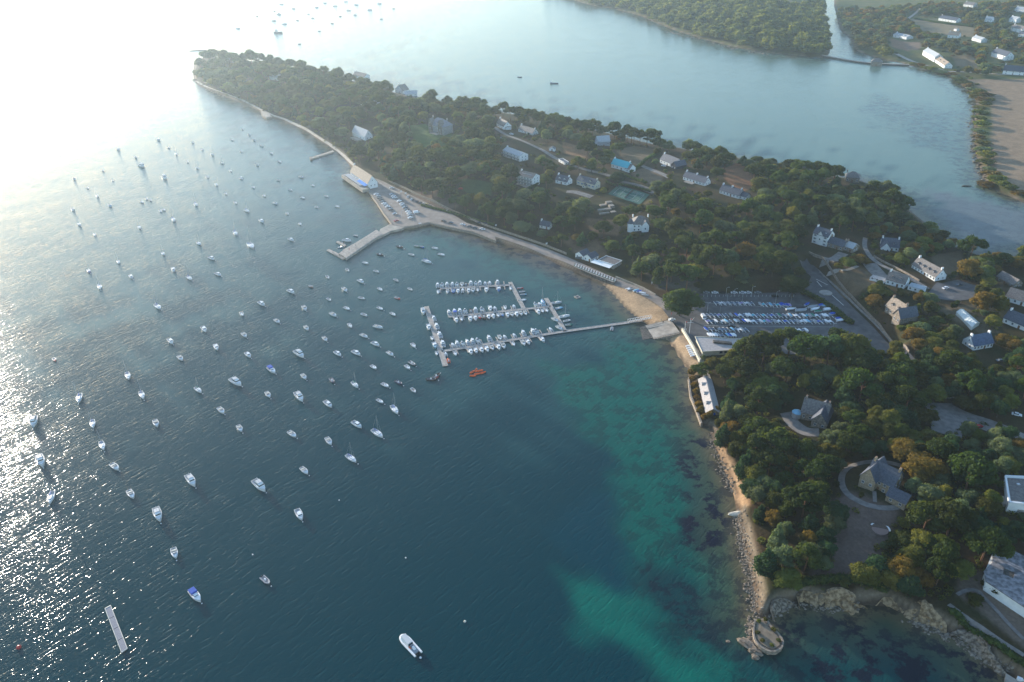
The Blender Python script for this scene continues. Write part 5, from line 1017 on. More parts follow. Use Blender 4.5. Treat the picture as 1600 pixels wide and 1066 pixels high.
def parkrow(x0, x1, y0, y1, seq, rowname, az=172):
    n = len(seq); wd_ = {c: (3.0 if c in 'ABDEFG' else 1.9) for c in CP}; wd_['_'] = 1.6; tot = sum(wd_[c] for c in seq); acc = 0; i = 0
    for c in seq:
        u = (acc + wd_[c] / 2) / tot; acc += wd_[c]
        if c == '_': continue
        x = x0 + u * (x1 - x0); y = y0 + u * (y1 - y0); p = P(x, y, 2.6); p.z = 2.55 if c in 'ABDEFG' else 2.75
        if c in 'ABDEFG': p.z = 2.0
        o = place(c, p, az + rg.uniform(-4, 4), 1.0 if c in 'ABDEFG' else 1.05, None, 'boats parked in the dinghy park', 'catamaran' if c in 'ABDEFG' else 'dinghy', CP)
        o['label'] = f"{CD[c]}, {ORDN[i]} from the left in the {rowname} row"; i += 1
parkrow(1116, 1178, 474, 474.5, 'AGFAABGA', 'farthest left')
parkrow(1186, 1236, 476, 478, 'iEAjAEqAqn', 'farthest right')
parkrow(1101, 1300, 493, 494, 'AAAB_A_iuqGAhhEA_EADApAFj_GAhEipGAhhA', 'second', 168)
parkrow(1103, 1301, 502.5, 503, 'BAhuGjA_hiuqhhGAhEnAiG_DAAiGhjAiDAhG', 'third', 168)
parkrow(1101, 1168, 515, 516, 'qAAuFAAujAGiA', 'fourth', 170)
parkrow(1106, 1150, 524.5, 525, 'hhhhiAujqhh', 'nearest', 170)
parkrow(1234, 1262, 516, 517, 'AAGAh', 'nearest right', 170)
for i, (x, y, az, c, s) in enumerate(((1235,483.5,84,'h',1.4),(1252,482.5,86,'u',1.7),(1252,485.5,86,'i',1.7),(1270,480,74,'i',1.6),(1274,483.5,70,'h',1.5),(1284,477,60,'q',1.4),(1296,484,80,'h',1.9),(1303,490.5,72,'q',1.5),(1312,498,76,'q',1.4),(1314,501,76,'h',1.4),(1261,476,50,'q',1.2),(1224,476.5,160,'q',1.2),(1291,479,110,'j',1.3),(1279,487,85,'p',1.2))):
    p = P(x, y, 2.7); o = place(c, p, az, s, None, 'boats parked in the dinghy park', 'dinghy', CP); later(o, ('large ' if s > 1.4 else '') + CD[c] + ' lying sideways')
for i, (x, y) in enumerate(((1076,541),(1077.5,544),(1079,547),(1080.5,550),(1082,553),(1083.5,556))):
    o = place('h', P(x, y, 1.7), 70, .9, None, 'dinghies stored on the small beach', 'dinghy', CP); o['label'] = f'white beach dinghy at the foot of the cream wall, {ORDN[i]} from the top'
for c, x, y, az, s, lb in (('G',983,452,60,1,'white catamaran drawn up on the beach near the road'),('j',994,455,62,1.1,'blue and white dinghy on the beach'),('q',999,456.5,62,1,'teal covered dinghy on the beach beside the blue one'),('h',1004,459,120,1.1,'white dinghy on the beach, left of a pair'),('i',1008,462,120,1.1,'white and grey dinghy on the beach, right of a pair'),('h',1042,420,60,1.6,'long pale boat covered beneath the pines above the road')):
    p = at(x, y); o = place(c, (p.x, p.y, p.z + (.35 if c not in 'G' else -.3)), az, s, None, None, 'catamaran' if c == 'G' else 'dinghy', CP); o['label'] = lb
# ------------------------------------------------------------------ cars
def car(L=4.3, W=1.8, H=1.45, van=False):
    o = put('van' if van else 'parked_car', None); prof = [(-L/2,.35),(-L/2,.85),(-L*.30,.95),(L*.18,.95),(L*.46,.78),(L/2,.6),(L/2,.35)] if not van else [(-L/2,.35),(-L/2,1.1),(L*.30,1.1),(L*.47,.9),(L/2,.65),(L/2,.35)]
    m = MB(); n = len(prof); V = [(-W/2, y, z) for y, z in prof] + [(W/2, y, z) for y, z in prof]; m.add(V, [tuple(range(n)), tuple(range(2*n-1, n-1, -1))] + [((i+1)%n, i, n+i, n+(i+1)%n) for i in range(n)]).obj('body', white, o)
    if van: MB().box((0, -L*.12, 1.55), (W*.96, L*.74, 1.0), taper=.9, ty=.97).obj('cargo_body', white, o); MB().box((0, L*.27, 1.35), (W*.9, L*.1, .5), taper=.9).obj('windscreen', glass, o)
    else: MB().box((0, -L*.06, 1.15), (W*.92, L*.52, .44), taper=.84, ty=.72).obj('windows', glass, o); MB().box((0, -L*.06, 1.39), (W*.77, L*.36, .05)).obj('roof', white, o)
    for x in (-1, 1):
        for y in (-L*.3, L*.31): MB().tube((x*W/2-.12*x, y, .32), (x*W/2+.04*x, y, .32), .32, n=10).obj('wheel', blackr, o)
        MB().box((x*W*.34, L/2+.01, .62), (.35, .05, .15)).obj('headlight', alu, o)
    return o
CARP = {'c': car(), 'v': car(5.2, 2.0, 2.1, True)}
for v in CARP.values(): register(v)
CC = {'w': (mat('white_car_paint', (.75,.75,.76), .25, spec=.6), 'white'), 's': (mat('silver_car_paint', (.42,.44,.46), .25, metal=.4), 'silver'), 'k': (mat('black_car_paint', (.015,.016,.02), .2, spec=.6), 'black'), 'g': (mat('grey_car_paint', (.10,.11,.125), .25, spec=.6), 'grey'), 'b': (mat('blue_car_paint', (.03,.08,.22), .25, spec=.6), 'blue'), 'r': (mat('red_car_paint', (.35,.03,.03), .25, spec=.6), 'red'), 'y': (mat('yellow_car_paint', (.5,.42,.16), .3), 'beige')}
def putcar(c, x, y, az, z=None, kind='c', label=None, desc=None):
    p = P(x, y, z) if z is not None else at(x, y); 
    if z is None: p.z += .25
    o = place(kind, p, az, 1, None, 'parked cars', 'van' if kind == 'v' else 'car', CARP)
    for ch in o.children:
        if ch.name.split('.')[0] in ('body', 'roof', 'cargo_body'): recolour(ch, CC[c][0])
    if label: o['label'] = label
    else: later(o, CC[c][1] + (' van' if kind == 'v' else ' parked car') + (' ' + desc if desc else ''), (x, y))
q3 = lambda x, y: (520 + x / 5, 220 + y / 5)
def carline(pts, cols, az, rowname, z=1.95):
    for i, (p, c) in enumerate(zip(pts, cols)): putcar(c, *q3(*p), az + rg.uniform(-4, 4), z, label=f"{CC[c][1]} car, {ORDN[i]} from the restaurant in the {rowname} row of the quay")
carline([(340,422),(355,438),(366,452),(378,466),(390,480),(401,494),(414,507),(430,520),(452,541),(485,576),(497,628)], 'wskkgwswgsr', 60, 'seawall')
carline([(463,424),(474,437),(484,449),(520,476),(541,497),(549,510),(562,525),(577,543),(587,557),(597,571),(602,587),(606,606)], 'swwwwssgwwsw', 62, 'middle')
carline([(590,440),(617,462),(658,481),(686,491),(710,498),(735,503),(762,518)], 'wwggwyg', 12, 'hillside')
putcar('w', *q3(655, 565), 70, 1.95, 'v', label='white van parked at the open end of the quay rows')
putcar('w', *q3(463, 372), 100, 1.95, label='silver car parked alone behind the restaurant')
for (x, y), c in zip(((893,557),(955,578),(869,635),(923,648),(1016,662),(1073,678),(1114,688),(1170,697),(1150,648),(1192,655)), 'wkkgwggwgg'): putcar(c, *q3(x, y), 117, None, desc='on the coast road')
putcar('w', 1050, 500.5, 80, 2.6, label='white car at the top of the slipway'); putcar('w', 1099, 497, 175, 2.35, 'v', label='white van at the left end of the dinghy park rows'); putcar('k', 1143, 510.5, 92, 2.35, label='black car between rows of the dinghy park')
for i, (x, c) in enumerate(((1104,'s'),(1117,'w'),(1130,'k'),(1147,'w'),(1160,'w'),(1169,'w'),(1184,'s'),(1211,'k'))): putcar(c, x, 458.5 if x < 1200 else 464, 92, 2.35, label=f'{CC[c][1]} car, {ORDN[i]} from the left against the far edge of the dinghy park')
for c, x, y, az, lb in (('w',1477,452,70,'white car in the asphalt yard'),('g',1498,447,75,'grey car in the asphalt yard'),('g',1563,566,95,'grey car on the drive right of the blue slate house'),('r',1528,669,70,'red car in the wooded lane'),('w',1588,650,120,'white car at the right edge in the wooded lane'),('s',1482,623,80,'silver car at the top of the wooded car park'),('b',783,218,115,'blue car on the drive behind the two-storey villa'),('w',1037,261,120,'white car by the black gabled house'),('w',799,211,115,'white van parked on the crest road'),('g',904,405,120,'dark car outside the boathouse')): putcar(c, x, y, az, label=lb)
putcar('w', 1540, 570, 30, label='white car beyond the blue slate house lawn') if False else None
# ------------------------------------------------------------------ cafe terrace, lamps, poles, signs
ct = thing('cafe_terrace', 'long railed wooden cafe terrace over the beach', 'terrace')
ta, tb, tc_, td = P(899,412,2.6), P(964,437,2.6), P(959.5,441.5,2.6), P(897,417,2.6)
MB().prism([tuple(v[:2]) for v in (ta, tb, tc_, td)], 2.3, 2.6).obj('deck', deckm, ct)
for k in range(12):
    p = td.lerp(tc_, k / 11); MB().tube((p.x, p.y, -.3), (p.x, p.y, 2.4), .15).obj('stilt', stoned, ct); MB().tube((p.x, p.y, 2.6), (p.x, p.y, 3.6), .06, n=4).obj('rail_post', greenh, ct)
for p0, p1 in ((td, tc_), (tc_, tb), (td, ta)): MB().tube(p0 + Vector((0, 0, 1)), p1 + Vector((0, 0, 1)), .08, n=4).obj('handrail', greenh, ct)
tm = MB().box((0, 0, .72), (.9, .9, .06)).tube((0, 0, 0), (0, 0, .7), .05).mesh('table', trimw); ch_ = MB().box((0, 0, .45), (.42, .42, .05)).box((0, .2, .7), (.42, .05, .5)).mesh('chair', blackr)
dd = (tb - ta).normalized(); nv = (td - ta)
for k in range(16):
    for j in range(2):
        p = ta.lerp(tb, (k + .5) / 16) + nv * (.3 + .42 * j); o = put('cafe_table', tm, None, (p.x, p.y, 2.6), .3); tag(o, None, 'table', 'tables on the cafe terrace'); o['label'] = f"white terrace table, {ORDN[k]} from the left in the {'roadside' if j == 0 else 'seaward'} row of the cafe terrace"
        for s in (-1, 1): o = put('cafe_chair', ch_, None, (p.x + dd.x * s * .85, p.y + dd.y * s * .85, 2.6), math.atan2(dd.y, dd.x) - s * R(90)); tag(o, None, 'chair', 'chairs on the cafe terrace'); o['label'] = f"dark chair {'left' if s < 0 else 'right'} of the {ORDN[k]} {'roadside' if j == 0 else 'seaward'} table from the left, cafe terrace"
def lamp(x, y, h, lb, z=2.35):
    p = P(x, y, z); o = thing('street_lamp', lb, 'street lamp', p); MB().tube((0, 0, 0), (0, 0, h), .11, .07).obj('pole', alu, o); MB().tube((0, 0, h), (1.3, .3, h + .2), .05).obj('arm', alu, o); MB().box((1.5, .35, h + .2), (.7, .3, .14)).obj('lamp_head', offw, o)
for x, y, h, lb in ((1211,476,9,'tall lamp post rising above the farthest dinghy row'),(1174,464,7,'lamp post among the cars at the far edge of the dinghy park'),(1134,463,6,'lamp post left of the white cars in the dinghy park'),(1299,523,7,'lamp post near the right end of the dinghy park'),(1105,487,6,'lamp post above the left end of the second dinghy row'),(1147,463,5,'short lamp post behind the far parked cars')): lamp(x, y, h, lb)
for x, y, lb in ((646,346,'lamp post at the open corner of the quay'),(628,341,'lamp post nearest the seawall on the quay'),(610,330,'lamp post beside the last seawall cars')): lamp(x, y, 6, lb, 1.95)
fm = mat('flag_cloth', (.55, .12, .10), .8)
for x, y, h, lb in ((1077,521,10,'tall white signal mast with crossbar above the beach wall'),(1070,516,6,'short flagpole with a red and white flag by the slipway')):
    p = P(x, y, 2.3); o = thing('flagpole', lb, 'flagpole', p); MB().tube((0, 0, 0), (0, 0, h), .14, .07).obj('pole', white, o); MB().box((.5, 0, h - .5), (.9, .05, .6)).obj('flag', fm, o)
    if h > 8: MB().tube((-1.8, 0, h * .72), (1.8, 0, h * .72), .07).obj('crossbar', white, o); MB().tube((0, 0, h * .72), (2, 0, h + .6), .05).obj('gaff', white, o)
for x, y, lb in ((627,302,'white notice board on the hill side of the quay, left one'),(634,305,'white notice board on the hill side of the quay, right one'),(775,355,'white sign panel beside the coast road bend'),(854,384,'small white road sign along the coast road'),(1019,445,'small white road sign near the beach')):
    p = at(x, y); o = thing('notice_board', lb, 'sign', p, .4); MB().tube((-.6, 0, 0), (-.6, 0, 2.4), .06, n=4).obj('post', alu, o); MB().tube((.6, 0, 0), (.6, 0, 2.4), .06, n=4).obj('post', alu, o); MB().box((0, -.05, 1.7), (1.5, .08, 1.3)).obj('panel', trimw, o)
p = P(1155, 802, .9)
# little people: one skinned body each, hair as a child
def person(x, y, z, az, top, lb, stride=.25):
    me = bpy.data.meshes.new('person'); J = [(0,0,.95),(0,0,1.2),(0,0,1.45),(0,.02,1.56),(0,.03,1.72),(-.19,0,1.42),(-.27,.05,1.15),(-.24,.18,.92),(.19,0,1.42),(.27,-.05,1.15),(.24,.04,.9),(-.1,0,.9),(-.11,stride*.5,.5),(-.11,stride,.06),(-.11,stride+.16,.03),(.1,0,.9),(.11,-stride*.3,.5),(.11,-stride,.08),(.11,-stride+.16,.03)]
    E_ = [(0,1),(1,2),(2,3),(3,4),(2,5),(5,6),(6,7),(2,8),(8,9),(9,10),(0,11),(11,12),(12,13),(13,14),(0,15),(15,16),(16,17),(17,18)]
    me.from_pydata(J, E_, []); o = bpy.data.objects.new('person', me); col.objects.link(o); md = o.modifiers.new('skin', 'SKIN')
    rad = [.15,.14,.15,.06,.11,.065,.05,.04,.065,.05,.04,.1,.075,.05,.04,.1,.075,.05,.04]
    for i, r_ in enumerate(rad): me.skin_vertices[0].data[i].radius = (r_, r_)
    me.skin_vertices[0].data[0].use_root = True; ss_ = o.modifiers.new('sub', 'SUBSURF'); ss_.levels = 1; ss_.render_levels = 1
    me.materials.append(top); o.location = P(x, y, z); o.rotation_euler.z = -R(az); tag(o, lb, 'person', 'people on foot')
    MB().ball((0, .02, 1.77), (.115, .125, .09), 8, 5).obj('hair', woodm, o)
shirts = [mat('red_shirt', (.4,.05,.04)), mat('dark_jacket', (.03,.035,.05)), mat('pale_shirt', (.55,.55,.52)), mat('teal_jacket', (.03,.2,.2))]
for i, (x, y, z, az, lb) in enumerate(((1033,502,1.9,120,'person in teal standing on the slipway'),(1036,505,1.9,200,'person in dark clothes beside the one in teal'),(1072,517,2.3,90,'person in pale top near the flagpole'),(1049,492,2.35,60,'person in red at the foot of the big car park tree'),(556,385,1.95,50,'person in dark clothes walking on the stone jetty'),(566,380,1.95,230,'person in pale top walking on the stone jetty'),(546,391,1.95,300,'person in red near the jetty end'),(606,352,1.95,40,'person in dark clothes at the root of the stone jetty'))):
    person(x, y, z, az, shirts[[3,1,2,0,1,2,0,1][i]], lb)
# ------------------------------------------------------------------ rocks and cliffs
rr = np.random.RandomState(5)
def rockmesh(seed, n=(8, 6), rough=.25):
    r_ = random.Random(seed); m = MB().ball((0, 0, 0), (1, 1, 1), *n); ph = [r_.uniform(0, 6) for _ in range(6)]
    m.v = [tuple(Vector(v) * (1 + rough * (math.sin(v[0] * 3 + ph[0]) + math.sin(v[1] * 4 + ph[1]) + math.sin(v[2] * 5 + ph[2])) * .6 + r_.uniform(-.1, .1))) for v in m.v]
    return m
rockm = mat('ochre_rock', (.22,.14,.075), .95, .4, .8, bump=.6, c2=(.38,.27,.16)); rockg = mat('grey_rock', (.15,.115,.085), .95, .4, 1.0, bump=.5, c2=(.30,.245,.19)); rockd = mat('dark_weedy_rock', (.05,.04,.03), .9, .4, 1.2)
RKM = [rockmesh(s).mesh('rock', rockg) for s in range(4)]
# many small stones along the right shore: one mass
tv, tf = [], []
base = [rockmesh(s, (5, 4)) for s in range(4)]
def strew(px, n, spread, smin, smax, seed):
    rs = random.Random(seed); pp = [P(x, y, .3) for x, y in px]; seg = [(b - a).length for a, b in zip(pp[:-1], pp[1:])]; tot = sum(seg)
    for _ in range(n):
        u = rs.uniform(0, tot); k = 0
        while u > seg[k] and k < len(seg) - 1: u -= seg[k]; k += 1
        p = pp[k].lerp(pp[k + 1], u / seg[k]); p = p + Vector((rs.gauss(0, spread), rs.gauss(0, spread), 0)); s = rs.uniform(smin, smax) * rs.uniform(.6, 1)
        b = rs.choice(base); o = len(tv); a = rs.uniform(0, 6); sx, sy, sz = s * rs.uniform(.8, 1.5), s, s * rs.uniform(.4, .7); z = max(0, hz(p.x, p.y)) + s * .1
        for v in b.v: tv.append((p.x + (v[0] * math.cos(a) - v[1] * math.sin(a)) * sx, p.y + (v[0] * math.sin(a) + v[1] * math.cos(a)) * sy, z + v[2] * sz))
        for f in b.f: tf.append(tuple(i + o for i in f))
strew([(1112,680),(1120,705),(1132,738),(1146,768)], 220, 1.1, .2, .7, 1); strew([(1152,800),(1158,835),(1165,865),(1172,900),(1178,935),(1181,962)], 800, 1.25, .2, .65, 2); strew([(1174,965),(1173,985),(1177,1003)], 110, 1.0, .3, .8, 3)
strew([(1200,966),(1225,948),(1250,944),(1300,952),(1350,948)], 160, 1.0, .2, .7, 4); strew([(1420,968),(1490,996),(1530,1025),(1575,1052)], 200, 1.2, .25, .9, 5); strew([(303,124),(325,141),(350,151)], 60, 1.5, .5, 1.6, 6); strew([(1524,160),(1521,190),(1522,240),(1540,285)], 120, 2, .8, 2, 7)
strew([(1045,50),(1090,61),(1150,77),(1200,85)], 80, 2.5, .8, 2.2, 8)
me = bpy.data.meshes.new('shore_stones'); me.from_pydata(tv, [], tf); me.materials.append(rockg); tag(put('shore_stones', me), 'loose stones strewn along the shores', None, None, 'stuff')
def bigrock(x, y, z, s, rz, m, lb, seed):
    o = rockmesh(seed, (14, 9), .22).obj('rock', m); o.location = P(x, y, z); o.scale = s; o.rotation_euler.z = rz; tag(o, lb, 'rock')
bigrock(1168, 1008, .2, (4.0, 1.7, .9), -.9, rockg, 'long grey rock beside the walled lookout', 11); bigrock(1182, 1019, .1, (3.0, 1.5, .9), -.5, rockg, 'grey rock below the walled lookout', 12); bigrock(1180, 1027, 0, (1.8, 1.2, .7), 0, rockg, 'smaller detached rock off the walled lookout', 13); bigrock(1137, 1003, -.2, (1.1, .6, .4), 0, rockg, 'tiny awash rock left of the lookout', 14)
bigrock(1151, 803, .7, (3.6, 1.4, .6), .1, mat('white_rock', (.55,.5,.42), .9, .1, 1), 'pale flat rock jutting from the shore by the stored boats', 15); bigrock(1510, 291, 0, (5, 2, .6), 0, rockd, 'dark low rock awash off the brown field shore', 16)
bigrock(310, 79, .2, (16, 2.2, .7), .15, rockd, 'thin rocky spit off the tip of the point', 17); bigrock(1300, 90, 0, (4, 2, .5), 0, rockd, 'dark rock at the foot of the causeway', 18)
# cliff faces: lumpy sheets that rise from the water
def cliff(pts, h, m, lb, seed, back=4.5):
    rs = random.Random(seed); pp = resample([P(x, y, 0) for x, y in pts], 1.1); n = len(pp); V = []; rows = 7
    for i, p in enumerate(pp):
        t = (pp[min(i + 1, n - 1)] - pp[max(i - 1, 0)]).normalized(); nn = Vector((-t.y, t.x, 0)); e = math.sin(math.pi * min(i, n - 1) / (n - 1)) ** .5
        for j in range(rows):
            u = j / (rows - 1); off = -1.6 + back * u ** .8 * e + rs.uniform(-.5, .5) + 1.0 * math.sin(i * .5 + j) * .5; V.append((p.x + nn.x * off + rs.uniform(-.3, .3), p.y + nn.y * off + rs.uniform(-.3, .3), -1 + (h * (.85 + .2 * math.sin(i * .37 + seed)) * e + 1.2) * u + rs.uniform(-.3, .3) - (1.0 if j == rows - 1 else 0)))
    m_ = MB().add(V, [(i * rows + j, (i + 1) * rows + j, (i + 1) * rows + j + 1, i * rows + j + 1) for i in range(n - 1) for j in range(rows - 1)]); tag(m_.obj('cliff', m), lb, 'cliff')
cliff([(1203,967),(1225,950),(1245,946)], 4.6, rockg, 'low grey cliff right behind the walled lookout', 1)
cliff([(1243,946),(1256,938),(1272,945),(1292,951),(1312,948),(1330,960),(1350,946)], 6.2, rockm, 'pale ochre cliff under the dark garden hedge', 2, 6)
cliff([(1370,942),(1392,950),(1406,957),(1430,973),(1462,981),(1480,990)], 7.0, rockm, 'broad tan rock face facing the water at lower right', 3, 8)
cliff([(1480,990),(1500,993),(1520,1007),(1534,1029),(1556,1048),(1578,1058)], 5.2, rockg, 'reddish grey cliff near the lower right corner', 4, 4)
cliff([(1130,722),(1143,748),(1152,775)], 3.4, rockm, 'sandy orange bank below the pines', 5, 5)
o = thing('slip_platform', 'square concrete platform in the lower right corner', 'platform'); flatpoly('slab', [(1572,1052),(1588,1062),(1600,1080),(1570,1070)], -1, 1.6, conc, o); flatpoly('white_edge', [(1590,1056),(1600,1060),(1600,1064),(1590,1060)], 1, 2.4, trimw, o)
# ------------------------------------------------------------------ vegetation
def leafcloud(rs, lobes, dens, size, flat=0.0, inner=True):
    """quads spread over the upper surface of each lobe plus a lumpy core; returns verts, faces(quads)"""
    V, F = [], []
    for (cx, cy, cz, rx, ry, rz_) in lobes:
        n = max(14, int(dens * (rx * ry + rx * rz_ + ry * rz_) * 1.4))
        u = rs.uniform(-.45, 1, n); ph = rs.uniform(0, 2 * np.pi, n); q = np.sqrt(1 - u * u)
        nrm = np.c_[q * np.cos(ph), q * np.sin(ph), u]; rad = rs.uniform(.80, 1.10, n)[:, None]
        bump = (1 + .13 * np.sin(nrm[:, :1] * 6 + cx) * np.sin(nrm[:, 1:2] * 7 + cy) + .1 * np.sin(nrm[:, 2:] * 9 + ph[:, None] * 3))
        c = np.array([cx, cy, cz]) + nrm * rad * bump * np.array([rx, ry, rz_])
        d = nrm + rs.normal(0, .55, (n, 3)); d /= np.linalg.norm(d, axis=1)[:, None]
        a = np.cross(d, rs.normal(0, 1, (n, 3))); a /= np.linalg.norm(a, axis=1)[:, None]; b = np.cross(d, a)
        s = (size * rs.uniform(.6, 1.25, n))[:, None]; e = s * rs.uniform(.55, 1, (n, 1))
        k = np.stack([c - a * s - b * e * .6, c + a * s * .7 - b * e, c + a * s + b * e * .7, c - a * s * .6 + b * e], 1).reshape(-1, 3)
        o = sum(len(x) for x in V); V.append(k); F.append(np.arange(4 * n).reshape(-1, 4) + o)
        if inner:
            m = MB().ball((0, 0, 0), (1, 1, 1), 8, 5); vv = np.array(m.v) * (.83 + .06 * np.sin(np.array(m.v)[:, :1] * 5 + cx)) * np.array([rx, ry, rz_]) + np.array([cx, cy, cz]); o = sum(len(x) for x in V); V.append(vv)
            F.append(np.array([f if len(f) == 4 else (f[0], f[1], f[2], f[2]) for f in m.f]) + o)
    V = np.concatenate(V); F = np.concatenate(F); return V, F
def cloudmesh(name, V, F, m):
    me = bpy.data.meshes.new(name); fl_ = [tuple(f) if f[2] != f[3] else tuple(f[:3]) for f in F.tolist()]; me.from_pydata([tuple(v) for v in V.tolist()], [], fl_); me.materials.append(m); return me
def crown_lobes(kind, seed):
    r_ = random.Random(seed); L = []
    if kind == 'pine':      # unit: total height 1, crown radius .45, sits at the top
        for i in range(13):
            a = r_.uniform(0, 6.28); d = .36 * math.sqrt(r_.random()); s = r_.uniform(.10, .17); L.append((d * math.cos(a), d * math.sin(a), .82 - d * d * 1.6 + r_.uniform(-.05, .05), s * 1.1, s * 1.1, s * .80))
        for i in range(4): a = r_.uniform(0, 6.28); L.append((.28 * math.cos(a), .28 * math.sin(a), r_.uniform(.5, .62), .10, .10, .05))
    elif kind == 'oak':
        L.append((0, 0, .55, .30, .30, .30))
        for i in range(18):
            a = r_.uniform(0, 6.28); e = r_.uniform(-.2, 1.4); s = r_.uniform(.10, .19); L.append((.30 * math.cos(a) * math.cos(e), .30 * math.sin(a) * math.cos(e), .54 + .33 * math.sin(e), s, s, s * .85))
    elif kind == 'cyp':
        for i in range(11):
            t = i / 10; w = .30 * (1 - t) ** .7 + .04; 
            for k in range(3 if t < .7 else 1): a = r_.uniform(0, 6.28); L.append((w * .5 * math.cos(a), w * .5 * math.sin(a), .16 + .78 * t, w * .62, w * .62, .11))
    elif kind == 'bush':
        for i in range(7): a = r_.uniform(0, 6.28); d = r_.uniform(0, .32); s = r_.uniform(.2, .32); L.append((d * math.cos(a), d * math.sin(a), .35 + r_.uniform(-.1, .2), s, s, s * .85))
    return L
def trunk_mesh(kind, seed, m):
    r_ = random.Random(seed); b = MB(); h = {'pine': .74, 'oak': .5, 'cyp': .8}[kind]; lean = r_.uniform(-.04, .04)
    b.tube((0, 0, -.06), (lean, 0, h * .6), .022, .016, 7); b.tube((lean, 0, h * .6), (lean * 1.5, lean, h), .016, .008, 6)
    if kind != 'cyp':
        for i in range(6): a = i * 1.05 + r_.uniform(0, .5); d = r_.uniform(.18, .3); b.tube((lean, 0, h * r_.uniform(.6, .9)), (d * math.cos(a), d * math.sin(a), h * (.95 if kind == 'pine' else 1.1) + r_.uniform(-.03, .05)), .008, .003, 4)
    return b.mesh('trunk', m)
TREES = {}
rs = np.random.RandomState(11)
for kind, name, mt, tm_, nv_, dens, size in (('pine', 'pine_tree', leaf_p, barkp, 6, 2300, .026), ('oak', 'oak_tree', leaf_o, bark, 6, 1500, .026), ('cyp', 'cypress_tree', leaf_c, bark, 3, 1700, .026)):
    TREES[kind] = []
    for s in range(nv_):
        V, F = leafcloud(rs, crown_lobes(kind, s + 10), dens, size); TREES[kind].append((cloudmesh('crown', V, F, mt), trunk_mesh(kind, s, tm_)))
BUSH = []
for s in range(5): V, F = leafcloud(rs, crown_lobes('bush', s), 420, .06); BUSH.append(cloudmesh('shrub', V, F, leaf_s))
def tree(kind, p, H, Rr, desc, m=None, name=None, cat=None, seed=0, label=None):
    cm, tmm = TREES[kind][seed % len(TREES[kind])]; base_r = {'pine': .46, 'oak': .44, 'cyp': .30}[kind]
    nm = name or {'pine': 'pine_tree', 'oak': 'oak_tree', 'cyp': 'cypress_tree'}[kind]
    o = put(nm, None, None, (p[0], p[1], p[2] - .2), random.uniform(0, 6.28)); k = Rr / base_r
    o['category'] = cat or nm.replace('_', ' ')
    c = put('crown', cm, o, scale=(k, k, H)); t = put('trunk', tmm, o, scale=(k, k, H)) 
    if m: recolour(c, m)
    if label: o['label'] = label
    else: later(o, desc)
    return o
def shrub(p, r_, h, desc='round green garden shrub', m=None, label=None):
    o = put('shrub', random.choice(BUSH), None, (p[0], p[1], p[2] - .1), random.uniform(0, 6.28), (r_ / .55, r_ / .55, h / .72)); o['category'] = 'shrub'
    if m: recolour(o, m)
    if label: o['label'] = label
    else: later(o, desc)
    return o
# what the crowns must leave in view (picture outlines)
PROT += [
 [(540,268),(560,262),(640,300),(700,328),(790,362),(900,398),(1000,440),(1040,462),(1040,530),(940,450),(780,380),(640,360),(560,300)],  # quay and coast road
 [(1092,453),(1236,453),(1262,425),(1245,402),(1262,398),(1290,432),(1395,530),(1380,548),(1320,505),(1225,506),(1150,528),(1090,528),(1060,500),(1085,480)],
 [(948,286),(1015,290),(1010,320),(962,318)], [(640,197),(668,195),(690,212),(668,226),(650,220)], [(725,283),(768,287),(762,303),(730,298)],
 [(765,194),(775,196),(860,240),(892,254),(888,260),(790,216)],
 [(965,232),(1022,232),(1008,256),(985,258)], [(1000,262),(1034,272),(1026,288),(1000,276)], [(1130,264),(1158,256),(1172,290),(1150,292)], [(1058,268),(1105,276),(1112,296),(1060,292)], [(1118,292),(1160,300),(1155,318),(1118,312)],
 [(882,296),(926,300),(912,312),(880,306)], [(860,288),(885,292),(876,300),(858,296)], [(918,350),(965,352),(958,368),(925,362)], [(930,312),(966,312),(966,340),(928,340)],
 [(1262,395),(1318,395),(1318,402),(1275,416),(1262,404)], [(1305,425),(1342,418),(1370,440),(1340,462),(1312,458)], [(1355,412),(1385,430),(1378,440),(1358,424)], [(1348,378),(1356,376),(1360,398),(1440,440),(1430,446),(1350,400)],
 [(1420,425),(1470,440),(1470,450),(1450,452),(1418,436)], [(1452,446),(1500,440),(1526,446),(1518,472),(1470,476)], [(1465,400),(1496,394),(1504,418),(1482,428)], [(1470,486),(1520,484),(1520,500),(1500,498)], [(1523,552),(1560,545),(1575,560),(1555,575),(1540,570)],
 [(1466,622),(1492,640),(1560,660),(1600,680),(1600,650),(1590,640),(1545,662),(1500,648),(1490,672),(1468,678)],
 [(1222,640),(1250,640),(1290,668),(1284,684),(1250,680),(1228,664)], [(1312,735),(1340,720),(1352,722),(1330,745),(1330,770),(1375,790),(1420,782),(1422,800),(1360,800),(1318,778)], [(1395,735),(1420,733),(1425,742),(1400,745)],
 [(1320,805),(1350,800),(1395,812),(1380,832),(1345,862),(1330,895),(1290,898),(1310,870),(1318,840)], [(1490,912),(1530,915),(1545,935),(1600,980),(1600,1010),(1540,960),(1485,950)], [(1082,592),(1094,590),(1116,648),(1116,662),(1096,662)],
 [(1104,690),(1112,692),(1134,730),(1156,765),(1156,800),(1164,850),(1176,900),(1186,960),(1228,1020),(1150,1020),(1140,800)], [(1230,935),(1262,925),(1300,930),(1345,938),(1360,925),(1400,925),(1470,975),(1540,1020),(1540,1066),(1200,1066),(1210,960)], [(1540,1020),(1590,1066),(1530,1066)],
 [(1038,526),(1066,524),(1090,556),(1094,580),(1074,584)], [(870,222),(916,232),(916,244),(880,240)], [(1095,527),(1140,530),(1140,549),(1096,549)]]
PROTN = [np.array(q, float) for q in PROT]; PB = [(q[:, 0].min(), q[:, 0].max(), q[:, 1].min(), q[:, 1].max()) for q in PROTN]
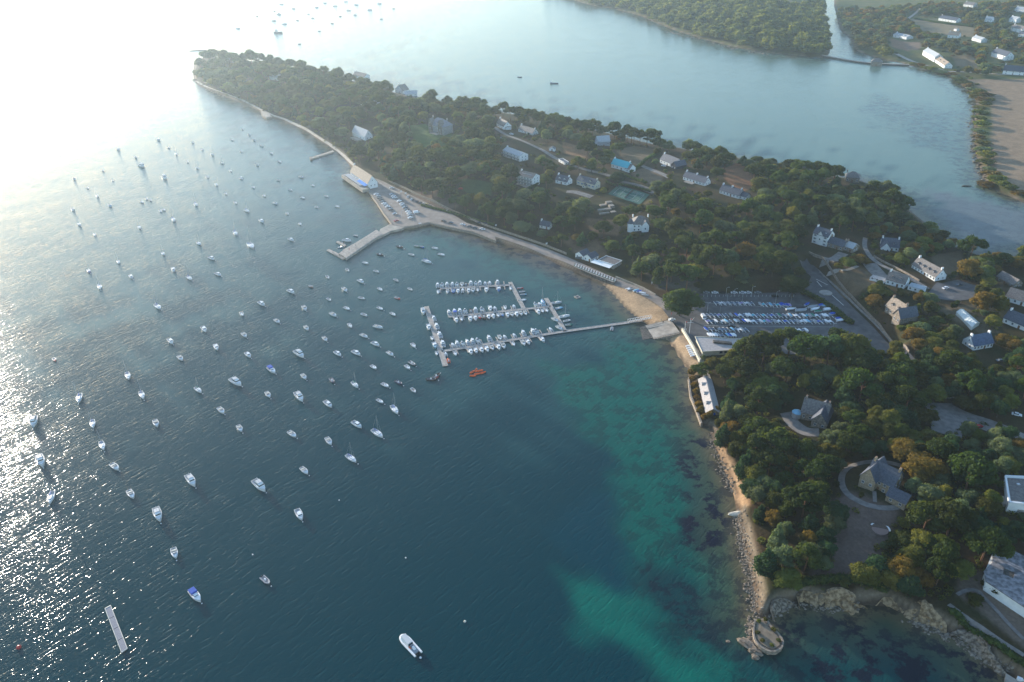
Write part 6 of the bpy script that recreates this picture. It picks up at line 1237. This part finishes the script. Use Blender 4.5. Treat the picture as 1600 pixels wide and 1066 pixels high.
def blocked(x, y, rx, ry):
    pts = np.array([(x + rx * math.cos(t) * k, y + ry * math.sin(t) * k) for k in (.55, .92) for t in np.arange(0, 6.28, .785)] + [(x, y)])
    for q, (a, b, c, d) in zip(PROTN, PB):
        if x + rx < a or x - rx > b or y + ry < c or y - ry > d: continue
        if inside(pts, q).any(): return True
    return False
FOOT = []      # trunks already standing, (x, y, r)
def free(p, r_):
    for a, b, c in FOOT:
        if (a - p[0]) ** 2 + (b - p[1]) ** 2 < (r_ + c) ** 2 * .30: return False
    return True
def crown_px(p, H, Rr, kind):
    cz = {'pine': .76, 'oak': .58, 'cyp': .5, 'bush': .4}[kind]; vz = {'pine': .14, 'oak': .36, 'cyp': .42, 'bush': .4}[kind]
    x, y = pix((p[0], p[1], p[2] + H * cz)); s = scale_at(p); el = abs((CH - p[2]) / math.hypot(p[0], p[1], CH)); return x, y, Rr * s, s * math.hypot(Rr * el, H * vz * math.sqrt(1 - el * el))
# trees one can pick out by eye
for kind, x, y, H, Rr, m, lb in (
 ('oak',1062,494,17,13,leaf_p,'huge round oak at the left end of the dinghy park'), ('pine',1303,279,13,7.5,None,'lone umbrella pine standing above the bay'), ('pine',1180,262,12,7,None,'flat-topped pale pine on the bay shore'), ('pine',1132,268,17,10,None,'big round pine behind the white cottages'), ('pine',1104,262,12,6,None,'pine left of the big round pine'),
 ('oak',1238,466,15,10,leaf_p,'large oak between the dinghy park and the roundabout'), ('oak',1508,438,13,8.5,leaf_y,'golden tree beside the dry garden'), ('oak',1532,490,14,7,leaf_y,'orange-brown tree right of the asphalt yard'), ('oak',1558,494,13,5,leaf_o,'yellow-green tree next to the orange-brown one'), ('oak',1472,378,9,5,leaf_o,'lone dark tree at the bay edge'),
 ('pine',1190,572,21,11,None,'wide pine hiding the right half of the sailing club'), ('pine',1255,576,22,11,None,'dark pine right of the sailing club pine'), ('pine',1292,574,20,9,leaf_c,'round dark tree between the two sailing club pines and the brown oak'), ('pine',1160,568,16,7,None,'pine crown touching the club roof'), ('oak',1325,574,19,10,leaf_o,'brown oak in front of the dinghy park'), ('pine',1095,590,9,6,None,'dark pine at the end of the beach wall'),
 ('oak',1440,750,12,9,leaf_y,'bright yellow tree right of the oval drive'), ('oak',1410,722,11,7,leaf_y,'yellow tree behind the villa'), ('oak',1590,715,9,6,leaf_y,'orange tree at the right edge'), ('oak',1448,790,10,6,leaf_g,'pale grey-green tree by the oval drive'), ('cyp',1330,345,17,5,leaf_g,'tall grey-green conifer in the dark wood'),
 ('oak',1163,408,13,7,leaf_y,'rusty brown autumn tree in the pine wood'), ('oak',1175,425,9,5,leaf_y,'orange autumn tree below the rusty one'), ('oak',1222,420,13,8,leaf_o,'olive green tree near the village road'), ('oak',1206,432,12,6,leaf_o,'yellow-green tree near the village road'), ('oak',1148,404,8,4,leaf_g,'pale dry tree in the pine wood'), ('oak',1120,382,7,1.8,mat('scarlet_leaves', (.45,.05,.02), .8, .3, 1),'small scarlet tree in the pine wood'),
 ('oak',742,240,15,12,leaf_g,'broad pale tree right of the stone manor'), ('oak',718,232,13,9,leaf_g,'pale tree touching the stone manor'), ('oak',724,187,9,7,leaf_y,'golden tree behind the stone manor'), ('oak',662,190,11,7,leaf_o,'tree left of the stone manor'), ('oak',815,366,10,8,leaf_g,'grey-green tree by the coast road bend'), ('oak',720,297,2.5,2,redh,'small dark red tree on the sloping lawn'),
 ('pine',985,345,13,7,None,'pine above the turreted villa roof'), ('pine',942,372,14,7,None,'pine on the bank above the cafe'), ('pine',880,362,13,8,None,'pine left of the dry bank'), ('pine',1018,405,16,9,None,'tall pine above the sandy bank'), ('pine',1072,400,16,9,None,'tall pine right of the sandy bank'), ('oak',965,292,13,7.5,leaf_c,'dark dense tree in front of the turquoise roof'), ('cyp',1040,392,5,1.5,None,'slim dark conifer on the bank'),
 ('pine',592,145,17,6,None,'slender pine with bare trunk on the north ridge'), ('pine',574,141,17,8,None,'pine pair on the north ridge'), ('pine',612,150,13,5,None,'small pine right of the ridge pines'), ('pine',640,158,8,4,None,'little dark pine by the ridge house'), ('pine',657,161,8,5,None,'pale little pine by the ridge house'),
 ('pine',328,103,25,14,None,'tall domed pine at the very tip of the point'), ('pine',395,105,26,12,None,'tall pine behind the tower house'), ('pine',425,110,23,11,None,'pine standing out on the point skyline'), ('pine',372,103,15,9,None,'pine right of the tower house')):
    p = at(x, y); tree(kind, p, H, Rr, '', m, label=lb, seed=int(x)); FOOT.append((p.x, p.y, Rr * .8))
for i, (x, y) in enumerate(((858,206),(868,203),(878,211),(888,206),(898,214),(908,210),(918,218),(926,213),(938,218),(950,221),(960,217),(970,224),(980,221),(990,228),(1000,225),(1010,231),(1020,229),(1026,236),(840,200),(826,196),(812,192),(798,190),(786,184),(772,188),(338,99),(352,101),(366,101),(384,104),(410,107),(440,112),(456,116),(472,118),(490,123),(508,126),(528,131),(546,135),(604,152),(676,168),(700,173),(724,178),(748,181))):
    p = at(x, y); b_ = 1.25 if i >= 24 else 1.05; tree('pine', p, (17 + 3 * math.sin(i * 2.1)) * b_, (7.0 + 1.2 * math.sin(i * 1.3)) * b_, 'tall shoreline pine', seed=i); FOOT.append((p.x, p.y, 4.5))
# woods: regions in the picture, mix of kinds, spacing
def poly_area_px(q): return q
EXTRA = []
WOODS = [
 ([(303,120),(345,148),(400,170),(470,200),(520,228),(545,250),(590,282),(640,303),(700,330),(745,350),(800,364),(860,384),(905,398),(1000,440),(1035,462),(1090,470),(1240,446),(1262,428),(1250,405),(1300,370),(1440,355),(1430,338),(1400,308),(1350,290),(1300,280),(1250,274),(1200,264),(1160,255),(1120,250),(1060,236),(1000,226),(930,210),(880,200),(830,190),(780,182),(720,175),(670,165),(620,151),(580,139),(530,127),(480,117),(430,107),(390,101),(350,97),(320,94)], (.48, .38, .09, .05), 11.8, .93),
 ([(1085,560),(1170,556),(1330,548),(1380,550),(1430,585),(1440,560),(1600,560),(1600,760),(1600,870),(1480,940),(1350,925),(1230,935),(1195,900),(1180,840),(1172,780),(1150,730),(1120,680),(1112,640),(1100,600)], (.34, .53, .07, .06), 8.6, 1.0),
 ([(1325,470),(1400,524),(1440,560),(1640,560),(1640,470),(1600,400),(1560,412),(1490,388),(1450,360),(1380,360),(1320,400),(1270,400)], (.12, .60, .08, .20), 11.0, .62)]
RY = np.array([at(x, y)[:2] for x, y in ((330,104),(450,128),(580,155),(700,185),(830,210),(960,240),(1060,262),(1200,300),(1330,330),(1440,352))])
def ridge_y(x): return float(np.interp(x, RY[:, 0], RY[:, 1]))
cnt = {'pine': 45, 'oak': 45, 'cyp': 4, 'aut': 0, 'bush': 12, 'mar': 0, 'holm': 0, 'chest': 0, 'gard': 0}
CAPS = {'pine': 298, 'oak': 298, 'cyp': 150, 'aut': 150, 'bush': 298, 'mar': 298, 'holm': 298, 'chest': 298, 'gard': 290}
rt = random.Random(21)
for region, mix, sp, dn in WOODS + [(WOODS[1][0], None, 6.0, 1.0), (WOODS[2][0], 'g', 6.5, .95)]:
    W_ = np.array([at(x, y)[:2] for x, y in region]); lo, hi = W_.min(0), W_.max(0)
    pts = []
    y = lo[1]; row = 0
    while y < hi[1]:
        x = lo[0] + (row % 2) * sp * .5
        while x < hi[0]: pts.append((x + rt.uniform(-.38, .38) * sp, y + rt.uniform(-.38, .38) * sp)); x += sp
        y += sp * .87; row += 1
    pts = np.array(pts); m_in = inside(pts, W_) & (sdist(pts, W1) > 3.5); pts = pts[m_in]; zs = height(pts); sd_ = sdist(pts, W1)
    order = sorted(range(len(pts)), key=lambda i: pts[i][1])
    for i in order:
        p = (pts[i][0], pts[i][1], zs[i]); px_, py_ = pix(p)
        if px_ > 1680 or py_ > 1120 or px_ < 290: continue
        if mix is None: kindlist = ['chest']
        elif mix == 'g': kindlist = ['gard', 'gards'] if rt.random() < dn else []
        elif rt.random() > dn: kindlist = ['bush']
        else:
            r0 = rt.random(); kind = 'pine' if r0 < mix[0] else 'oak' if r0 < mix[0] + mix[1] else 'cyp' if r0 < mix[0] + mix[1] + mix[2] else 'aut'
            if sd_[i] < 9 and kind in ('pine',) and rt.random() < .5: kind = 'oak'
            kindlist = [kind, 'small', 'bush']
        for kd in kindlist:
            if kd in ('gard', 'gards'): H, Rr, shp = (rt.uniform(6, 10), rt.uniform(3.6, 6.0), 'oak') if kd == 'gard' else (rt.uniform(3.5, 5.5), rt.uniform(2.2, 3.4), 'oak')
            elif kd == 'bush': H, Rr, shp = rt.uniform(1.8, 3.6), rt.uniform(1.5, 2.8), 'bush'
            elif kd == 'chest': H, Rr, shp = rt.uniform(6, 11), rt.uniform(3.6, 6.0), 'oak'
            elif kd == 'small': H, Rr, shp = rt.uniform(5, 8), rt.uniform(2.6, 4.2), 'oak'
            elif kd == 'pine': k_ = rt.uniform(.7, 1.2); H, Rr, shp = 16.5 * k_ + rt.uniform(-1, 2), 7.8 * k_ + rt.uniform(-.6, 1), 'pine'
            elif kd == 'oak': H, Rr, shp = rt.uniform(9, 15), rt.uniform(5.4, 8.8), 'oak'
            elif kd == 'cyp': H, Rr, shp = rt.uniform(8, 15), rt.uniform(2.6, 4.6), 'cyp'
            else: H, Rr, shp = rt.uniform(6, 11), rt.uniform(3.5, 6.0), 'oak'
            nsh = (p[1] > 330 and pts[i][1] > ridge_y(pts[i][0]))
            if sd_[i] < Rr * .8 and not nsh: H *= .6; Rr *= .55
            cx, cy, rx, ry = crown_px(p, H, Rr, shp)
            if blocked(cx, cy, rx * .84, ry * .84) or not free(p, Rr * (1.05 if shp == 'pine' else .9)): continue
            bl, bb = blocked(px_, py_, 2, 2), False
            if bl: continue
            key = {'pine': 'pine', 'oak': 'oak', 'small': 'oak', 'cyp': 'cyp', 'aut': 'aut', 'bush': 'bush', 'chest': 'chest', 'gard': 'gard', 'gards': 'gard'}[kd]
            if cnt[key] >= CAPS[key]:
                key = {'pine': 'mar', 'oak': 'holm'}.get(key, key)  # later pines and oaks: same trees, their separate kinds are made up
                if cnt[key] >= CAPS[key]: break
            cnt[key] += 1
            if key == 'bush': shrub(p, Rr, H, rt.choice(['round green shrub', 'low olive shrub']), rt.choice([leaf_s, leaf_o, leaf_g, leaf_s]))
            elif key == 'gard': q_ = rt.random(); tree('oak', p, H, Rr, 'golden garden tree' if q_ < .22 else 'grey-green garden tree' if q_ < .4 else 'green garden tree', leaf_y if q_ < .22 else leaf_g if q_ < .4 else leaf_o, name='garden_tree', cat='garden tree', seed=rt.randrange(6))
            elif key == 'chest': tree('oak', p, H, Rr, rt.choice(['leafy green chestnut', 'pale leafy chestnut', 'small rounded chestnut']), rt.choice([leaf_o, leaf_g, leaf_o, leaf_c]), name='chestnut_tree', cat='chestnut tree', seed=rt.randrange(6))  # oak-shaped trees added to close canopy gaps, species made up
            elif key == 'mar': tree('pine', p, H, Rr, 'tall dark maritime pine' if H > 13.5 else 'small maritime pine', name='maritime_pine', cat='maritime pine', seed=rt.randrange(6))
            elif key == 'holm': q_ = rt.random(); tree('oak', p, H, Rr, 'dark green holm oak' if q_ < .72 else 'pale holm oak', leaf_g if q_ >= .72 else None, name='holm_oak', cat='holm oak', seed=rt.randrange(6))
            elif key == 'pine': tree('pine', p, H, Rr, 'dark green umbrella pine' if H > 13.5 else 'mid green pine', seed=rt.randrange(6))
            elif key == 'cyp': tree('cyp', p, H, min(Rr, 4.6), 'slim dark conifer' if Rr < 3.6 else 'broad dark conifer', leaf_g if rt.random() < .25 else None, seed=rt.randrange(3))
            elif key == 'aut': tree('oak', p, H, Rr, 'autumn-coloured tree', leaf_y, name='autumn_tree', cat='autumn tree', seed=rt.randrange(6))
            else: q_ = rt.random(); tree('oak', p, H, Rr, 'olive green oak' if q_ < .72 else 'grey-green leafy tree', leaf_g if q_ >= .72 else None, seed=rt.randrange(6))
            FOOT.append((p[0], p[1], Rr)); break
print('TREES', cnt)
# wild scrub on the open ground: one mass
sv, sf, o_ = [], [], 0
V0, F0 = leafcloud(rs, [(0, 0, .35, .9, .9, .55), (.7, .3, .2, .6, .6, .4)], 16, .22, inner=False)
for region, n in ((WOODS[0][0], 2600), (WOODS[1][0], 1500), (WOODS[2][0], 500)):
    W_ = np.array([at(x, y)[:2] for x, y in region]); lo, hi = W_.min(0), W_.max(0); q = rs.uniform(lo, hi, (n * 4, 2)); q = q[inside(q, W_) & (sdist(q, W1) > 2)][:n]; z = height(q)
    for (x, y), zz_ in zip(q, z):
        a, b = pix((x, y, zz_))
        if blocked(a, b, 4, 3): continue
        s = rs.uniform(.5, 1.7); t = rs.uniform(0, 6.28); c0, s0 = math.cos(t) * s, math.sin(t) * s
        sv.append(V0 @ np.array([[c0, s0, 0], [-s0, c0, 0], [0, 0, s]]) + np.array([x, y, zz_ - .1])); sf.append(F0 + o_); o_ += len(V0)
me = npmesh('undergrowth', np.concatenate(sv), np.concatenate(sf), leaf_s); tag(put('undergrowth', me), 'scrubby undergrowth between the trees', None, None, 'stuff')
# hedges
def hedge(pp, w, h, lb, m=None):
    q = track(pp, 1.2, smooth=1); V, F = [], []; o = 0; zz_ = height([(p.x, p.y) for p in q]); r_ = np.random.RandomState(len(pp)); lob = []
    for p, z in zip(q, zz_): lob.append((p.x, p.y, z + h * .45, w * .55 * r_.uniform(.9, 1.15), w * .55 * r_.uniform(.9, 1.15), h * .58))
    V, F = leafcloud(r_, lob, 5.0, .28, inner=True); tag(put('hedge', cloudmesh('hedge', V, F, m or leaf_h)), lb, 'hedge')
for pp, w, h, lb in (([(1240,452),(1262,462),(1285,474),(1305,488),(1322,503),(1330,506)],4,3.0,'dense hedge along the right side of the dinghy park'), ([(1345,474),(1320,462),(1340,464),(1372,452)][0:1] + [(1360,460),(1378,450),(1392,462)],3,2.2,'hedge below the dry garden'), ([(985,270),(1005,256),(1030,240)],3,2.5,'clipped hedge between the dry field and the black gabled house'), ([(948,286),(975,289),(1015,300)],2.5,2.2,'hedge behind the tennis court'), ([(968,272),(985,279),(1008,287)],2.5,2.2,'hedge beside the turquoise roof'), ([(818,216),(838,206),(850,200)],2,2,'clipped hedge beside the low slate house'),
   ([(800,318),(818,304),(840,288),(862,274)],3,2.5,'long hedge below the three-storey house'), ([(745,335),(768,318),(790,300),(805,285)],3,2,'tawny hedge up the slope by the lawn'), ([(1108,308),(1125,293),(1138,285)][:0] + [(1044,318),(1060,304),(1070,296)],2.5,2.2,'hedge left of the long white cottage'), ([(1405,372),(1430,384),(1462,396)],2.5,2,'hedge behind the white house garden'), ([(1488,958),(1520,985),(1560,1012),(1600,1040)],3,2,'hedge along the coast path'),
   ([(1176,908),(1215,914),(1260,912),(1300,906),(1345,908),(1380,922)][1:],4,2.2,'low dark hedge along the cliff top'), ([(1556,110),(1600,114)],5,3,'hedge in front of the white corner house'), ([(1555,60),(1600,64)],5,5,'hedge beside the far lane'), ([(1430,30),(1475,38),(1518,42)],5,3,'hedge in front of the long bungalow'), ([(660,322),(700,332),(740,344),(770,352)],3,1.8,'hedge above the quay retaining wall'), ([(1445,452),(1425,446),(1400,436)],2.5,1.8,'hedge beside the stone boundary wall')):
    hedge(pp, w, h, lb)
# golden scrub along the sea wall of the long boathouse
for i, (x, y) in enumerate(((1078,586),(1081,596),(1083,606),(1085,616),(1087,626),(1089,636),(1092,646),(1098,656),(1106,652),(1113,645))):
    shrub(at(x + 2, y), 2.4, 3.4, label=f"golden seaside bush beside the narrow boathouse, {ORDN[i]} from the top", m=leaf_y)
for i, (x, y) in enumerate(((1186,972),(1184,990),(1192,1003),(1206,1010),(1216,1002),(1208,985),(1196,970))): shrub(P(x, y, 2.0), 1.0, 1.3, label=f"small bush on the walled lookout, {ORDN[i]} clockwise from its neck", m=leaf_s)
for x, y, r_, h, lb in ((1345,775,1.5,1.5,'clipped round bush left of the villa'),(1410,822,3,3.2,'round bush near the round terrace'),(1522,940,3.5,2,'round dark bed inside the looping garden path'),(1550,922,4.5,4,'silvery bush in front of the modern house'),(1495,475,2,2,'yellow-green bush in the dry garden'),(1580,575,2,2.5,'bush beside the white gatepost')): shrub(at(x, y), r_, h, label=lb, m=leaf_o)
# far woods across the bay
farm = []
for s in range(4): V, F = leafcloud(rs, crown_lobes('oak', s + 40), 110, .095); farm.append((V, F))
FM = [cloudmesh('crown', V, F, leaf_f) for V, F in farm]
fv, ff_, o_ = [], [], 0
def region_pts(region, W, sp, seed):
    W_ = wpoly(region, 2.0); lo, hi = W_.min(0), W_.max(0); xx, yy = np.meshgrid(np.arange(lo[0], hi[0], sp), np.arange(lo[1], hi[1], sp * .87)); q = np.c_[xx.ravel(), yy.ravel()]; q += np.random.RandomState(seed).uniform(-.4, .4, q.shape) * sp; q = q[inside(q, W_)]; return q[sdist(q, W) > 4]
R2 = [(840,-16),(882,-3),(960,16),(1030,40),(1100,65),(1150,78),(1200,86),(1284,92),(1300,84),(1298,45),(1288,20),(1284,0),(1262,10),(1246,20),(1200,14),(1165,4),(1150,-10),(1100,-22)]
q = region_pts(R2, W2, 14.5, 1); z = height(q)
for (x, y), zz_ in zip(q, z):
    k = rt.randrange(4); V, F = farm[k]; s = rt.uniform(14, 27); h = rt.uniform(9, 21); t = rt.uniform(0, 6.28); c0, s0 = math.cos(t) * s, math.sin(t) * s
    fv.append(V @ np.array([[c0, s0, 0], [-s0, c0, 0], [0, 0, h]]) + np.array([x, y, zz_ - 1.5])); ff_.append(F + o_); o_ += len(V)
me = bpy.data.meshes.new('far_wood'); Vn = np.concatenate(fv); Fn = np.concatenate(ff_); me = npmesh('far_wood', Vn, Fn, leaf_f)
tag(put('far_wood', me), 'dense wood covering the far shore', None, None, 'stuff'); print('far wood', len(q), len(Fn))
PROTF = [np.array(q_, float) for q_ in ([(1422,26),(1445,26),(1522,42),(1520,57),(1470,52),(1440,46)], [(1486,88),(1522,88),(1525,106),(1495,104)], [(1512,118),(1600,114),(1600,300),(1560,290),(1546,270),(1548,225),(1556,190),(1550,150)], [(1400,82),(1426,80),(1480,108),(1500,118),(1478,118),(1425,100)], [(1410,22),(1440,18),(1428,34)], [(1388,60),(1425,66),(1424,80),(1396,76)], [(1414,62),(1440,62),(1438,82),(1414,80)])]
allp = PROTF + [q_ for q_, b in zip(PROTN, PB) if b[3] < 130 and b[0] > 1350]
R3 = [(1308,-20),(1306,20),(1320,45),(1335,66),(1345,80),(1362,85),(1385,90),(1400,84),(1404,92),(1440,104),(1490,122),(1512,132),(1524,148),(1600,112),(1640,110),(1640,-20)]
q = region_pts(R3, W3, 16.0, 2); z = height(q); nf = 0
for (x, y), zz_ in sorted(zip(map(tuple, q), z), key=lambda t: t[0][1]):
    H, Rr = rt.uniform(7, 14), rt.uniform(5.5, 9); a, b = pix((x, y, zz_ + H * .5)); s = scale_at((x, y, 0)) * Rr; done = False
    pts = np.array([(a + s * math.cos(t), b + s * .6 * math.sin(t)) for t in np.arange(0, 6.28, 1.0)] + [(a, b)])
    if any(inside(pts, w_).any() for w_ in allp): H *= .3; Rr *= .35; a, b = pix((x, y, zz_ + 1)); 
    if Rr < 4 and any(inside(np.array([(a, b)]), w_).any() for w_ in allp): continue
    if nf >= 594: break
    nf += 1; nm_ = 'broadleaf_tree' if nf % 2 else 'ash_tree'; o = put(nm_, FM[rt.randrange(4)], None, (x, y, zz_ - .8), rt.uniform(0, 6.28), (Rr / .44, Rr / .44, H)); c_i = rt.random(); recolour(o, leaf_y if c_i < .2 else leaf_g if c_i < .4 else leaf_o)  # far broadleaf trees all alike; every other one gets a made-up second name
    o['category'] = nm_.replace('_', ' '); later(o, ('low ' if H < 9 else 'tall ' if H > 12 else '') + ('distant orange tree' if c_i < .2 else 'distant pale green tree' if c_i < .4 else 'distant green tree'))
print('far trees', nf)
for i, (x, y) in enumerate([(1486,117),(1492,122),(1499,127),(1506,131),(1512,137),(1518,142),(1523,148),(1530,145),(1537,151),(1543,150),(1526,155),(1533,158),(1545,158),(1538,165),(1530,170),(1527,178),(1530,187),(1538,178),(1533,197),(1529,206),(1530,216),(1534,226),(1538,236),(1542,246),(1541,256),(1545,266),(1548,276),(1556,285),(1566,292),(1580,298),(1592,303),(1540,290),(1429,103),(1438,105),(1447,108),(1456,110),(1465,113),(1473,115)]):
    p = at(x, y); o = put('hedgerow_tree', FM[i % 4], None, (p.x, p.y, p.z - .5), i, (rt.uniform(12, 22), rt.uniform(12, 22), rt.uniform(3, 6.5))); recolour(o, rt.choice([leaf_o, leaf_y, leaf_g, leaf_o])); o['category'] = 'tree'; later(o, 'shore bush of the hedgerow' if i < 32 else 'bush below the farmhouse')
flush_labels()
